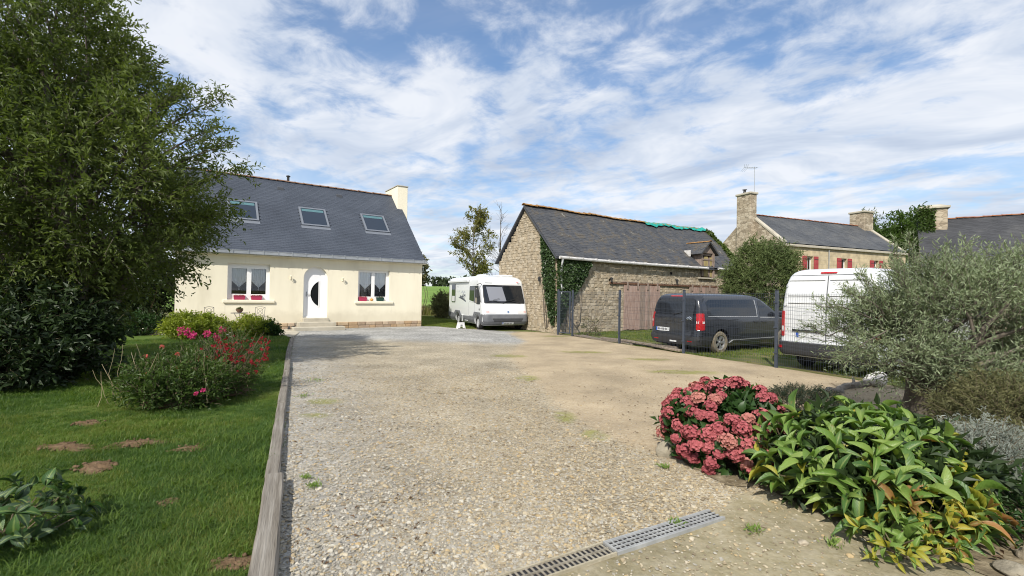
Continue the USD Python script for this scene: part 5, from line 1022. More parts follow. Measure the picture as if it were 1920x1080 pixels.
for i in range(6):
    for j in range(20):
        A, B, C_, D_ = i * 20 + j, i * 20 + (j + 1) % 20, (i + 1) * 20 + (j + 1) % 20, (i + 1) * 20 + j; f += [[A, B, C_], [A, C_, D_]]
v = np.vstack([v, [[0, 0, 0.8]]]); f += [[len(v) - 1, 120 + j, 120 + (j + 1) % 20] for j in range(20)]
part(OL, 'trunk', (v, np.array(f)), bark_m, smooth=50)
part(OL, 'branch', join([limb(ro, (ro.normal() * 0.12, ro.normal() * 0.1, 0.6), q, 0.05, 0.008, 0.08, 6, 5) for q in C[ro.choice(len(C), 45, replace=False)]] + sh + [thin_sticks(tw1[0][::2], tw1[1][::2], 0.0035, 0.0012), thin_sticks(tw2[0], tw2[1], 0.0025, 0.001)]), bark_m)

# ---------------------------------------------------------------- hydrangea and the broad-leaved shrubs
hyd_leaf_m = leafy('hydrangea_leaf', [(0.0, (0.020, 0.050, 0.012)), (0.5, (0.040, 0.085, 0.020)), (0.9, (0.070, 0.12, 0.03)), (1.0, (0.14, 0.15, 0.04))], trans=0.25, rough=0.45, clump=3)
petal2_m = leafy('salmon_faded_petal', [(0.0, (0.36, 0.12, 0.11)), (0.5, (0.52, 0.25, 0.21)), (1.0, (0.58, 0.42, 0.32))], trans=0.25, rough=0.7, spec=0.1, clump=5)
petal3_m = leafy('browning_petal', [(0.0, (0.24, 0.10, 0.08)), (0.5, (0.38, 0.20, 0.14)), (1.0, (0.42, 0.36, 0.20))], trans=0.25, rough=0.8, spec=0.1, clump=5)
petal_m = leafy('faded_petal', [(0.0, (0.30, 0.07, 0.085)), (0.4, (0.46, 0.14, 0.15)), (0.75, (0.57, 0.26, 0.25)), (1.0, (0.62, 0.45, 0.36))], trans=0.25, rough=0.7, spec=0.1, clump=5)
rh = np.random.default_rng(61)
HY = thing('hydrangea', 'rounded hydrangea covered in faded pink red flower heads beside the gravel', 'hydrangea', (2.20, 4.78, 0))
def flower_head(rng, c, o, r, n):
    u = rvec(rng, n); u = unit(u + o * 0.9); P = c + u * r * np.array([1.0, 1.0, 0.8]) * rng.uniform(0.55, 1.15, n)[:, None]
    ms = []
    S = unit(np.cross(u, rvec(rng, n))); T = np.cross(u, S); k = rng.uniform(0.016, 0.024, n)
    for i in range(4):
        g = i * np.pi / 2; D = S * math.cos(g) + T * math.sin(g) + u * 0.25
        ms.append(leaves(P, D, u, k, k * 1.15, fold=0.15, droop=-0.15))
    return join(ms)
hc = np.array([0, 0, 0.32]); hr = np.array([0.57, 0.60, 0.45]); heads = 0; tries = 0; HP = []
while heads < 120 and tries < 9000:
    tries += 1; u = rvec(rh, 1)[0]
    if u[2] < -0.75 or (u[2] > 0.75 and rh.random() < 0.4): continue
    p = hc + u * hr * rh.uniform(0.93, 1.05)
    if p[2] < 0.05 or any(np.linalg.norm(p - q) < 0.098 for q in HP) or meshkit.noise(p * 4.5 + 9, 4) < 0.44: continue
    HP.append(p); heads += 1
    part(HY, 'flower_head', flower_head(rh, p + rh.normal(size=3) * 0.015, unit(u + [0, 0, 0.2]), rh.uniform(0.045, 0.085), 85), petal_m if rh.random() < 0.80 else petal2_m if rh.random() < 0.68 else petal3_m)
for px_, pz in (((-0.17, -0.15), 0.77), ((0.05, -0.1), 0.80), ((-0.42, -0.1), 0.60)):
    p = np.array([px_[0], px_[1], pz]); HP.append(p); part(HY, 'flower_head', flower_head(rh, p, np.array([0, 0, 1.0]), 0.075, 90), petal_m)
oval = blade_rows(5, 0.25, 0.25, shape=lambda t: np.sin(np.pi * t ** 0.85) ** 0.75)
C, O = sample_crown(rh, [(tuple(hc), tuple(hr * 0.95))], 230, shell=0.8, zmin=0.04, seed=5)
nl = 0; LV = []
for i in range(len(C)):
    for k in range(2):
        D = unit(O[i] * 0.6 + rvec(rh, 1)[0] * 0.8); L = rh.uniform(0.08, 0.13)
        LV.append(place_blade(oval, C[i], D, unit(O[i] + [0, 0, 0.5] + rh.normal(size=3) * 0.3), L, L * 0.62))
for m in LV[:140]: part(HY, 'leaf', m, hyd_leaf_m, smooth=True)
part(HY, 'inner_leaves', join(LV[140:]), hyd_leaf_m, kind='stuff', smooth=True)
part(HY, 'inner_foliage', foliage(rh, *sample_crown(rh, [(tuple(hc * 0.9), tuple(hr * 0.8))], 170, shell=0.3, zmin=0.03, seed=15), 3, 4, 0.12, 0.10, 0.06)[0], hyd_leaf_m, kind='stuff')
part(HY, 'stem', join([limb(rh, (rh.normal() * 0.1, rh.normal() * 0.1, -0.02), q * 0.96, 0.008, 0.005, 0.05, 5, 4) for q in HP]), twig_m)

big_leaf_nodes = lambda name, ramp: MAT(name, {'g': ('geometry', {}), 'oi': ('object_info', {}), 'n': ('noise_texture', {'scale': 5.0, 'detail': 4.0}), 'ad': ('math', {'math_type': 'multiply_add', 'value2': 0.9, 'value3': -0.25}), 'wn': ('white_noise_texture', {'dimensions': '1D'}), 'ad2': ('math', {'math_type': 'multiply_add', 'value2': 0.55}), 'r': ('rgb_ramp', {'ramp': ramp}),
    'p': ('principled_bsdf', {'roughness': 0.45, 'specular_ior_level': 0.35}), 't': ('translucent_bsdf', {}), 'x': ('mix_closure', {'fac': 0.22}), 'tc': ('mix', {'mix_type': 'multiply', 'fac': 1.0, 'color2': (1.3, 1.4, 0.5)}), 'w': ('noise_texture', {'scale': 60.0, 'detail': 2.0}), 'b': ('bump', {'strength': 0.5, 'distance': 0.004}), 'bl': ('attribute', {'attribute': 'blade'}), 'bs': ('separate_color', {}), 'vl': ('math', {'math_type': 'multiply', 'value2': 62.0}), 'vw': ('math', {'math_type': 'multiply_add', 'value2': -16.0}), 'si': ('math', {'math_type': 'sine'}), 'bh': ('math', {'math_type': 'multiply_add', 'value2': 0.22}), 'rb': ('map_range', {'range_type': 'smoothstep', 'from_min': 0.72, 'from_max': 1.0, 'to_min': 0.0, 'to_max': 0.55, 'clamp': True}), 'rm': ('mix', {'color2': (0.26, 0.33, 0.10)}), 'hl': ('noise_texture', {'scale': 28.0, 'detail': 3.0}), 'hm': ('map_range', {'range_type': 'smoothstep', 'from_min': 0.62, 'from_max': 0.72, 'to_max': 0.45, 'clamp': True}), 'sp2': ('mix', {'color2': (0.20, 0.13, 0.05)})},
    [('g.position', 'n.vector'), ('g.position', 'w.vector'), ('bl.color', 'bs.color'), ('bs.g', 'vl.value1'), ('bs.b', 'vw.value1'), ('vl.value', 'vw.value3'), ('vw.value', 'si.value1'), ('si.value', 'bh.value1'), ('w.fac', 'bh.value3'), ('bh.value', 'b.height'), ('b.normal', 'p.normal'), ('n.fac', 'ad.value1'), ('oi.random', 'wn.w'), ('wn.value', 'ad2.value1'), ('ad.value', 'ad2.value3'), ('ad2.value', 'r.fac'), ('bs.r', 'rb.value'), ('rb.result', 'rm.fac'), ('r.color', 'rm.color1'), ('g.position', 'hl.vector'), ('hl.fac', 'hm.value'), ('hm.result', 'sp2.fac'), ('rm.color', 'sp2.color1'), ('sp2.color', 'p.base_color'), ('sp2.color', 'tc.color1'), ('tc.color', 't.color'), ('p.BSDF', 'x.closure1'), ('t.BSDF', 'x.closure2')], surface='x.closure')
green_ms = [big_leaf_nodes(f'broad_leaf_{i}', r) for i, r in enumerate([
    [(0.0, (0.07, 0.14, 0.022)), (0.5, (0.115, 0.20, 0.036)), (1.0, (0.165, 0.25, 0.06))],
    [(0.0, (0.11, 0.18, 0.035)), (0.5, (0.165, 0.25, 0.055)), (1.0, (0.23, 0.30, 0.085))],
    [(0.0, (0.035, 0.085, 0.020)), (0.5, (0.065, 0.13, 0.032)), (1.0, (0.10, 0.17, 0.045))]])]
yellow_m = big_leaf_nodes('yellowing_leaf', [(0.0, (0.14, 0.17, 0.02)), (0.5, (0.28, 0.26, 0.03)), (0.8, (0.40, 0.30, 0.04)), (1.0, (0.40, 0.20, 0.05))])
russet_m = big_leaf_nodes('russet_leaf', [(0.0, (0.14, 0.10, 0.03)), (0.4, (0.27, 0.14, 0.045)), (0.8, (0.36, 0.15, 0.06)), (1.0, (0.38, 0.20, 0.10))])
def lance(t): return np.sin(np.pi * np.clip(t, 0, 1) ** 0.9) ** 0.85
def blade_coords(rows):
    return np.array([c for t in np.linspace(0, 1, rows) for c in ((0, t, 1), (1, t, 0), (0, t, 1))], np.float32)
BC6, BC5 = blade_coords(6), blade_coords(5)
TPL = [blade_rows(6, f_, c_, shape=lance) for f_, c_ in ((0.35, 0.10), (0.5, 0.22), (0.25, 0.34), (0.45, -0.05))]
rl = np.random.default_rng(71)
LS = thing('broad_leaved_shrub', 'large shrub of long glossy green leaves in rosettes, front of the bed', 'shrub', (2.92, 3.83, 0))
ells = [((-0.14, 0, 0.31), (0.66, 0.66, 0.40)), ((0.18, 0.05, 0.32), (0.48, 0.56, 0.43)), ((-0.05, -0.42, 0.17), (0.52, 0.40, 0.32))]
RC, RO = sample_crown(rl, ells, 900, shell=0.9, zmin=0.06, seed=8)
sel = []
for i in range(len(RC)):
    if all(np.linalg.norm(RC[i] - RC[j]) > 0.105 for j in sel): sel.append(i)
LV = []
for i in sel:
    ax = unit(RO[i] * np.array([1, 1, 0.6]) + [0, 0, 0.95] + rl.normal(size=3) * 0.25); s = unit(np.cross(ax, rl.normal(size=3))); t = np.cross(ax, s); k = rl.integers(5, 9); ph = rl.uniform(0, 6.28)
    low = RC[i][2] < 0.34; right = RC[i][0] > 0.1
    for q in range(k):
        g = ph + q * 2.4; rad = s * math.cos(g) + t * math.sin(g); e = rl.uniform(0.3, 1.0) if q < k - 2 else 1.4
        L = rl.uniform(0.12, 0.225) if q < k - 2 else rl.uniform(0.08, 0.13)
        D = unit(rad + ax * e); y = rl.random()
        m_ = yellow_m if y < (0.26 if low and right else 0.13 if low else 0.05) else russet_m if y < (0.36 if low and right else 0.16 if low else 0.06) else green_ms[rl.integers(3)]
        LV.append((place_blade(TPL[rl.integers(4)], RC[i] - ax * 0.02 * q, D, unit(ax - rad * 0.3), L, L * rl.uniform(0.26, 0.33)), m_, np.linalg.norm(RC[i] + [2.92, 3.83, -1.65])))
LV.sort(key=lambda q: q[2])
for m, mat_, _ in LV[:300]: part(LS, 'leaf', m, mat_, smooth=True, blade=BC6)
for k, mat_ in enumerate(green_ms + [yellow_m, russet_m]):
    g_ = [m for m, q, _ in LV[300:] if q is mat_]
    if g_: part(LS, 'rear_leaves', join(g_), mat_, kind='stuff', smooth=True, blade=BC6)
C, O = sample_crown(rl, [((0.1, 0.05, 0.25), (0.75, 0.65, 0.4))], 260, shell=0.2, zmin=0.03, seed=9)
part(LS, 'inner_leaves', foliage(rl, C, O, 3, 4, 0.14, 0.13, 0.045)[0], laurel_m, kind='stuff')
part(LS, 'stem', join([limb(rl, (rl.normal() * 0.15, rl.normal() * 0.12, -0.02), RC[i] * 0.97, 0.010, 0.005, 0.06, 5, 5) for i in sel[::2]]), twig_m)
dusk_m = big_leaf_nodes('dusky_leaf', [(0.0, (0.020, 0.045, 0.018)), (0.5, (0.04, 0.075, 0.03)), (1.0, (0.07, 0.11, 0.05))])
def rosette_plant(name, label, loc, r, h, n, mats, L, seed, cat='plant', w=0.33, up=0.75, tpl=TPL):
    rng = np.random.default_rng(seed); p = thing(name, label, cat, loc)
    P, O = sample_crown(rng, [((0, 0, h * 0.45), (r, r, h * 0.52))], n, shell=0.6, zmin=0.03, seed=seed)
    groups = {}
    for i in range(len(P)):
        for q in range(5):
            D = unit(O[i] * 0.5 + rvec(rng, 1)[0] * 0.8 + [0, 0, up * 0.5]); l = L * rng.uniform(0.6, 1.2)
            k = rng.integers(len(mats)); groups.setdefault(k, []).append(place_blade(tpl[rng.integers(len(tpl))], P[i], D, unit(O[i] + [0, 0, 0.8] + rng.normal(size=3) * 0.3), l, l * w))
    for k, g in groups.items(): part(p, 'leaves', join(g), mats[k], smooth=True, kind='stuff', blade=BC6 if len(tpl) > 1 else BC5)
    part(p, 'stem', join([limb(rng, (rng.normal() * 0.05, rng.normal() * 0.05, -0.02), q, 0.006, 0.003, 0.05, 4, 4) for q in P[:24]]), twig_m)
    return p
rosette_plant('yellowing_plant', 'yellowing plant with orange brown leaves at the right foot of the glossy shrub', (2.80, 3.22, 0), 0.28, 0.42, 54, [yellow_m, russet_m, green_ms[1], yellow_m], 0.10, 72)
rosette_plant('russet_plant', 'orange brown leaved plant between the glossy shrub and the sand patch', (3.72, 5.05, 0), 0.34, 0.52, 46, [russet_m, russet_m, green_ms[0], yellow_m], 0.10, 73)
rosette_plant('sprouting_plant', 'upright green sprout behind the hydrangea', (3.05, 6.05, 0), 0.17, 0.58, 16, [green_ms[0], green_ms[2]], 0.13, 74)
rosette_plant('bottom_plant', 'green and yellow leaves low at the foot of the glossy shrub by the gravel edge', (2.55, 3.05, 0), 0.30, 0.22, 30, [green_ms[1], yellow_m, green_ms[0]], 0.09, 75)
rosette_plant('dark_leaf_plant', 'dark green broad-leaved plant on the lawn in front of the large tree', (-3.25, 3.0, 0), 0.46, 0.36, 90, [dusk_m, green_ms[2], dusk_m, dusk_m], 0.105, 76, w=0.5, tpl=[oval])
silver_m = leafy('silver_leaf', [(0.0, (0.20, 0.22, 0.19)), (0.5, (0.33, 0.36, 0.32)), (1.0, (0.46, 0.49, 0.45))], trans=0.12, rough=0.8, spec=0.1, clump=4)
bush('silver_shrub', 'silvery grey fine-leaved shrub at the edge of the flower bed', (4.15, 4.1, 0), (0.46, 0.46, 0.60), 330, silver_m, 0.035, 0.006, twigs=6, per=10, tl=0.14, seed=77, shell=0.55, gap=0.42, gs=5, along=0.5, b=0.5)
dry_m = leafy('dry_leaf', [(0.0, (0.09, 0.095, 0.04)), (0.5, (0.165, 0.16, 0.07)), (0.85, (0.24, 0.20, 0.10)), (1.0, (0.31, 0.23, 0.15))], trans=0.2, rough=0.7, clump=3)
bush('dry_shrub', 'half dry olive green shrub behind the silvery shrub', (5.55, 5.15, 0), (0.75, 0.65, 0.85), 400, dry_m, 0.05, 0.011, twigs=6, per=8, tl=0.2, seed=78, shell=0.35, b=0.7)
bush('dry_shrub', 'tangle of dry brown stems under the silvery shrub', (4.15, 3.55, 0), (0.50, 0.42, 0.30), 110, dry_m, 0.035, 0.008, twigs=6, per=4, tl=0.22, seed=79, stems=40, shell=0.2)
dwarf_m = leafy('dark_dwarf_leaf', [(0.0, (0.020, 0.032, 0.018)), (0.6, (0.045, 0.06, 0.035)), (1.0, (0.09, 0.10, 0.07))], trans=0.15, clump=5)
bush('dwarf_shrub', 'low dark green cushion plant behind the hydrangea', (4.05, 6.55, 0), (0.62, 0.45, 0.42), 380, dwarf_m, 0.03, 0.009, twigs=5, per=8, tl=0.1, seed=80, shell=0.6)
red_flower_m = leafy('red_petal', [(0.0, (0.25, 0.015, 0.03)), (0.6, (0.38, 0.03, 0.05)), (1.0, (0.46, 0.09, 0.08))], trans=0.3, rough=0.7, clump=5, spec=0.1)
pink_flower_m = leafy('pink_petal', [(0.0, (0.45, 0.04, 0.15)), (0.6, (0.56, 0.08, 0.23)), (1.0, (0.62, 0.22, 0.34))], trans=0.3, rough=0.7, clump=5, spec=0.1)
salmon_m = leafy('salmon_petal', [(0.0, (0.50, 0.10, 0.09)), (0.6, (0.58, 0.20, 0.17)), (1.0, (0.60, 0.33, 0.27))], trans=0.3, rough=0.7, clump=5, spec=0.1)
def blossom(rng, c, r, n=14, k=0.6): 
    u = rvec(rng, n); return leaves(c + u * r * 0.25, unit(u + [0, 0, 0.2]), rvec(rng, n), r * rng.uniform(0.7, 1.1, n), r * k, 0.2, 0.1)
meadow_m = leafy('bed_leaf', [(0.0, (0.035, 0.065, 0.014)), (0.4, (0.07, 0.115, 0.022)), (0.8, (0.12, 0.17, 0.035)), (1.0, (0.20, 0.21, 0.065))], trans=0.32, clump=3)
straw_m = noisy('straw', [(0.3, (0.24, 0.19, 0.10)), (0.7, (0.38, 0.32, 0.20))], scale=6, rough=0.9)
rf = np.random.default_rng(91)
b1 = bush('flowering_shrub', 'tall bushy perennial with many small red flowers beside the sleeper edging', (-4.42, 7.30, 0), (0.52, 0.5, 0.98), 190, meadow_m, 0.045, 0.018, twigs=5, per=6, tl=0.24, seed=92, shell=0.3, gap=0.44, gs=3, b=0.9, stems=30)
for i in range(150):
    g, q = rf.uniform(0, 6.28), rf.random() ** 0.5; c = np.array([math.cos(g) * 0.55 * q + 0.10, math.sin(g) * 0.5 * q, rf.uniform(0.45, 1.02) * (1 - 0.15 * q)])
    if c[0] < -0.15 and rf.random() < 0.7: continue
    part(b1, 'flower', blossom(rf, c, rf.uniform(0.02, 0.036), 9, 0.8), red_flower_m)
part(b1, 'flower_stalk', join([limb(rf, (rf.normal() * 0.1, rf.normal() * 0.1, 0), (rf.normal() * 0.3, rf.normal() * 0.3, rf.uniform(0.7, 1.0)), 0.006, 0.003, 0.06, 5, 4) for _ in range(26)]), twig_m)
b2 = bush('perennial_clump', 'dense green clump with a few pink blooms at the lawn end of the flower bed', (-4.66, 6.55, 0), (0.74, 0.6, 0.68), 290, meadow_m, 0.055, 0.024, twigs=5, per=6, tl=0.22, seed=93, shell=0.35, stems=20, gap=0.40, gs=2.2, b=0.8)
for c in [(0.62, -0.5, 0.30), (0.70, -0.48, 0.34), (-0.05, 0.1, 0.72), (-0.35, 0.2, 0.80), (-0.5, 0.1, 0.68), (0.1, -0.1, 0.55), (-0.15, -0.35, 0.5)]:
    part(b2, 'flower', blossom(rf, np.array(c), 0.034, 16, 0.9), salmon_m if c[0] < 0.5 else pink_flower_m)
DS = [(rf.uniform(-0.75, 0.6), rf.normal() * 0.25) for _ in range(46)]
part(b2, 'dry_stalk', join([limb(rf, (x, y, 0.1), (x + rf.normal() * 0.13, y + rf.normal() * 0.10, rf.uniform(0.40, 0.85)), 0.004, 0.0025, 0.04, 5, 4) for x, y in DS]), straw_m)
b3 = bush('phlox', 'leafy plant topped with bright pink flower heads behind the clump', (-5.15, 7.8, 0), (0.5, 0.4, 0.80), 150, meadow_m, 0.06, 0.022, twigs=5, per=6, tl=0.2, seed=94, b=0.8)
for c in [(-0.28, 0, 0.93), (-0.2, 0.05, 0.90), (-0.12, -0.05, 0.86), (0.12, 0, 0.88), (0.33, 0.05, 0.96), (0.25, 0, 0.85)]:
    part(b3, 'flower_head', join([blossom(rf, np.array(c) + rf.normal(size=3) * 0.03, 0.035, 9, 0.9) for _ in range(8)]), pink_flower_m)
gold_m = leafy('golden_leaf', [(0.0, (0.14, 0.19, 0.02)), (0.5, (0.30, 0.34, 0.04)), (1.0, (0.48, 0.44, 0.07))], trans=0.3, clump=3)
bush('golden_shrub', 'low yellow green shrub before the garden table', (-10.3, 15.35, 0), (1.05, 0.7, 0.85), 300, gold_m, 0.09, 0.04, twigs=5, per=6, tl=0.22, seed=95)
bush('small_shrub', 'small mixed shrub left of the house steps', (-9.0, 16.3, 0), (0.68, 0.5, 0.68), 170, gold_m, 0.08, 0.035, twigs=5, per=6, tl=0.2, seed=96)
bush('small_shrub', 'small dark red green shrub beside the paved strip by the steps', (-8.45, 16.45, 0), (0.35, 0.3, 0.55), 90, hyd_leaf_m, 0.08, 0.045, twigs=4, per=6, tl=0.16, seed=97)
bush('small_shrub', 'small green bush at the left corner of the cream house', (-12.9, 16.3, 0), (0.6, 0.5, 0.75), 150, hyd_leaf_m, 0.09, 0.04, twigs=4, per=6, tl=0.2, seed=98)
# ---------------------------------------------------------------- trees and bushes farther off
cyp_m = leafy('cypress_leaf', [(0.0, (0.06, 0.09, 0.03)), (0.45, (0.14, 0.175, 0.06)), (0.8, (0.23, 0.25, 0.095)), (1.0, (0.32, 0.235, 0.135))], trans=0.2, clump=0.9, rough=0.7)
bush('evergreen_shrub', 'big feathery evergreen shrub at the end of the barn', (11.95, 22.3, 0), (1.75, 1.6, 4.85), 700, cyp_m, 0.16, 0.035, twigs=6, per=9, tl=0.5, seed=101, shell=0.55, gap=0.36, gs=1.0, b=0.25, stems=20)
green_tree_m = leafy('bright_tree_leaf', [(0.0, (0.035, 0.065, 0.012)), (0.5, (0.075, 0.125, 0.022)), (1.0, (0.15, 0.19, 0.04))], trans=0.3, clump=0.4)
bush('background_tree', 'bright green tree behind the right gable of the stone house', (42.3, 50.5, 0), (3.4, 3.0, 12.0), 420, green_tree_m, 0.42, 0.17, twigs=6, per=7, tl=1.1, seed=102, cat='tree', shell=0.5, gap=0.33, gs=0.5, stems=10)
bush('background_tree', 'darker conifer with a pointed top behind the stone house chimney', (39.6, 52.5, 0), (1.9, 1.8, 13.0), 260, cyp_m, 0.40, 0.10, twigs=6, per=7, tl=0.9, seed=103, cat='tree', shell=0.5, stems=8)
bush('field_bush', 'brownish green bush at the field edge between the house and the motorhome', (-4.45, 30.3, 0), (0.58, 0.6, 1.75), 150, dry_m, 0.13, 0.05, twigs=5, per=6, tl=0.35, seed=104)
bush('small_tree', 'small tree just showing past the right corner of the cream house', (-6.85, 33.5, 0), (0.8, 0.8, 2.2), 90, dry_m, 0.2, 0.08, twigs=5, per=6, tl=0.35, seed=105, cat='tree', zc=3.3)
def slim_tree(label, loc, h, r, n, mat, seed, L=0.24, bare=False):
    rng = np.random.default_rng(seed); p = thing('slender_tree', label, 'tree', loc)
    tr = [tube([(0, 0, -0.2), (0.05, 0, h * 0.3), (-0.05, 0.05, h * 0.65), (0.0, 0, h)], [0.11, 0.08, 0.05, 0.01], 7)]; C = []; O = []; A = []; B = []
    for i in range(n):
        z = h * rng.uniform(0.2, 0.95); rr = r * (1.25 - abs(z / h - 0.5)) * (1 - 0.75 * max(0, z / h - 0.5)); g = rng.uniform(0, 6.28)
        tip = np.array([math.cos(g) * rr, math.sin(g) * rr, min(z + rr * rng.uniform(0.7, 1.3), h * 1.03)])
        tr.append(limb(rng, (0, 0, z), tip, 0.03, 0.006, 0.06, 6, 4))
        for q in rng.uniform(0.3, 1.0, 5):
            c = np.array([0, 0, z]) + (tip - [0, 0, z]) * q; C.append(c); O.append(unit(tip - [0, 0, z] + rng.normal(size=3)))
            e = c + unit(O[-1] + [0, 0, 0.6]) * rng.uniform(0.3, 0.9); A.append(c); B.append(e)
    part(p, 'trunk', join(tr + [thin_sticks(np.array(A), np.array(B), 0.012, 0.005)]), bark_m)
    if mat is not None: part(p, 'crown', foliage(rng, np.array(C), np.array(O), 4, 4, 0.4, L, L * 0.5, c=1.0)[0], mat)
    return p
autumn_m = leafy('autumn_leaf', [(0.0, (0.11, 0.12, 0.03)), (0.5, (0.23, 0.205, 0.055)), (0.85, (0.36, 0.27, 0.08)), (1.0, (0.40, 0.27, 0.11))], trans=0.4, clump=0.6)
slim_tree('slender tree with thin yellowing leaves rising behind the motorhome', (-3.75, 45, 0.1), 9.2, 1.75, 60, autumn_m, 111, 0.22)
slim_tree('bare leafless thin tree against the sky left of the barn', (-1.15, 45, 0.1), 10.2, 1.0, 26, None, 112)
# hedges on the skyline: one mass far away
rngh = np.random.default_rng(113); n = 900
hx = rngh.uniform(-130, 130, n); hh = 1.5 + 5.5 * meshkit.fbm(np.column_stack([hx * 0.05, np.zeros(n), np.zeros(n)]), 3, 4)
HP = np.column_stack([hx, 216 + rngh.uniform(-3, 3, n), 4.2 + hh * rngh.random(n) ** 0.7]); 
part_m = leafy('far_hedge_leaf', [(0.0, (0.03, 0.045, 0.02)), (0.6, (0.06, 0.08, 0.035)), (1.0, (0.10, 0.115, 0.05))], trans=0.15, clump=0.1)
solo('distant_hedge', foliage(rngh, HP, rvec(rngh, n), 5, 5, 1.2, 1.3, 0.8, c=1.0)[0], part_m, 'line of dark hedgerow trees on the far edge of the green field', 'hedge', kind='stuff')
# ivy
ivy_m = leafy('ivy_leaf', [(0.0, (0.022, 0.045, 0.013)), (0.5, (0.048, 0.085, 0.022)), (0.9, (0.095, 0.14, 0.038)), (1.0, (0.15, 0.18, 0.055))], trans=0.15, rough=0.4, clump=1.4)
ivy_light_m = leafy('pale_ivy_leaf', [(0.0, (0.05, 0.08, 0.015)), (0.5, (0.11, 0.15, 0.03)), (1.0, (0.22, 0.23, 0.05))], trans=0.25, clump=1.5)
BA = math.atan2(0.544335, 0.838868); bd = np.array([0.838868, 0.544335, 0]); bn = np.array([-0.544335, 0.838868, 0]); B0 = np.array([1.8845, 19.943, 0])
def ivy(label, faces, seed, mat=None, size=0.085):
    """faces: (polygon, map (u, v) -> local point, outward normal, leaves)"""
    rng = np.random.default_rng(seed); p = thing('ivy', label, 'climbing plant', (1.8845, 19.943, 0), math.degrees(BA)); ms = []; st = []
    for poly, fn, nrm, n in faces:
        x0, y0, x1, y1 = poly.bounds; q = rng.uniform((x0, y0), (x1, y1), (n * 5, 2))
        edge = np.array([poly.exterior.distance(sg.Point(a)) if poly.contains(sg.Point(a)) else -1 for a in q])
        nz = meshkit.fbm(np.column_stack([q * 3.0, np.zeros(len(q))]), 3, seed)
        q, e = q[(edge > 0.14 * (nz - 0.35))][:n], edge[(edge > 0.14 * (nz - 0.35))][:n]
        nrm = np.asarray(nrm, float); depth = rng.uniform(0.03, 0.20, len(q)) * np.clip(e / 0.3 + 0.35, 0.3, 1) * (0.6 + 0.8 * meshkit.noise(np.column_stack([q * 4, np.zeros(len(q))]), seed + 1))
        P = np.array([fn(a, b) for a, b in q]) + nrm * depth[:, None]
        D = unit(np.array([0, 0, -0.7]) + nrm * 0.45 + rvec(rng, len(q)) * 0.8); N = unit(nrm + np.array([0, 0, 0.5]) + rvec(rng, len(q)) * 0.5)
        s = rng.uniform(0.7, 1.3, len(q)) * size; ms.append(leaves(P, D, N, s, s * 0.85, 0.15, 0.15))
        for _ in range(10):
            a = rng.uniform(x0, x1); b = rng.uniform((y0 + y1) / 2, y1)
            if poly.contains(sg.Point(a, b)): st.append(limb(rng, np.array(fn((x0 + x1) / 2 * 0.6 + a * 0.4, y0)) + nrm * 0.03, np.array(fn(a, b)) + nrm * 0.03, 0.02, 0.006, 0.04, 6, 4))
    part(p, 'foliage', join(ms), mat or ivy_m)
    if st: part(p, 'vine_stem', join(st), bark_m)
    return p
ivy('dark green ivy climbing the near corner of the stone barn to the eaves', [
    (P2((-0.02, 0.25), (0.22, 0.35), (0.65, 1.2), (1.5, 2.3), (1.95, 3.05), (1.8, 3.25), (-0.05, 3.25)), lambda a, b: (a, -0.02, b), (0, -1, 0), 4200),
    (P2((0.0, 0.2), (0.15, 0.3), (0.42, 0.85), (0.75, 2.0), (0.95, 3.2), (1.12, 4.4), (0.55, 3.85), (0.0, 3.25)), lambda a, b: (-0.02, a, b), (-1, 0, 0), 3200)], 121)
ivy('yellow green creeper over the far verge of the barn roof', [
    (P2((13.05, 0.25), (14.0, 0.1), (14.0, 1.25), (13.8, 2.3), (13.45, 2.3), (13.5, 1.3)), lambda a, b: (a, b, 3.28 + 1.085 * b + 0.05), (0, -0.7, 0.7), 1900)], 122, ivy_light_m, 0.12)
p = thing('ivy', 'bright ivy smothering the left side of the far right chimney', 'climbing plant', (22.85, 25.1, 0), math.degrees(math.atan2(-0.58, 0.82)))
rngi = np.random.default_rng(123); q = rngi.uniform((-0.85, -0.65, 4.2), (-0.35, 0.6, 6.75), (1500, 3)); q[:, 0] -= 0.15 * rngi.random(1500)
q2 = rngi.uniform((-0.9, -0.70, 4.3), (-0.25, -0.58, 6.7), (900, 3)); q = np.vstack([q, q2]); n = len(q)
part(p, 'foliage', leaves(q, unit(np.array([-0.3, -0.5, -0.5]) + rvec(rngi, n) * 0.8), unit(np.array([-0.5, -0.6, 0.5]) + rvec(rngi, n) * 0.6), rngi.uniform(0.09, 0.16, n), rngi.uniform(0.08, 0.13, n)), green_tree_m)
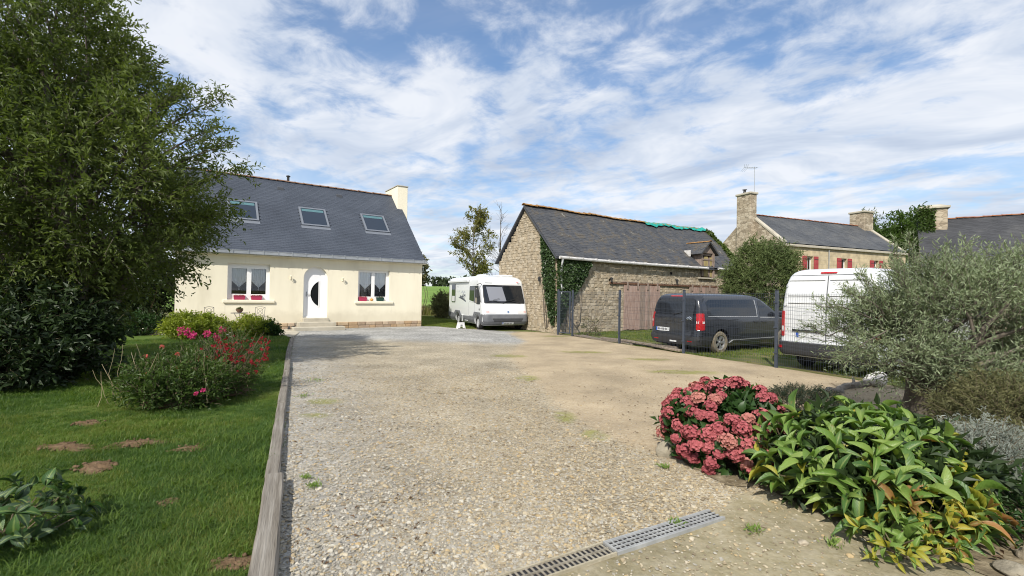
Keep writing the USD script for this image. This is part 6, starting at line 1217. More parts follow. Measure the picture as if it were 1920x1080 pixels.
# ---------------------------------------------------------------- fence of welded wire panels
fence_m = plain('anthracite_fence', (0.045, 0.055, 0.075), 0.5)
FP = [np.array([2.43, 18.71]), np.array([3.72, 16.2]), np.array([5.02, 13.68]), np.array([6.31, 11.18]), np.array([7.60, 8.66])]
fd = unit(FP[3] - FP[0]); fang = math.degrees(math.atan2(fd[1], fd[0]))
FEN = thing('wire_fence', 'dark grey welded wire fence on square posts along the sandy ground', 'fence', (FP[0][0], FP[0][1], 0), fang)
for k, q in enumerate(FP):
    x = float(np.dot(q - FP[0], fd))
    pp = part(FEN, 'post', cbox(x - 0.035, x + 0.035, -0.03, 0.03, -0.05, 1.84, 0.006), fence_m)
    part(pp, 'post_cap', cbox(x - 0.038, x + 0.038, -0.033, 0.033, 1.841, 1.86, 0.006), black_m)
    for z in (0.35, 0.95, 1.55): part(pp, 'fence_clip', box(x - 0.045, x + 0.045, -0.05, -0.031, z, z + 0.03), fence_m)
    if k < 4:
        x1 = float(np.dot(FP[k + 1] - FP[0], fd)); ms = []
        n = int((x1 - x - 0.08) / 0.052)
        for i in range(n + 1):
            xx = x + 0.05 + i * 0.052; ms.append(box(xx - 0.0014, xx + 0.0014, -0.042, -0.039, 0.06, 1.78))
        for z in (0.08, 0.28, 0.48, 0.58, 0.68, 0.88, 1.08, 1.18, 1.28, 1.48, 1.68, 1.76): ms.append(box(x + 0.04, x1 - 0.04, -0.047, -0.043, z - 0.002, z + 0.002))
        part(FEN, 'wire_panel', join(ms), fence_m)
ga, gb = np.array([1.92, 19.34]), FP[0] - fd * 0.05
gd = unit(gb - ga); GL = float(np.linalg.norm(gb - ga))
GT = thing('wire_gate', 'narrow dark wire gate between the fence end and the barn corner', 'gate', (ga[0], ga[1], 0), math.degrees(math.atan2(gd[1], gd[0])))
part(GT, 'post', cbox(-0.03, 0.03, -0.03, 0.03, -0.05, 1.88, 0.005), fence_m)
part(GT, 'gate_frame', join([box(0.06, 0.10, -0.02, 0.02, 0.10, 1.80), box(GL - 0.12, GL - 0.08, -0.02, 0.02, 0.10, 1.80), box(0.10, GL - 0.12, -0.02, 0.02, 1.76, 1.80), box(0.10, GL - 0.12, -0.02, 0.02, 0.10, 0.14)]), fence_m)
part(GT, 'wire_panel', join([box(x - 0.0025, x + 0.0025, -0.004, 0.002, 0.14, 1.76) for x in np.arange(0.14, GL - 0.13, 0.052)] + [box(0.10, GL - 0.12, 0.003, 0.009, z - 0.003, z + 0.003) for z in np.arange(0.3, 1.7, 0.2)]), fence_m)
# boards lying along the fence foot
nrm = np.array([-fd[1], fd[0]])
rp = np.random.default_rng(131); board_m = noisy('old_board', [(0.3, (0.14, 0.11, 0.085)), (0.5, (0.26, 0.215, 0.17)), (0.75, (0.37, 0.32, 0.26))], scale=5, detail=8, rough=0.95, bump=0.4, stretch=(3, 3, 3), island=0.15)
for k, (s0, l, off, z, dy) in enumerate([(-0.1, 3.4, 0.16, 0.03, 0.01), (0.2, 2.9, 0.30, 0.035, -0.02), (1.6, 3.6, 0.20, 0.10, 0.02), (2.8, 2.9, 0.34, 0.04, 0.03), (4.3, 1.3, 0.12, 0.09, -0.12)]):
    a = FP[0] + fd * s0 + nrm * off
    v, f = trimesh.remesh.subdivide_to_size(*cbox(0, l, -0.07, 0.07, -0.03, 0.035, 0.008), 0.35)
    v = v + np.column_stack([np.zeros(len(v)), 0.02 * np.sin(v[:, 0] * 2 + k), 0.012 * np.sin(v[:, 0] * 3 + k * 2)])
    solo('weathered_board', (v, f), board_m, ['weathered board at the fence foot, the one starting at the gate post', 'board behind the first at the fence foot, set towards the barn', 'board lying on top of the others at the second fence post', 'board at the fence foot nearest the rear of the dark van', 'short board end sticking out towards the sand at the third fence post'][k], 'board', group='boards along the fence foot', loc=(a[0], a[1], z), rotz=fang + math.degrees(dy))
# ---------------------------------------------------------------- sleepers along the lawn
sleeper_m = noisy('sleeper_wood', [(0.28, (0.09, 0.078, 0.062)), (0.42, (0.16, 0.142, 0.118)), (0.55, (0.225, 0.205, 0.175)), (0.75, (0.31, 0.29, 0.26))], scale=3.2, detail=9, rough=0.92, bump=0.7, bscale=14, stretch=(0.35, 7, 7), obj=True, spec=0.12, dist=0.012, nrough=0.68)
ys = [1.15, 3.98, 6.58, 9.25, 11.9, 14.3, 16.05]
names = ['nearest timber sleeper of the lawn edging, broad and cracked', 'second timber sleeper of the lawn edging, set a little lower', 'third timber sleeper from the camera along the lawn edge', 'fourth timber sleeper along the lawn edge, beside the red flowers', 'fifth timber sleeper along the lawn edge', 'last short timber sleeper of the lawn edging near the house steps']
for k in range(6):
    a, b = np.array([rail_x(ys[k] + 0.012), ys[k] + 0.012]), np.array([rail_x(ys[k + 1] - 0.012), ys[k + 1] - 0.012]); d = b - a; l = np.linalg.norm(d)
    wd, ht = (0.14, 0.115) if k == 0 else (0.112, 0.085)
    v, f = trimesh.remesh.subdivide_to_size(*cbox(0, l, -wd / 2, wd / 2, -0.06, ht, 0.012), 0.09)
    nz = meshkit.fbm(v * np.array([2.2, 9, 9]) + k * 5, 3, 30 + k) - 0.5
    v = v + np.column_stack([np.zeros(len(v)), nz * 0.022, (meshkit.fbm(v * np.array([1.5, 6, 6]) + 3 + k * 2, 3, 50 + k) - 0.5) * 0.022])
    solo('timber_sleeper', (v, f), sleeper_m, names[k], 'sleeper', group='sleepers edging the lawn', loc=(a[0] + (0.02 if k == 0 else 0), a[1], 0), rotz=math.degrees(math.atan2(d[1], d[0])))
# ---------------------------------------------------------------- drain
galv_m = noisy('galvanised_steel', [(0.3, (0.27, 0.275, 0.27)), (0.6, (0.38, 0.385, 0.375)), (0.8, (0.47, 0.475, 0.46))], scale=9, rough=0.6, metal=0.2, bump=0.1)
oldgrate_m = noisy('dirty_grate', [(0.3, (0.17, 0.15, 0.115)), (0.6, (0.29, 0.265, 0.21)), (0.8, (0.40, 0.37, 0.30))], scale=9, rough=0.85)
kerb_m = noisy('channel_concrete', [(0.3, (0.27, 0.235, 0.16)), (0.6, (0.38, 0.34, 0.25)), (0.8, (0.46, 0.42, 0.33))], scale=6, rough=0.95, bump=0.4, bscale=40)
DA, DM, DB = np.array([-0.10, 2.615]), np.array([0.665, 3.055]), np.array([1.57, 3.555])
def drain(label, a, b, kind):
    d = b - a; l = float(np.linalg.norm(d)); p = thing('drain_channel', label, 'drain', (a[0], a[1], 0.026), math.degrees(math.atan2(d[1], d[0]))); W = 0.062
    part(p, 'channel', box(0, l, -W, W, -0.012, -0.0085), black_m)
    for s in (-1, 1):
        y0, y1 = sorted((s * W, s * (W + 0.012)))
        part(p, 'channel_edge', box(0, l, y0, y1, -0.05, 0.004), kerb_m if kind == 'slot' else galv_m)
    if kind == 'slot':
        for i in range(int(l / 0.036)):
            x = 0.015 + i * 0.036; part(p, 'grate_slat', box(x, x + 0.012, -W + 0.001, W - 0.001, -0.005, 0.0), oldgrate_m)
        part(p, 'grate_spine', box(0.01, l - 0.01, -0.004, 0.004, -0.010, 0.003), oldgrate_m)
    else:
        for y in (-W + 0.004, -0.022, 0.012, W - 0.012): part(p, 'grate_bar', box(0.005, l - 0.005, y, y + 0.008, -0.006, 0.004), galv_m)
        for i in range(int(l / 0.04)):
            x = 0.012 + i * 0.04; part(p, 'cross_bar', box(x, x + 0.007, -W + 0.001, W - 0.001, -0.004, 0.001), galv_m)
        part(p, 'end_plate', box(0.0, 0.004, -W, W, -0.05, 0.006), galv_m)
drain('older slotted drain grate, dirty and half filled, towards the lawn', DA, DM - (DM - DA) / np.linalg.norm(DM - DA) * 0.01, 'slot')
drain('newer galvanised mesh drain grate with weeds, nearest the flower bed', DM, DB, 'mesh')
# ---------------------------------------------------------------- stones, log, stool, table, chairs
def rock(rng, r, n=2, flat=0.75, jag=0.35):
    m = trimesh.creation.icosphere(n, 1.0); v = np.array(m.vertices); s = 1 + jag * (meshkit.fbm(v * 1.3 + rng.uniform(0, 50, 3), 3, 7) - 0.5) * 2
    for _ in range(5):
        d = rvec(rng, 1)[0]; k = v @ d; v = v - np.outer(np.maximum(k - rng.uniform(0.55, 0.8), 0), d)
    return v * s[:, None] * np.array(r) * np.array([1, 1, flat]), np.array(m.faces)
rk = np.random.default_rng(141)
pale_rock_m = noisy('white_rock', [(0.3, (0.50, 0.47, 0.43)), (0.6, (0.64, 0.62, 0.59)), (0.8, (0.72, 0.71, 0.69))], scale=6, rough=0.9, bump=0.5)
tan_rock_m = noisy('tan_rock', [(0.3, (0.24, 0.20, 0.14)), (0.6, (0.38, 0.33, 0.25)), (0.8, (0.48, 0.43, 0.35))], scale=8, rough=0.9, bump=0.5)
dim_rock_m = noisy('dim_rock', [(0.3, (0.16, 0.14, 0.105)), (0.6, (0.27, 0.24, 0.18)), (0.8, (0.36, 0.32, 0.25))], scale=9, rough=0.9, bump=0.6)
for label, (x, y), r, m_, z in [('white boulder at the end of the log beside the olive', (6.98, 8.98), (0.20, 0.17, 0.24), pale_rock_m, 0.12),
                               ('grey beige stone at the gravel edge left of the hydrangea', (1.60, 4.85), (0.08, 0.08, 0.16), dim_rock_m, 0.04),
                               ('small tan stone on the ground in front of the glossy shrub', tuple(at(1508, 1022)[:2]), (0.035, 0.03, 0.03), tan_rock_m, 0.01),
                               ('flat grey stone at the lower corner of the flower bed', (3.05, 2.86), (0.10, 0.08, 0.07), dim_rock_m, 0.03),
                               ('rounded tan stone behind the flat grey one in the flower bed corner', (3.35, 3.0), (0.10, 0.09, 0.09), tan_rock_m, 0.05),
                               ('pale stone edging the garden bed before the small shrub', (-9.6, 15.7), (0.22, 0.13, 0.18), pale_rock_m, 0.08),
                               ('smaller tan stone edging the garden bed near the golden shrub', (-9.25, 15.45), (0.13, 0.1, 0.13), tan_rock_m, 0.05),
                               ('pale stone in the far bed under the laurel', (-13.2, 17.2), (0.3, 0.2, 0.2), pale_rock_m, 0.08)]:
    solo('garden_stone', rock(rk, r), m_, label, 'stone', smooth=30, loc=(x, y, z))
LG = thing('log', 'weathered log edging the sand near the olive tree', 'log', (4.98, 7.72, 0.03), 33)
part(LG, 'log_wood', limb(rk, (0, 0, 0.02), (2.45, 0.05, 0.05), 0.075, 0.06, 0.02, 10, 9), sleeper_m, smooth=40)
part(LG, 'branch_stub', limb(rk, (1.5, 0.02, 0.06), (1.75, 0.12, 0.17), 0.03, 0.02, 0.02, 4, 6), sleeper_m)
ST = thing('step_stool', 'small white plastic step stool beside the motorhome', 'stool', (-2.36, 21.95, 0.0), 20)
wp = plain('white_plastic', (0.72, 0.72, 0.71), 0.45)
part(ST, 'stool_top', cbox(-0.16, 0.16, -0.11, 0.11, 0.25, 0.275, 0.01), wp)
for sx in (-1, 1):
    x0, x1 = sorted((sx * 0.11, sx * 0.15)); x2, x3 = sorted((sx * 0.16, sx * 0.20))
    part(ST, 'stool_leg', hexa([(x2, -0.12, 0), (x3, -0.12, 0), (x3, 0.12, 0), (x2, 0.12, 0), (x0, -0.10, 0.249), (x1, -0.10, 0.249), (x1, 0.10, 0.249), (x0, 0.10, 0.249)]), wp)
part(ST, 'stool_apron', facade(P2((-0.16, 0.03), (-0.12, 0.249), (0.12, 0.249), (0.16, 0.03), (0.07, 0.03), (0.05, 0.11), (-0.05, 0.11), (-0.07, 0.03)), -0.135, -0.121), wp)
part(ST, 'logo_spot', box(-0.05, 0.05, -0.139, -0.1355, 0.14, 0.19), ink_m)
HD = math.atan2(0.56175, 0.82731); hd_, hn_ = np.array([0.82731, 0.56175]), np.array([-0.56175, 0.82731]); H0 = np.array([-4.408, 22.94])
def by_wall(s, t): q = H0 + hd_ * s + hn_ * t; return (q[0], q[1], 0.03)
iron_m = plain('garden_iron', (0.16, 0.15, 0.14), 0.6, metal=0.3)
TB = thing('garden_table', 'small round iron garden table standing before the house wall', 'table', by_wall(-7.75, -0.65), math.degrees(HD))
part(TB, 'table_top', lathe([(0.001, 0.700), (0.29, 0.700), (0.30, 0.71), (0.29, 0.725), (0.001, 0.727)], 20), iron_m)
for k in range(3):
    g = k * 2.094 + 0.5; c_, s_ = math.cos(g), math.sin(g)
    part(TB, 'leg', tube([(0.20 * c_, 0.20 * s_, 0.70), (0.08 * c_, 0.08 * s_, 0.5), (0.03 * c_, 0.03 * s_, 0.36), (0.10 * c_, 0.10 * s_, 0.15), (0.22 * c_, 0.22 * s_, 0.0)], 0.011, 6), iron_m)
PT = thing('flower_pot', 'bowl with a dried plant on the round garden table', 'pot', tuple(np.add(by_wall(-7.75, -0.65), (0, 0, 0.728))))
part(PT, 'bowl', lathe([(0.001, 0), (0.06, 0.0), (0.12, 0.08), (0.13, 0.13), (0.11, 0.13), (0.10, 0.09), (0.001, 0.08)], 14), tile_m, smooth=40)
rq = np.random.default_rng(151); n = 90; u = rvec(rq, n); u[:, 2] = np.abs(u[:, 2])
part(PT, 'dried_plant', leaves(u * 0.03 + [0, 0, 0.10], u, rvec(rq, n), 0.11, 0.03), dry_m)
def iron_chair(label, loc, rz):
    p = thing('garden_chair', label, 'chair', loc, rz, 'iron garden chairs by the table')
    part(p, 'seat', tm(trimesh.creation.cylinder(0.20, 0.015, sections=20, transform=trimesh.transformations.translation_matrix([0, 0, 0.45]))), iron_m)
    for sx in (-1, 1):
        part(p, 'leg', tube([(sx * 0.15, -0.14, 0.45), (sx * 0.20, -0.20, 0.0)], 0.009, 5), iron_m)
        part(p, 'leg', tube([(sx * 0.16, 0.30, 0.0), (sx * 0.16, 0.17, 0.45), (sx * 0.18, 0.22, 0.92)], 0.009, 5), iron_m)
    g = np.linspace(0, 2 * np.pi, 13)
    part(p, 'backrest', join([tube([(-0.18, 0.22, 0.92), (0, 0.23, 0.95), (0.18, 0.22, 0.92)], 0.009, 5), tube([(-0.17, 0.19, 0.6), (0.17, 0.19, 0.6)], 0.007, 5), tube([(0.10 * math.cos(a), 0.20 + 0.02 * math.sin(a), 0.76 + 0.12 * math.sin(a)) for a in g], 0.007, 5), tube([(-0.17, 0.19, 0.6), (0.17, 0.22, 0.92)], 0.006, 5), tube([(0.17, 0.19, 0.6), (-0.17, 0.22, 0.92)], 0.006, 5)]), iron_m)
iron_chair('wire iron garden chair left of the small round table', by_wall(-8.62, -0.55), math.degrees(HD) + 30)
iron_chair('wire iron garden chair right of the small round table', by_wall(-7.10, -0.50), math.degrees(HD) - 25)
# things on the window sills
pinkpot_m = plain('raspberry_pot', (0.40, 0.035, 0.09), 0.5); greenpot_m = plain('dark_green_pot', (0.02, 0.06, 0.045), 0.5); pumpkin_m = plain('pumpkin', (0.60, 0.30, 0.08), 0.6)
def planter(label, s, w, z, m_, plant):
    q = H0 + hd_ * s + hn_ * 0.035; p = thing('planter', label, 'planter', (q[0], q[1], z), math.degrees(HD))
    part(p, 'box', hexa([(-w / 2 + 0.02, -0.06, 0), (w / 2 - 0.02, -0.06, 0), (w / 2 - 0.02, 0.06, 0), (-w / 2 + 0.02, 0.06, 0), (-w / 2, -0.075, 0.15), (w / 2, -0.075, 0.15), (w / 2, 0.075, 0.15), (-w / 2, 0.075, 0.15)]), m_)
    part(p, 'planter_rim', cbox(-w / 2 - 0.01, w / 2 + 0.01, -0.085, 0.085, 0.151, 0.17, 0.004), m_)
    n = 60; P = np.column_stack([rq.uniform(-w / 2 + 0.02, w / 2 - 0.02, n), rq.normal(0, 0.03, n), np.full(n, 0.165)])
    part(p, 'seedling', leaves(P, unit(np.array([0, 0, 0.8]) + rvec(rq, n) * 0.7), rvec(rq, n), 0.05, 0.02), plant)
planter('left raspberry planter on the left window sill', -7.72, 0.40, 1.237, pinkpot_m, dry_m)
planter('right raspberry planter on the left window sill', -7.12, 0.40, 1.237, pinkpot_m, dry_m)
planter('raspberry planter on the right window sill', -2.85, 0.36, 1.217, pinkpot_m, salmon_m)
planter('dark green planter on the right window sill', -2.05, 0.34, 1.217, greenpot_m, dry_m)
q = H0 + hd_ * -2.45 + hn_ * 0.02; PK = thing('pumpkin', 'small orange pumpkin on the right window sill', 'pumpkin', (q[0], q[1], 1.217))
g = np.linspace(0, 2 * np.pi, 24, endpoint=False); v = []
for ph in np.linspace(-1.5, 1.5, 9): v += [[0.085 * math.cos(ph) * (1 - 0.09 * abs(math.sin(4 * a))) * math.cos(a), 0.085 * math.cos(ph) * (1 - 0.09 * abs(math.sin(4 * a))) * math.sin(a), 0.066 + 0.066 * math.sin(ph)] for a in g]
f = []
for i in range(8):
    for j in range(24): A, B, C_, D_ = i * 24 + j, i * 24 + (j + 1) % 24, (i + 1) * 24 + (j + 1) % 24, (i + 1) * 24 + j; f += [[A, B, C_], [A, C_, D_]]
part(PK, 'rind', (np.array(v), np.array(f)), pumpkin_m, smooth=40); part(PK, 'stalk', tube([(0, 0, 0.12), (0.01, 0, 0.16)], 0.01, 5), twig_m)
for k, s in enumerate((-5.98, -5.80)):
    q = H0 + hd_ * s + hn_ * -0.55; t = thing('shoe', ('left' if k == 0 else 'right') + ' clog of the dark pair by the house steps', 'shoe', (q[0], q[1], 0.09), math.degrees(HD) + 8 * (k - 0.5), 'pair of clogs by the steps')
    part(t, 'shoe_body', hull([(-0.045, -0.12, 0), (0.045, -0.12, 0), (0.04, 0.12, 0), (-0.04, 0.12, 0), (-0.03, -0.10, 0.06), (0.03, -0.10, 0.06), (0.035, 0.12, 0.10), (-0.035, 0.12, 0.10)]), black_m)
    part(t, 'sole', box(-0.05, 0.05, -0.125, 0.125, -0.016, -0.001), tyre_m)
solo('shoe_slab', box(-0.2, 0.2, -0.2, 0.2, -0.05, 0.07), concrete_m, 'small concrete slab under the clogs left of the steps', 'slab', loc=tuple((H0 + hd_ * -5.89 + hn_ * -0.55).tolist()) + (0.0,), rotz=math.degrees(HD))

# ---------------------------------------------------------------- loose ground cover: gravel, grass, weeds, leaves, molehills
def instancer(name, protos, P, Q, S, ids, label, cat):
    p = fresh('/World', name); pi = UsdGeom.PointInstancer.Define(stage, p); tgt = []
    for k, (m, mat_) in enumerate(protos):
        c = f'{p}/proto_{k}'; usdkit.mesh(stage, c, m, mat_); tgt.append(c)
    pi.CreatePrototypesRel().SetTargets(tgt)
    pi.CreatePositionsAttr(Vt.Vec3fArray.FromNumpy(P.astype(np.float32))); pi.CreateProtoIndicesAttr(Vt.IntArray.FromNumpy(ids.astype(np.int32)))
    pi.CreateScalesAttr(Vt.Vec3fArray.FromNumpy(S.astype(np.float32)))
    w = Q[:, 3].astype(np.float16); pi.CreateOrientationsAttr(Vt.QuathArray([Gf.Quath(float(a[3]), float(a[0]), float(a[1]), float(a[2])) for a in Q]))
    tag(pi.GetPrim(), label, cat, None, 'stuff'); return p
rgv = np.random.default_rng(161)
peb_cols = [(0.355, 0.29, 0.185), (0.285, 0.235, 0.155), (0.39, 0.335, 0.235), (0.32, 0.30, 0.255), (0.26, 0.24, 0.195), (0.42, 0.37, 0.28), (0.38, 0.29, 0.16), (0.22, 0.18, 0.125), (0.43, 0.40, 0.335)]
protos = []
for k, c in enumerate(peb_cols):
    protos.append((rock(rgv, (1, 1, 1), 1, 0.55, 0.4), noisy(f'pebble_{k}', [(0.3, tuple(np.array(c) * 0.85)), (0.7, tuple(np.array(c) * 1.1))], scale=30, detail=3, rough=0.9, spec=0.15)))
N = 120000; r = 2.1 + 8.2 * rgv.random(N) ** 1.55; th = rgv.uniform(-0.62, 0.66, N); P = np.column_stack([np.sin(th) * r, np.cos(th) * r, np.zeros(N)])
inap = contains_xy(APRON.buffer(0.03), P[:, :2]); ok = contains_xy(DRIVE.buffer(-0.03), P[:, :2]) & ~(inap & (rgv.random(N) < 0.86)); sw = sand_weight(P[:, 0], P[:, 1]); mw = moss_weight(P[:, 0], P[:, 1])
drain_line = sg.LineString([DA, DB]); ok &= sdist(drain_line, spts(P[:, :2])) > 0.09
ok &= rgv.random(N) < (1 - 0.72 * sw) * (1 - 0.6 * mw)
P, sw = P[ok], sw[ok]; N = len(P)
S = np.clip(rgv.lognormal(-4.90, 0.42, N), 0.004, 0.026)[:, None] * np.array([1, 0.85, 0.75]) * (1 - 0.35 * sw[:, None]); P[:, 2] = 0.010 + S[:, 2] * 0.15
gray = np.clip(1.2 - (P[:, 0] - rail_x(P[:, 1])) / 2.6, 0, 1) * 0.62
ids = np.where(rgv.random(N) < gray, rgv.choice([3, 4, 3, 8], N), rgv.choice([0, 1, 2, 6, 0, 5, 7, 2, 3], N)); ids = np.where(rgv.random(N) < 0.006, 8, ids)
Q = Rotation.from_euler('zyx', np.column_stack([rgv.uniform(0, 6.28, N), rgv.normal(0, 0.25, N), rgv.normal(0, 0.25, N)])).as_quat()
instancer('gravel_stones', protos, P, Q, S, ids, 'loose beige and grey gravel covering the near driveway', 'gravel')
print('pebbles', N)
grass_ms = [leafy(f'grass_blade_{k}', r, trans=0.42, rough=0.5, clump=0.9, spread=0.6) for k, r in enumerate([
    [(0.0, (0.07, 0.12, 0.018)), (0.5, (0.135, 0.205, 0.034)), (1.0, (0.21, 0.275, 0.06))],
    [(0.0, (0.045, 0.09, 0.016)), (0.5, (0.08, 0.15, 0.026)), (1.0, (0.13, 0.20, 0.045))],
    [(0.0, (0.11, 0.14, 0.028)), (0.5, (0.20, 0.225, 0.05)), (1.0, (0.32, 0.29, 0.12))]])]
def tuft(rng, n, h, spread, w):
    a = rng.uniform(0, 6.28, n); P0 = np.column_stack([rng.normal(0, spread, n), rng.normal(0, spread, n), np.zeros(n)]); ln = rng.uniform(0.15, 0.9, n); hh = h * rng.uniform(0.5, 1.2, n)
    T = np.column_stack([np.cos(a) * ln, np.sin(a) * ln, np.ones(n)]) * hh[:, None]; s = np.column_stack([-np.sin(a), np.cos(a), np.zeros(n)]) * w / 2
    M = P0 + T * np.array([0.35, 0.35, 0.58]); E_ = P0 + T * np.array([1, 1, 0.85])
    V = np.stack([P0 - s, P0 + s, M + s * 0.8, M - s * 0.8, E_], 1); F = (np.array([[0, 1, 2], [0, 2, 3], [3, 2, 4]])[None] + (np.arange(n) * 5)[:, None, None]).reshape(-1, 3)
    return V.reshape(-1, 3), F
gp = [(tuft(rgv, 30, 0.052, 0.034, 0.0032), grass_ms[k % 3 if k != 5 else 0]) for k in range(6)] + [(tuft(rgv, 22, 0.085, 0.028, 0.004), grass_ms[0])]
N = 46000; rr_ = 2.2 + 16.5 * rgv.random(N) ** 1.5; th = rgv.uniform(-0.86, -0.20, N); P = np.column_stack([np.sin(th) * rr_, np.cos(th) * rr_, np.zeros(N)])
ok = contains_xy(LAWN.buffer(-0.03), P[:, :2])
bare = [(at(*q)[:2], r) for q, r in (((255, 836), 0.17), ((362, 847), 0.13), ((125, 842), 0.18), ((165, 800), 0.12), ((180, 880), 0.14), ((320, 950), 0.06), ((445, 735), 0.15), ((440, 1066), 0.10))]
for c, r in bare: ok &= np.linalg.norm((P[:, :2] - c) * [1, 0.8], axis=1) > r * (0.35 + 0.75 * rgv.random(N))
from scipy.spatial import cKDTree
P = P[ok]; N = len(P); P[:, 2] = lv[:, 2][cKDTree(lv[:, :2]).query(P[:, :2])[1]] - 0.006
big = rgv.random(N) < 0.06; ids = np.where(big, 6, rgv.integers(0, 6, N)); gn = meshkit.fbm(np.column_stack([P[:, :2] * 1.1, np.zeros(N)]), 3, 17) + 0.10 * rgv.normal(size=N); ids = np.where(gn > 0.60, rgv.choice([2, 5, 2, 0], N), np.where(gn < 0.42, rgv.choice([1, 4], N), ids)); ids = np.where(big, 6, ids)
lowf = meshkit.fbm(np.column_stack([P[:, :2] * 0.8, np.zeros(N)]), 3, 27)
S = (rgv.uniform(0.65, 1.25, N) * np.clip(0.35 + 1.35 * lowf, 0.55, 1.4) * (0.9 + 0.035 * np.hypot(P[:, 0], P[:, 1])))[:, None] * np.array([1.15, 1.15, 0.82]); Q = Rotation.from_euler('z', rgv.uniform(0, 6.28, N)).as_quat()
instancer('grass', gp, P, Q, S, ids, 'mown grass of the lawn left of the sleepers', 'grass')
print('tufts', N)
# rough grass under and beyond the fence, along the barn and behind the house
N = 9000; X = rgv.uniform(1.5, 14, N); Y = rgv.uniform(8, 26, N); ok = ~contains_xy(DRIVE.buffer(0.08), np.column_stack([X, Y])) & (Y < 19.6 + (X - 1.9) * 0.65) & (X > 2.2) & (meshkit.fbm(np.column_stack([X * 0.6, Y * 0.6, 0 * X]), 3, 21) > 0.40)
X2 = rgv.uniform(-6, 2, 5000); Y2 = rgv.uniform(22.3, 34, 5000); ok2 = (~contains_xy(DRIVE.buffer(0.05), np.column_stack([X2, Y2]))) & (((X2 + 4.41) * -0.827 + (Y2 - 22.94) * -0.56 < -0.1) | (X2 > -4)) & (X2 < 0.9 - (Y2 - 21) * 0.6)
P = np.column_stack([np.concatenate([X[ok], X2[ok2]]), np.concatenate([Y[ok], Y2[ok2]]), np.zeros(ok.sum() + ok2.sum())]); N = len(P)
instancer('rough_grass', [(tuft(rgv, 20, 0.07, 0.06, 0.008), grass_ms[2]), (tuft(rgv, 20, 0.06, 0.06, 0.008), grass_ms[0])], P, Rotation.from_euler('z', rgv.uniform(0, 6.28, N)).as_quat(), np.repeat(rgv.uniform(0.7, 1.6, N)[:, None], 3, 1), rgv.integers(0, 2, N), 'patchy rough grass around the parked vans and beside the house', 'grass')
N = 2600; X = rgv.uniform(-16, 4, N); Y = 35.5 + rgv.normal(0, 0.7, N); P = np.column_stack([X, Y, ground_z(X, Y)])
instancer('tall_grass', [(tuft(rgv, 26, 0.75, 0.12, 0.02), noisy('dry_tall_grass', [(0.3, (0.16, 0.14, 0.05)), (0.7, (0.30, 0.25, 0.11))], scale=2)), (tuft(rgv, 26, 0.6, 0.12, 0.02), grass_ms[2])], P, Rotation.from_euler('z', rgv.uniform(0, 6.28, N)).as_quat(), np.repeat(rgv.uniform(0.6, 1.2, N)[:, None], 3, 1), rgv.integers(0, 2, N), 'strip of tall dry grass at the edge of the green field', 'grass')
soil_m = noisy('molehill_soil', [(0.3, (0.085, 0.055, 0.03)), (0.6, (0.15, 0.10, 0.06)), (0.8, (0.22, 0.155, 0.10))], scale=14, detail=8, rough=0.95, bump=0.8, bscale=50, spec=0.1)
for k, ((c, r), lab) in enumerate(zip(bare, ['largest flattened molehill of bare brown earth in the middle of the lawn', 'crescent of bare brown earth on the lawn near the second sleeper', 'long bare earth patch on the lawn towards the large tree', 'small bare patch at the shadow edge before the large tree', 'worn earth patch left of the lawn middle', 'tiny bare earth patch low on the lawn', 'bare earth patch between the flower bed and the sleepers', 'heap of dead brown leaves and soil beside the nearest sleeper'])):
    g = np.linspace(0, 2 * np.pi, 28, endpoint=False); v = [[0, 0, 0.026]]; f = []
    for i, q in enumerate((0.3, 0.6, 0.85, 1.1)):
        for a in g: s = r * q * (1 + 0.35 * math.sin(2 * a + k) + 0.2 * math.sin(5 * a + k * 2)); v.append([s * math.cos(a) * 1.2, s * math.sin(a) * 0.8, 0.026 * (1 - q) + 0.009 * rgv.normal() * (q < 1) + 0.004])
    f = [[0, 1 + j, 1 + (j + 1) % 28] for j in range(28)]
    for i in range(3):
        for j in range(28): A, B, C_, D_ = 1 + i * 28 + j, 1 + i * 28 + (j + 1) % 28, 1 + (i + 1) * 28 + (j + 1) % 28, 1 + (i + 1) * 28 + j; f += [[A, D_, C_], [A, C_, B]]
    crumbs = [mv(rock(rgv, (q_, q_, q_), 1), (r * 1.15 * math.cos(a_) * s_, r * 0.85 * math.sin(a_) * s_, 0.012)) for q_, a_, s_ in zip(rgv.uniform(0.008, 0.022, 34), rgv.uniform(0, 6.28, 34), rgv.uniform(0.3, 1.25, 34))]
    zc = float(lv[cKDTree(lv[:, :2]).query(c)[1], 2])
    solo('molehill', join([(np.array(v), np.array(f))] + crumbs), soil_m, lab, 'molehill', smooth=True, loc=(c[0], c[1], zc + 0.012))
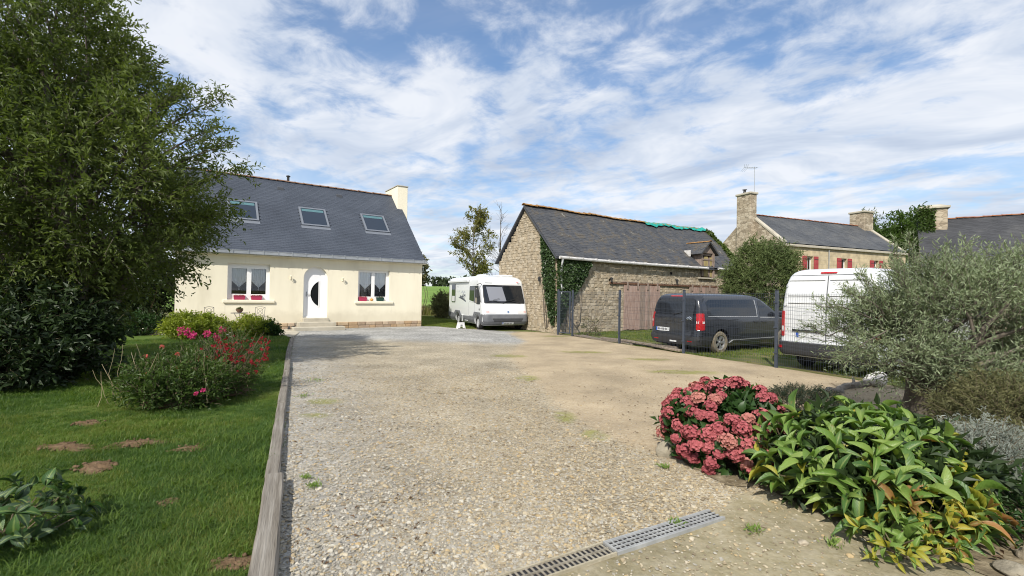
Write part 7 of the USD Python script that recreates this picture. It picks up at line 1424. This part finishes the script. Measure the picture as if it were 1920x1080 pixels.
# weeds on the gravel and moss along the sleepers
weed_pts = [('green weed tuft on the gravel near the nearest sleeper', at(590, 915), 0.07), ('second small weed tuft close to the sleeper', at(573, 900), 0.05), ('weed growing through the galvanised drain grate', at(1268, 985), 0.06), ('low weeds on the sandy edge right of the drain', at(1415, 1000), 0.08), ('little weed at the foot of the hydrangea', at(1245, 880), 0.06), ('weed patch on the gravel beside the third sleeper', at(570, 745), 0.18), ('weed patch on the gravel by the fourth sleeper', at(590, 715), 0.25), ('young weeds among the stones before the glossy shrub', at(1560, 1025), 0.07)]
for k, (lab, c, r) in enumerate(weed_pts):
    rw = np.random.default_rng(200 + k); n = 26; u = rvec(rw, n); u[:, 2] = np.abs(u[:, 2]) + 0.15
    P0 = np.column_stack([rw.normal(0, r * 0.40, n), rw.normal(0, r * 0.32, n), np.full(n, 0.01)])
    p = thing('weed', lab, 'weed', (c[0], c[1], 0.008)); part(p, 'weed_leaves', leaves(P0, u, rvec(rw, n), rw.uniform(0.03, 0.06, n), 0.012), green_ms[1]); part(p, 'grass', mv(tuft(rw, 16, 0.06, r * 0.4, 0.005), (0, 0, 0)), grass_ms[0])
N = 1700; r = 2.4 + 9 * rgv.random(N); th = rgv.uniform(-0.6, 0.75, N); P = np.column_stack([np.sin(th) * r, np.cos(th) * r, np.full(N, 0.022)]); keep = contains_xy(DRIVE.buffer(-0.05), P[:, :2]) & (meshkit.fbm(np.column_stack([P[:, :2] * 0.9, 0 * r]), 3, 31) > 0.45); P = P[keep]; n = len(P)
e1 = rgv.uniform(0, 6.28, n); litter_m = leafy('fallen_leaf', [(0.0, (0.07, 0.045, 0.025)), (0.5, (0.15, 0.085, 0.045)), (1.0, (0.28, 0.17, 0.08))], trans=0.1, rough=0.8)
solo('fallen_leaves', leaves(P, np.column_stack([np.cos(e1), np.sin(e1), rgv.uniform(0, 0.3, n)]), np.array([0, 0, 1.0]) + rvec(rgv, n) * 0.4, rgv.uniform(0.02, 0.05, n), rgv.uniform(0.008, 0.02, n), 0.4, 0.1), litter_m, 'scattered brown fallen leaves and twigs on the gravel', 'leaves', kind='stuff')
# leaf litter and soil of the flower bed
_b = [(1.72, 5.1), (1.85, 4.5), (2.2, 4.0), (2.45, 3.5), (2.72, 3.1), (3.1, 2.7), (3.6, 2.3), (9, 2.0), (9.5, 6.0), (7.2, 6.9), (6.2, 6.9), (5.3, 6.7), (4.4, 6.8), (3.6, 6.5), (2.6, 5.8)]
bed = sg.Polygon(_b).buffer(0.06, 4)
_e = np.array(bed.exterior.segmentize(0.08).coords); _n = meshkit.fbm(np.column_stack([_e * 5, np.zeros(len(_e))]), 3, 77) - 0.5
bed = sg.Polygon(_e + _n[:, None] * 0.28).buffer(0)
solo('flower_bed', tri_poly(bed, 0.4, 0.016), noisy('bed_soil', [(0.3, (0.10, 0.078, 0.05)), (0.5, (0.19, 0.155, 0.10)), (0.7, (0.32, 0.27, 0.185))], scale=7, detail=9, rough=0.95, bump=0.9, bscale=30, spec=0.1), 'dark soil of the planted bed under the hydrangea and olive', 'flower bed', kind='structure')
solo('garden_soil', tri_poly(sg.Point(-4.7, 6.75).buffer(0.5).union(sg.Point(-4.5, 7.3).buffer(0.4)), 0.4, 0.05), soil_m, 'bare soil under the flowering plants on the lawn', 'flower bed', kind='structure')
rs_ = np.random.default_rng(171); P, n = [], 700
q = rs_.uniform((1.7, 2.3), (5.5, 6), (n, 2)); q = q[contains_xy(bed, q)]; n = len(q); a = rs_.uniform(0, 6.28, n)
solo('leaf_litter', leaves(np.column_stack([q, np.full(n, 0.04)]), np.column_stack([np.cos(a), np.sin(a), rs_.uniform(0, 0.6, n)]), np.array([0, 0, 1.0]) + rvec(rs_, n) * 0.5, rs_.uniform(0.03, 0.08, n), rs_.uniform(0.012, 0.03, n), 0.4, 0.1), litter_m, 'dead leaves lying on the soil under the shrubs', 'leaves', kind='stuff')
rose = bush('red_flower_plant', 'small plant with a few red flowers at the far right of the bed', (3.72, 3.28, 0), (0.25, 0.22, 0.32), 60, hyd_leaf_m, 0.04, 0.02, seed=181)
for c in [(-0.1, -0.1, 0.30), (0.02, -0.05, 0.33), (0.1, -0.12, 0.26), (0.0, -0.15, 0.22)]: part(rose, 'flower', blossom(rf, np.array(c), 0.03, 14, 0.9), red_flower_m)
p = thing('dry_plant', 'dry bare stems with brown tufts leaning before the barn wall', 'plant', (2.95, 19.3, 0)); rd = np.random.default_rng(191)
part(p, 'stem', join([limb(rd, (rd.uniform(-0.1, 0.8), rd.normal() * 0.1, 0), (rd.uniform(-0.2, 1.0), rd.normal() * 0.2, rd.uniform(0.4, 0.95)), 0.012, 0.005, 0.05, 5, 4) for _ in range(9)]), twig_m)
cc_ = rd.uniform((0, -0.15, 0.1), (0.8, 0.15, 0.7), (14, 3)); part(p, 'foliage', foliage(rd, cc_, rvec(rd, 14), 4, 5, 0.15, 0.07, 0.03)[0], dry_m)
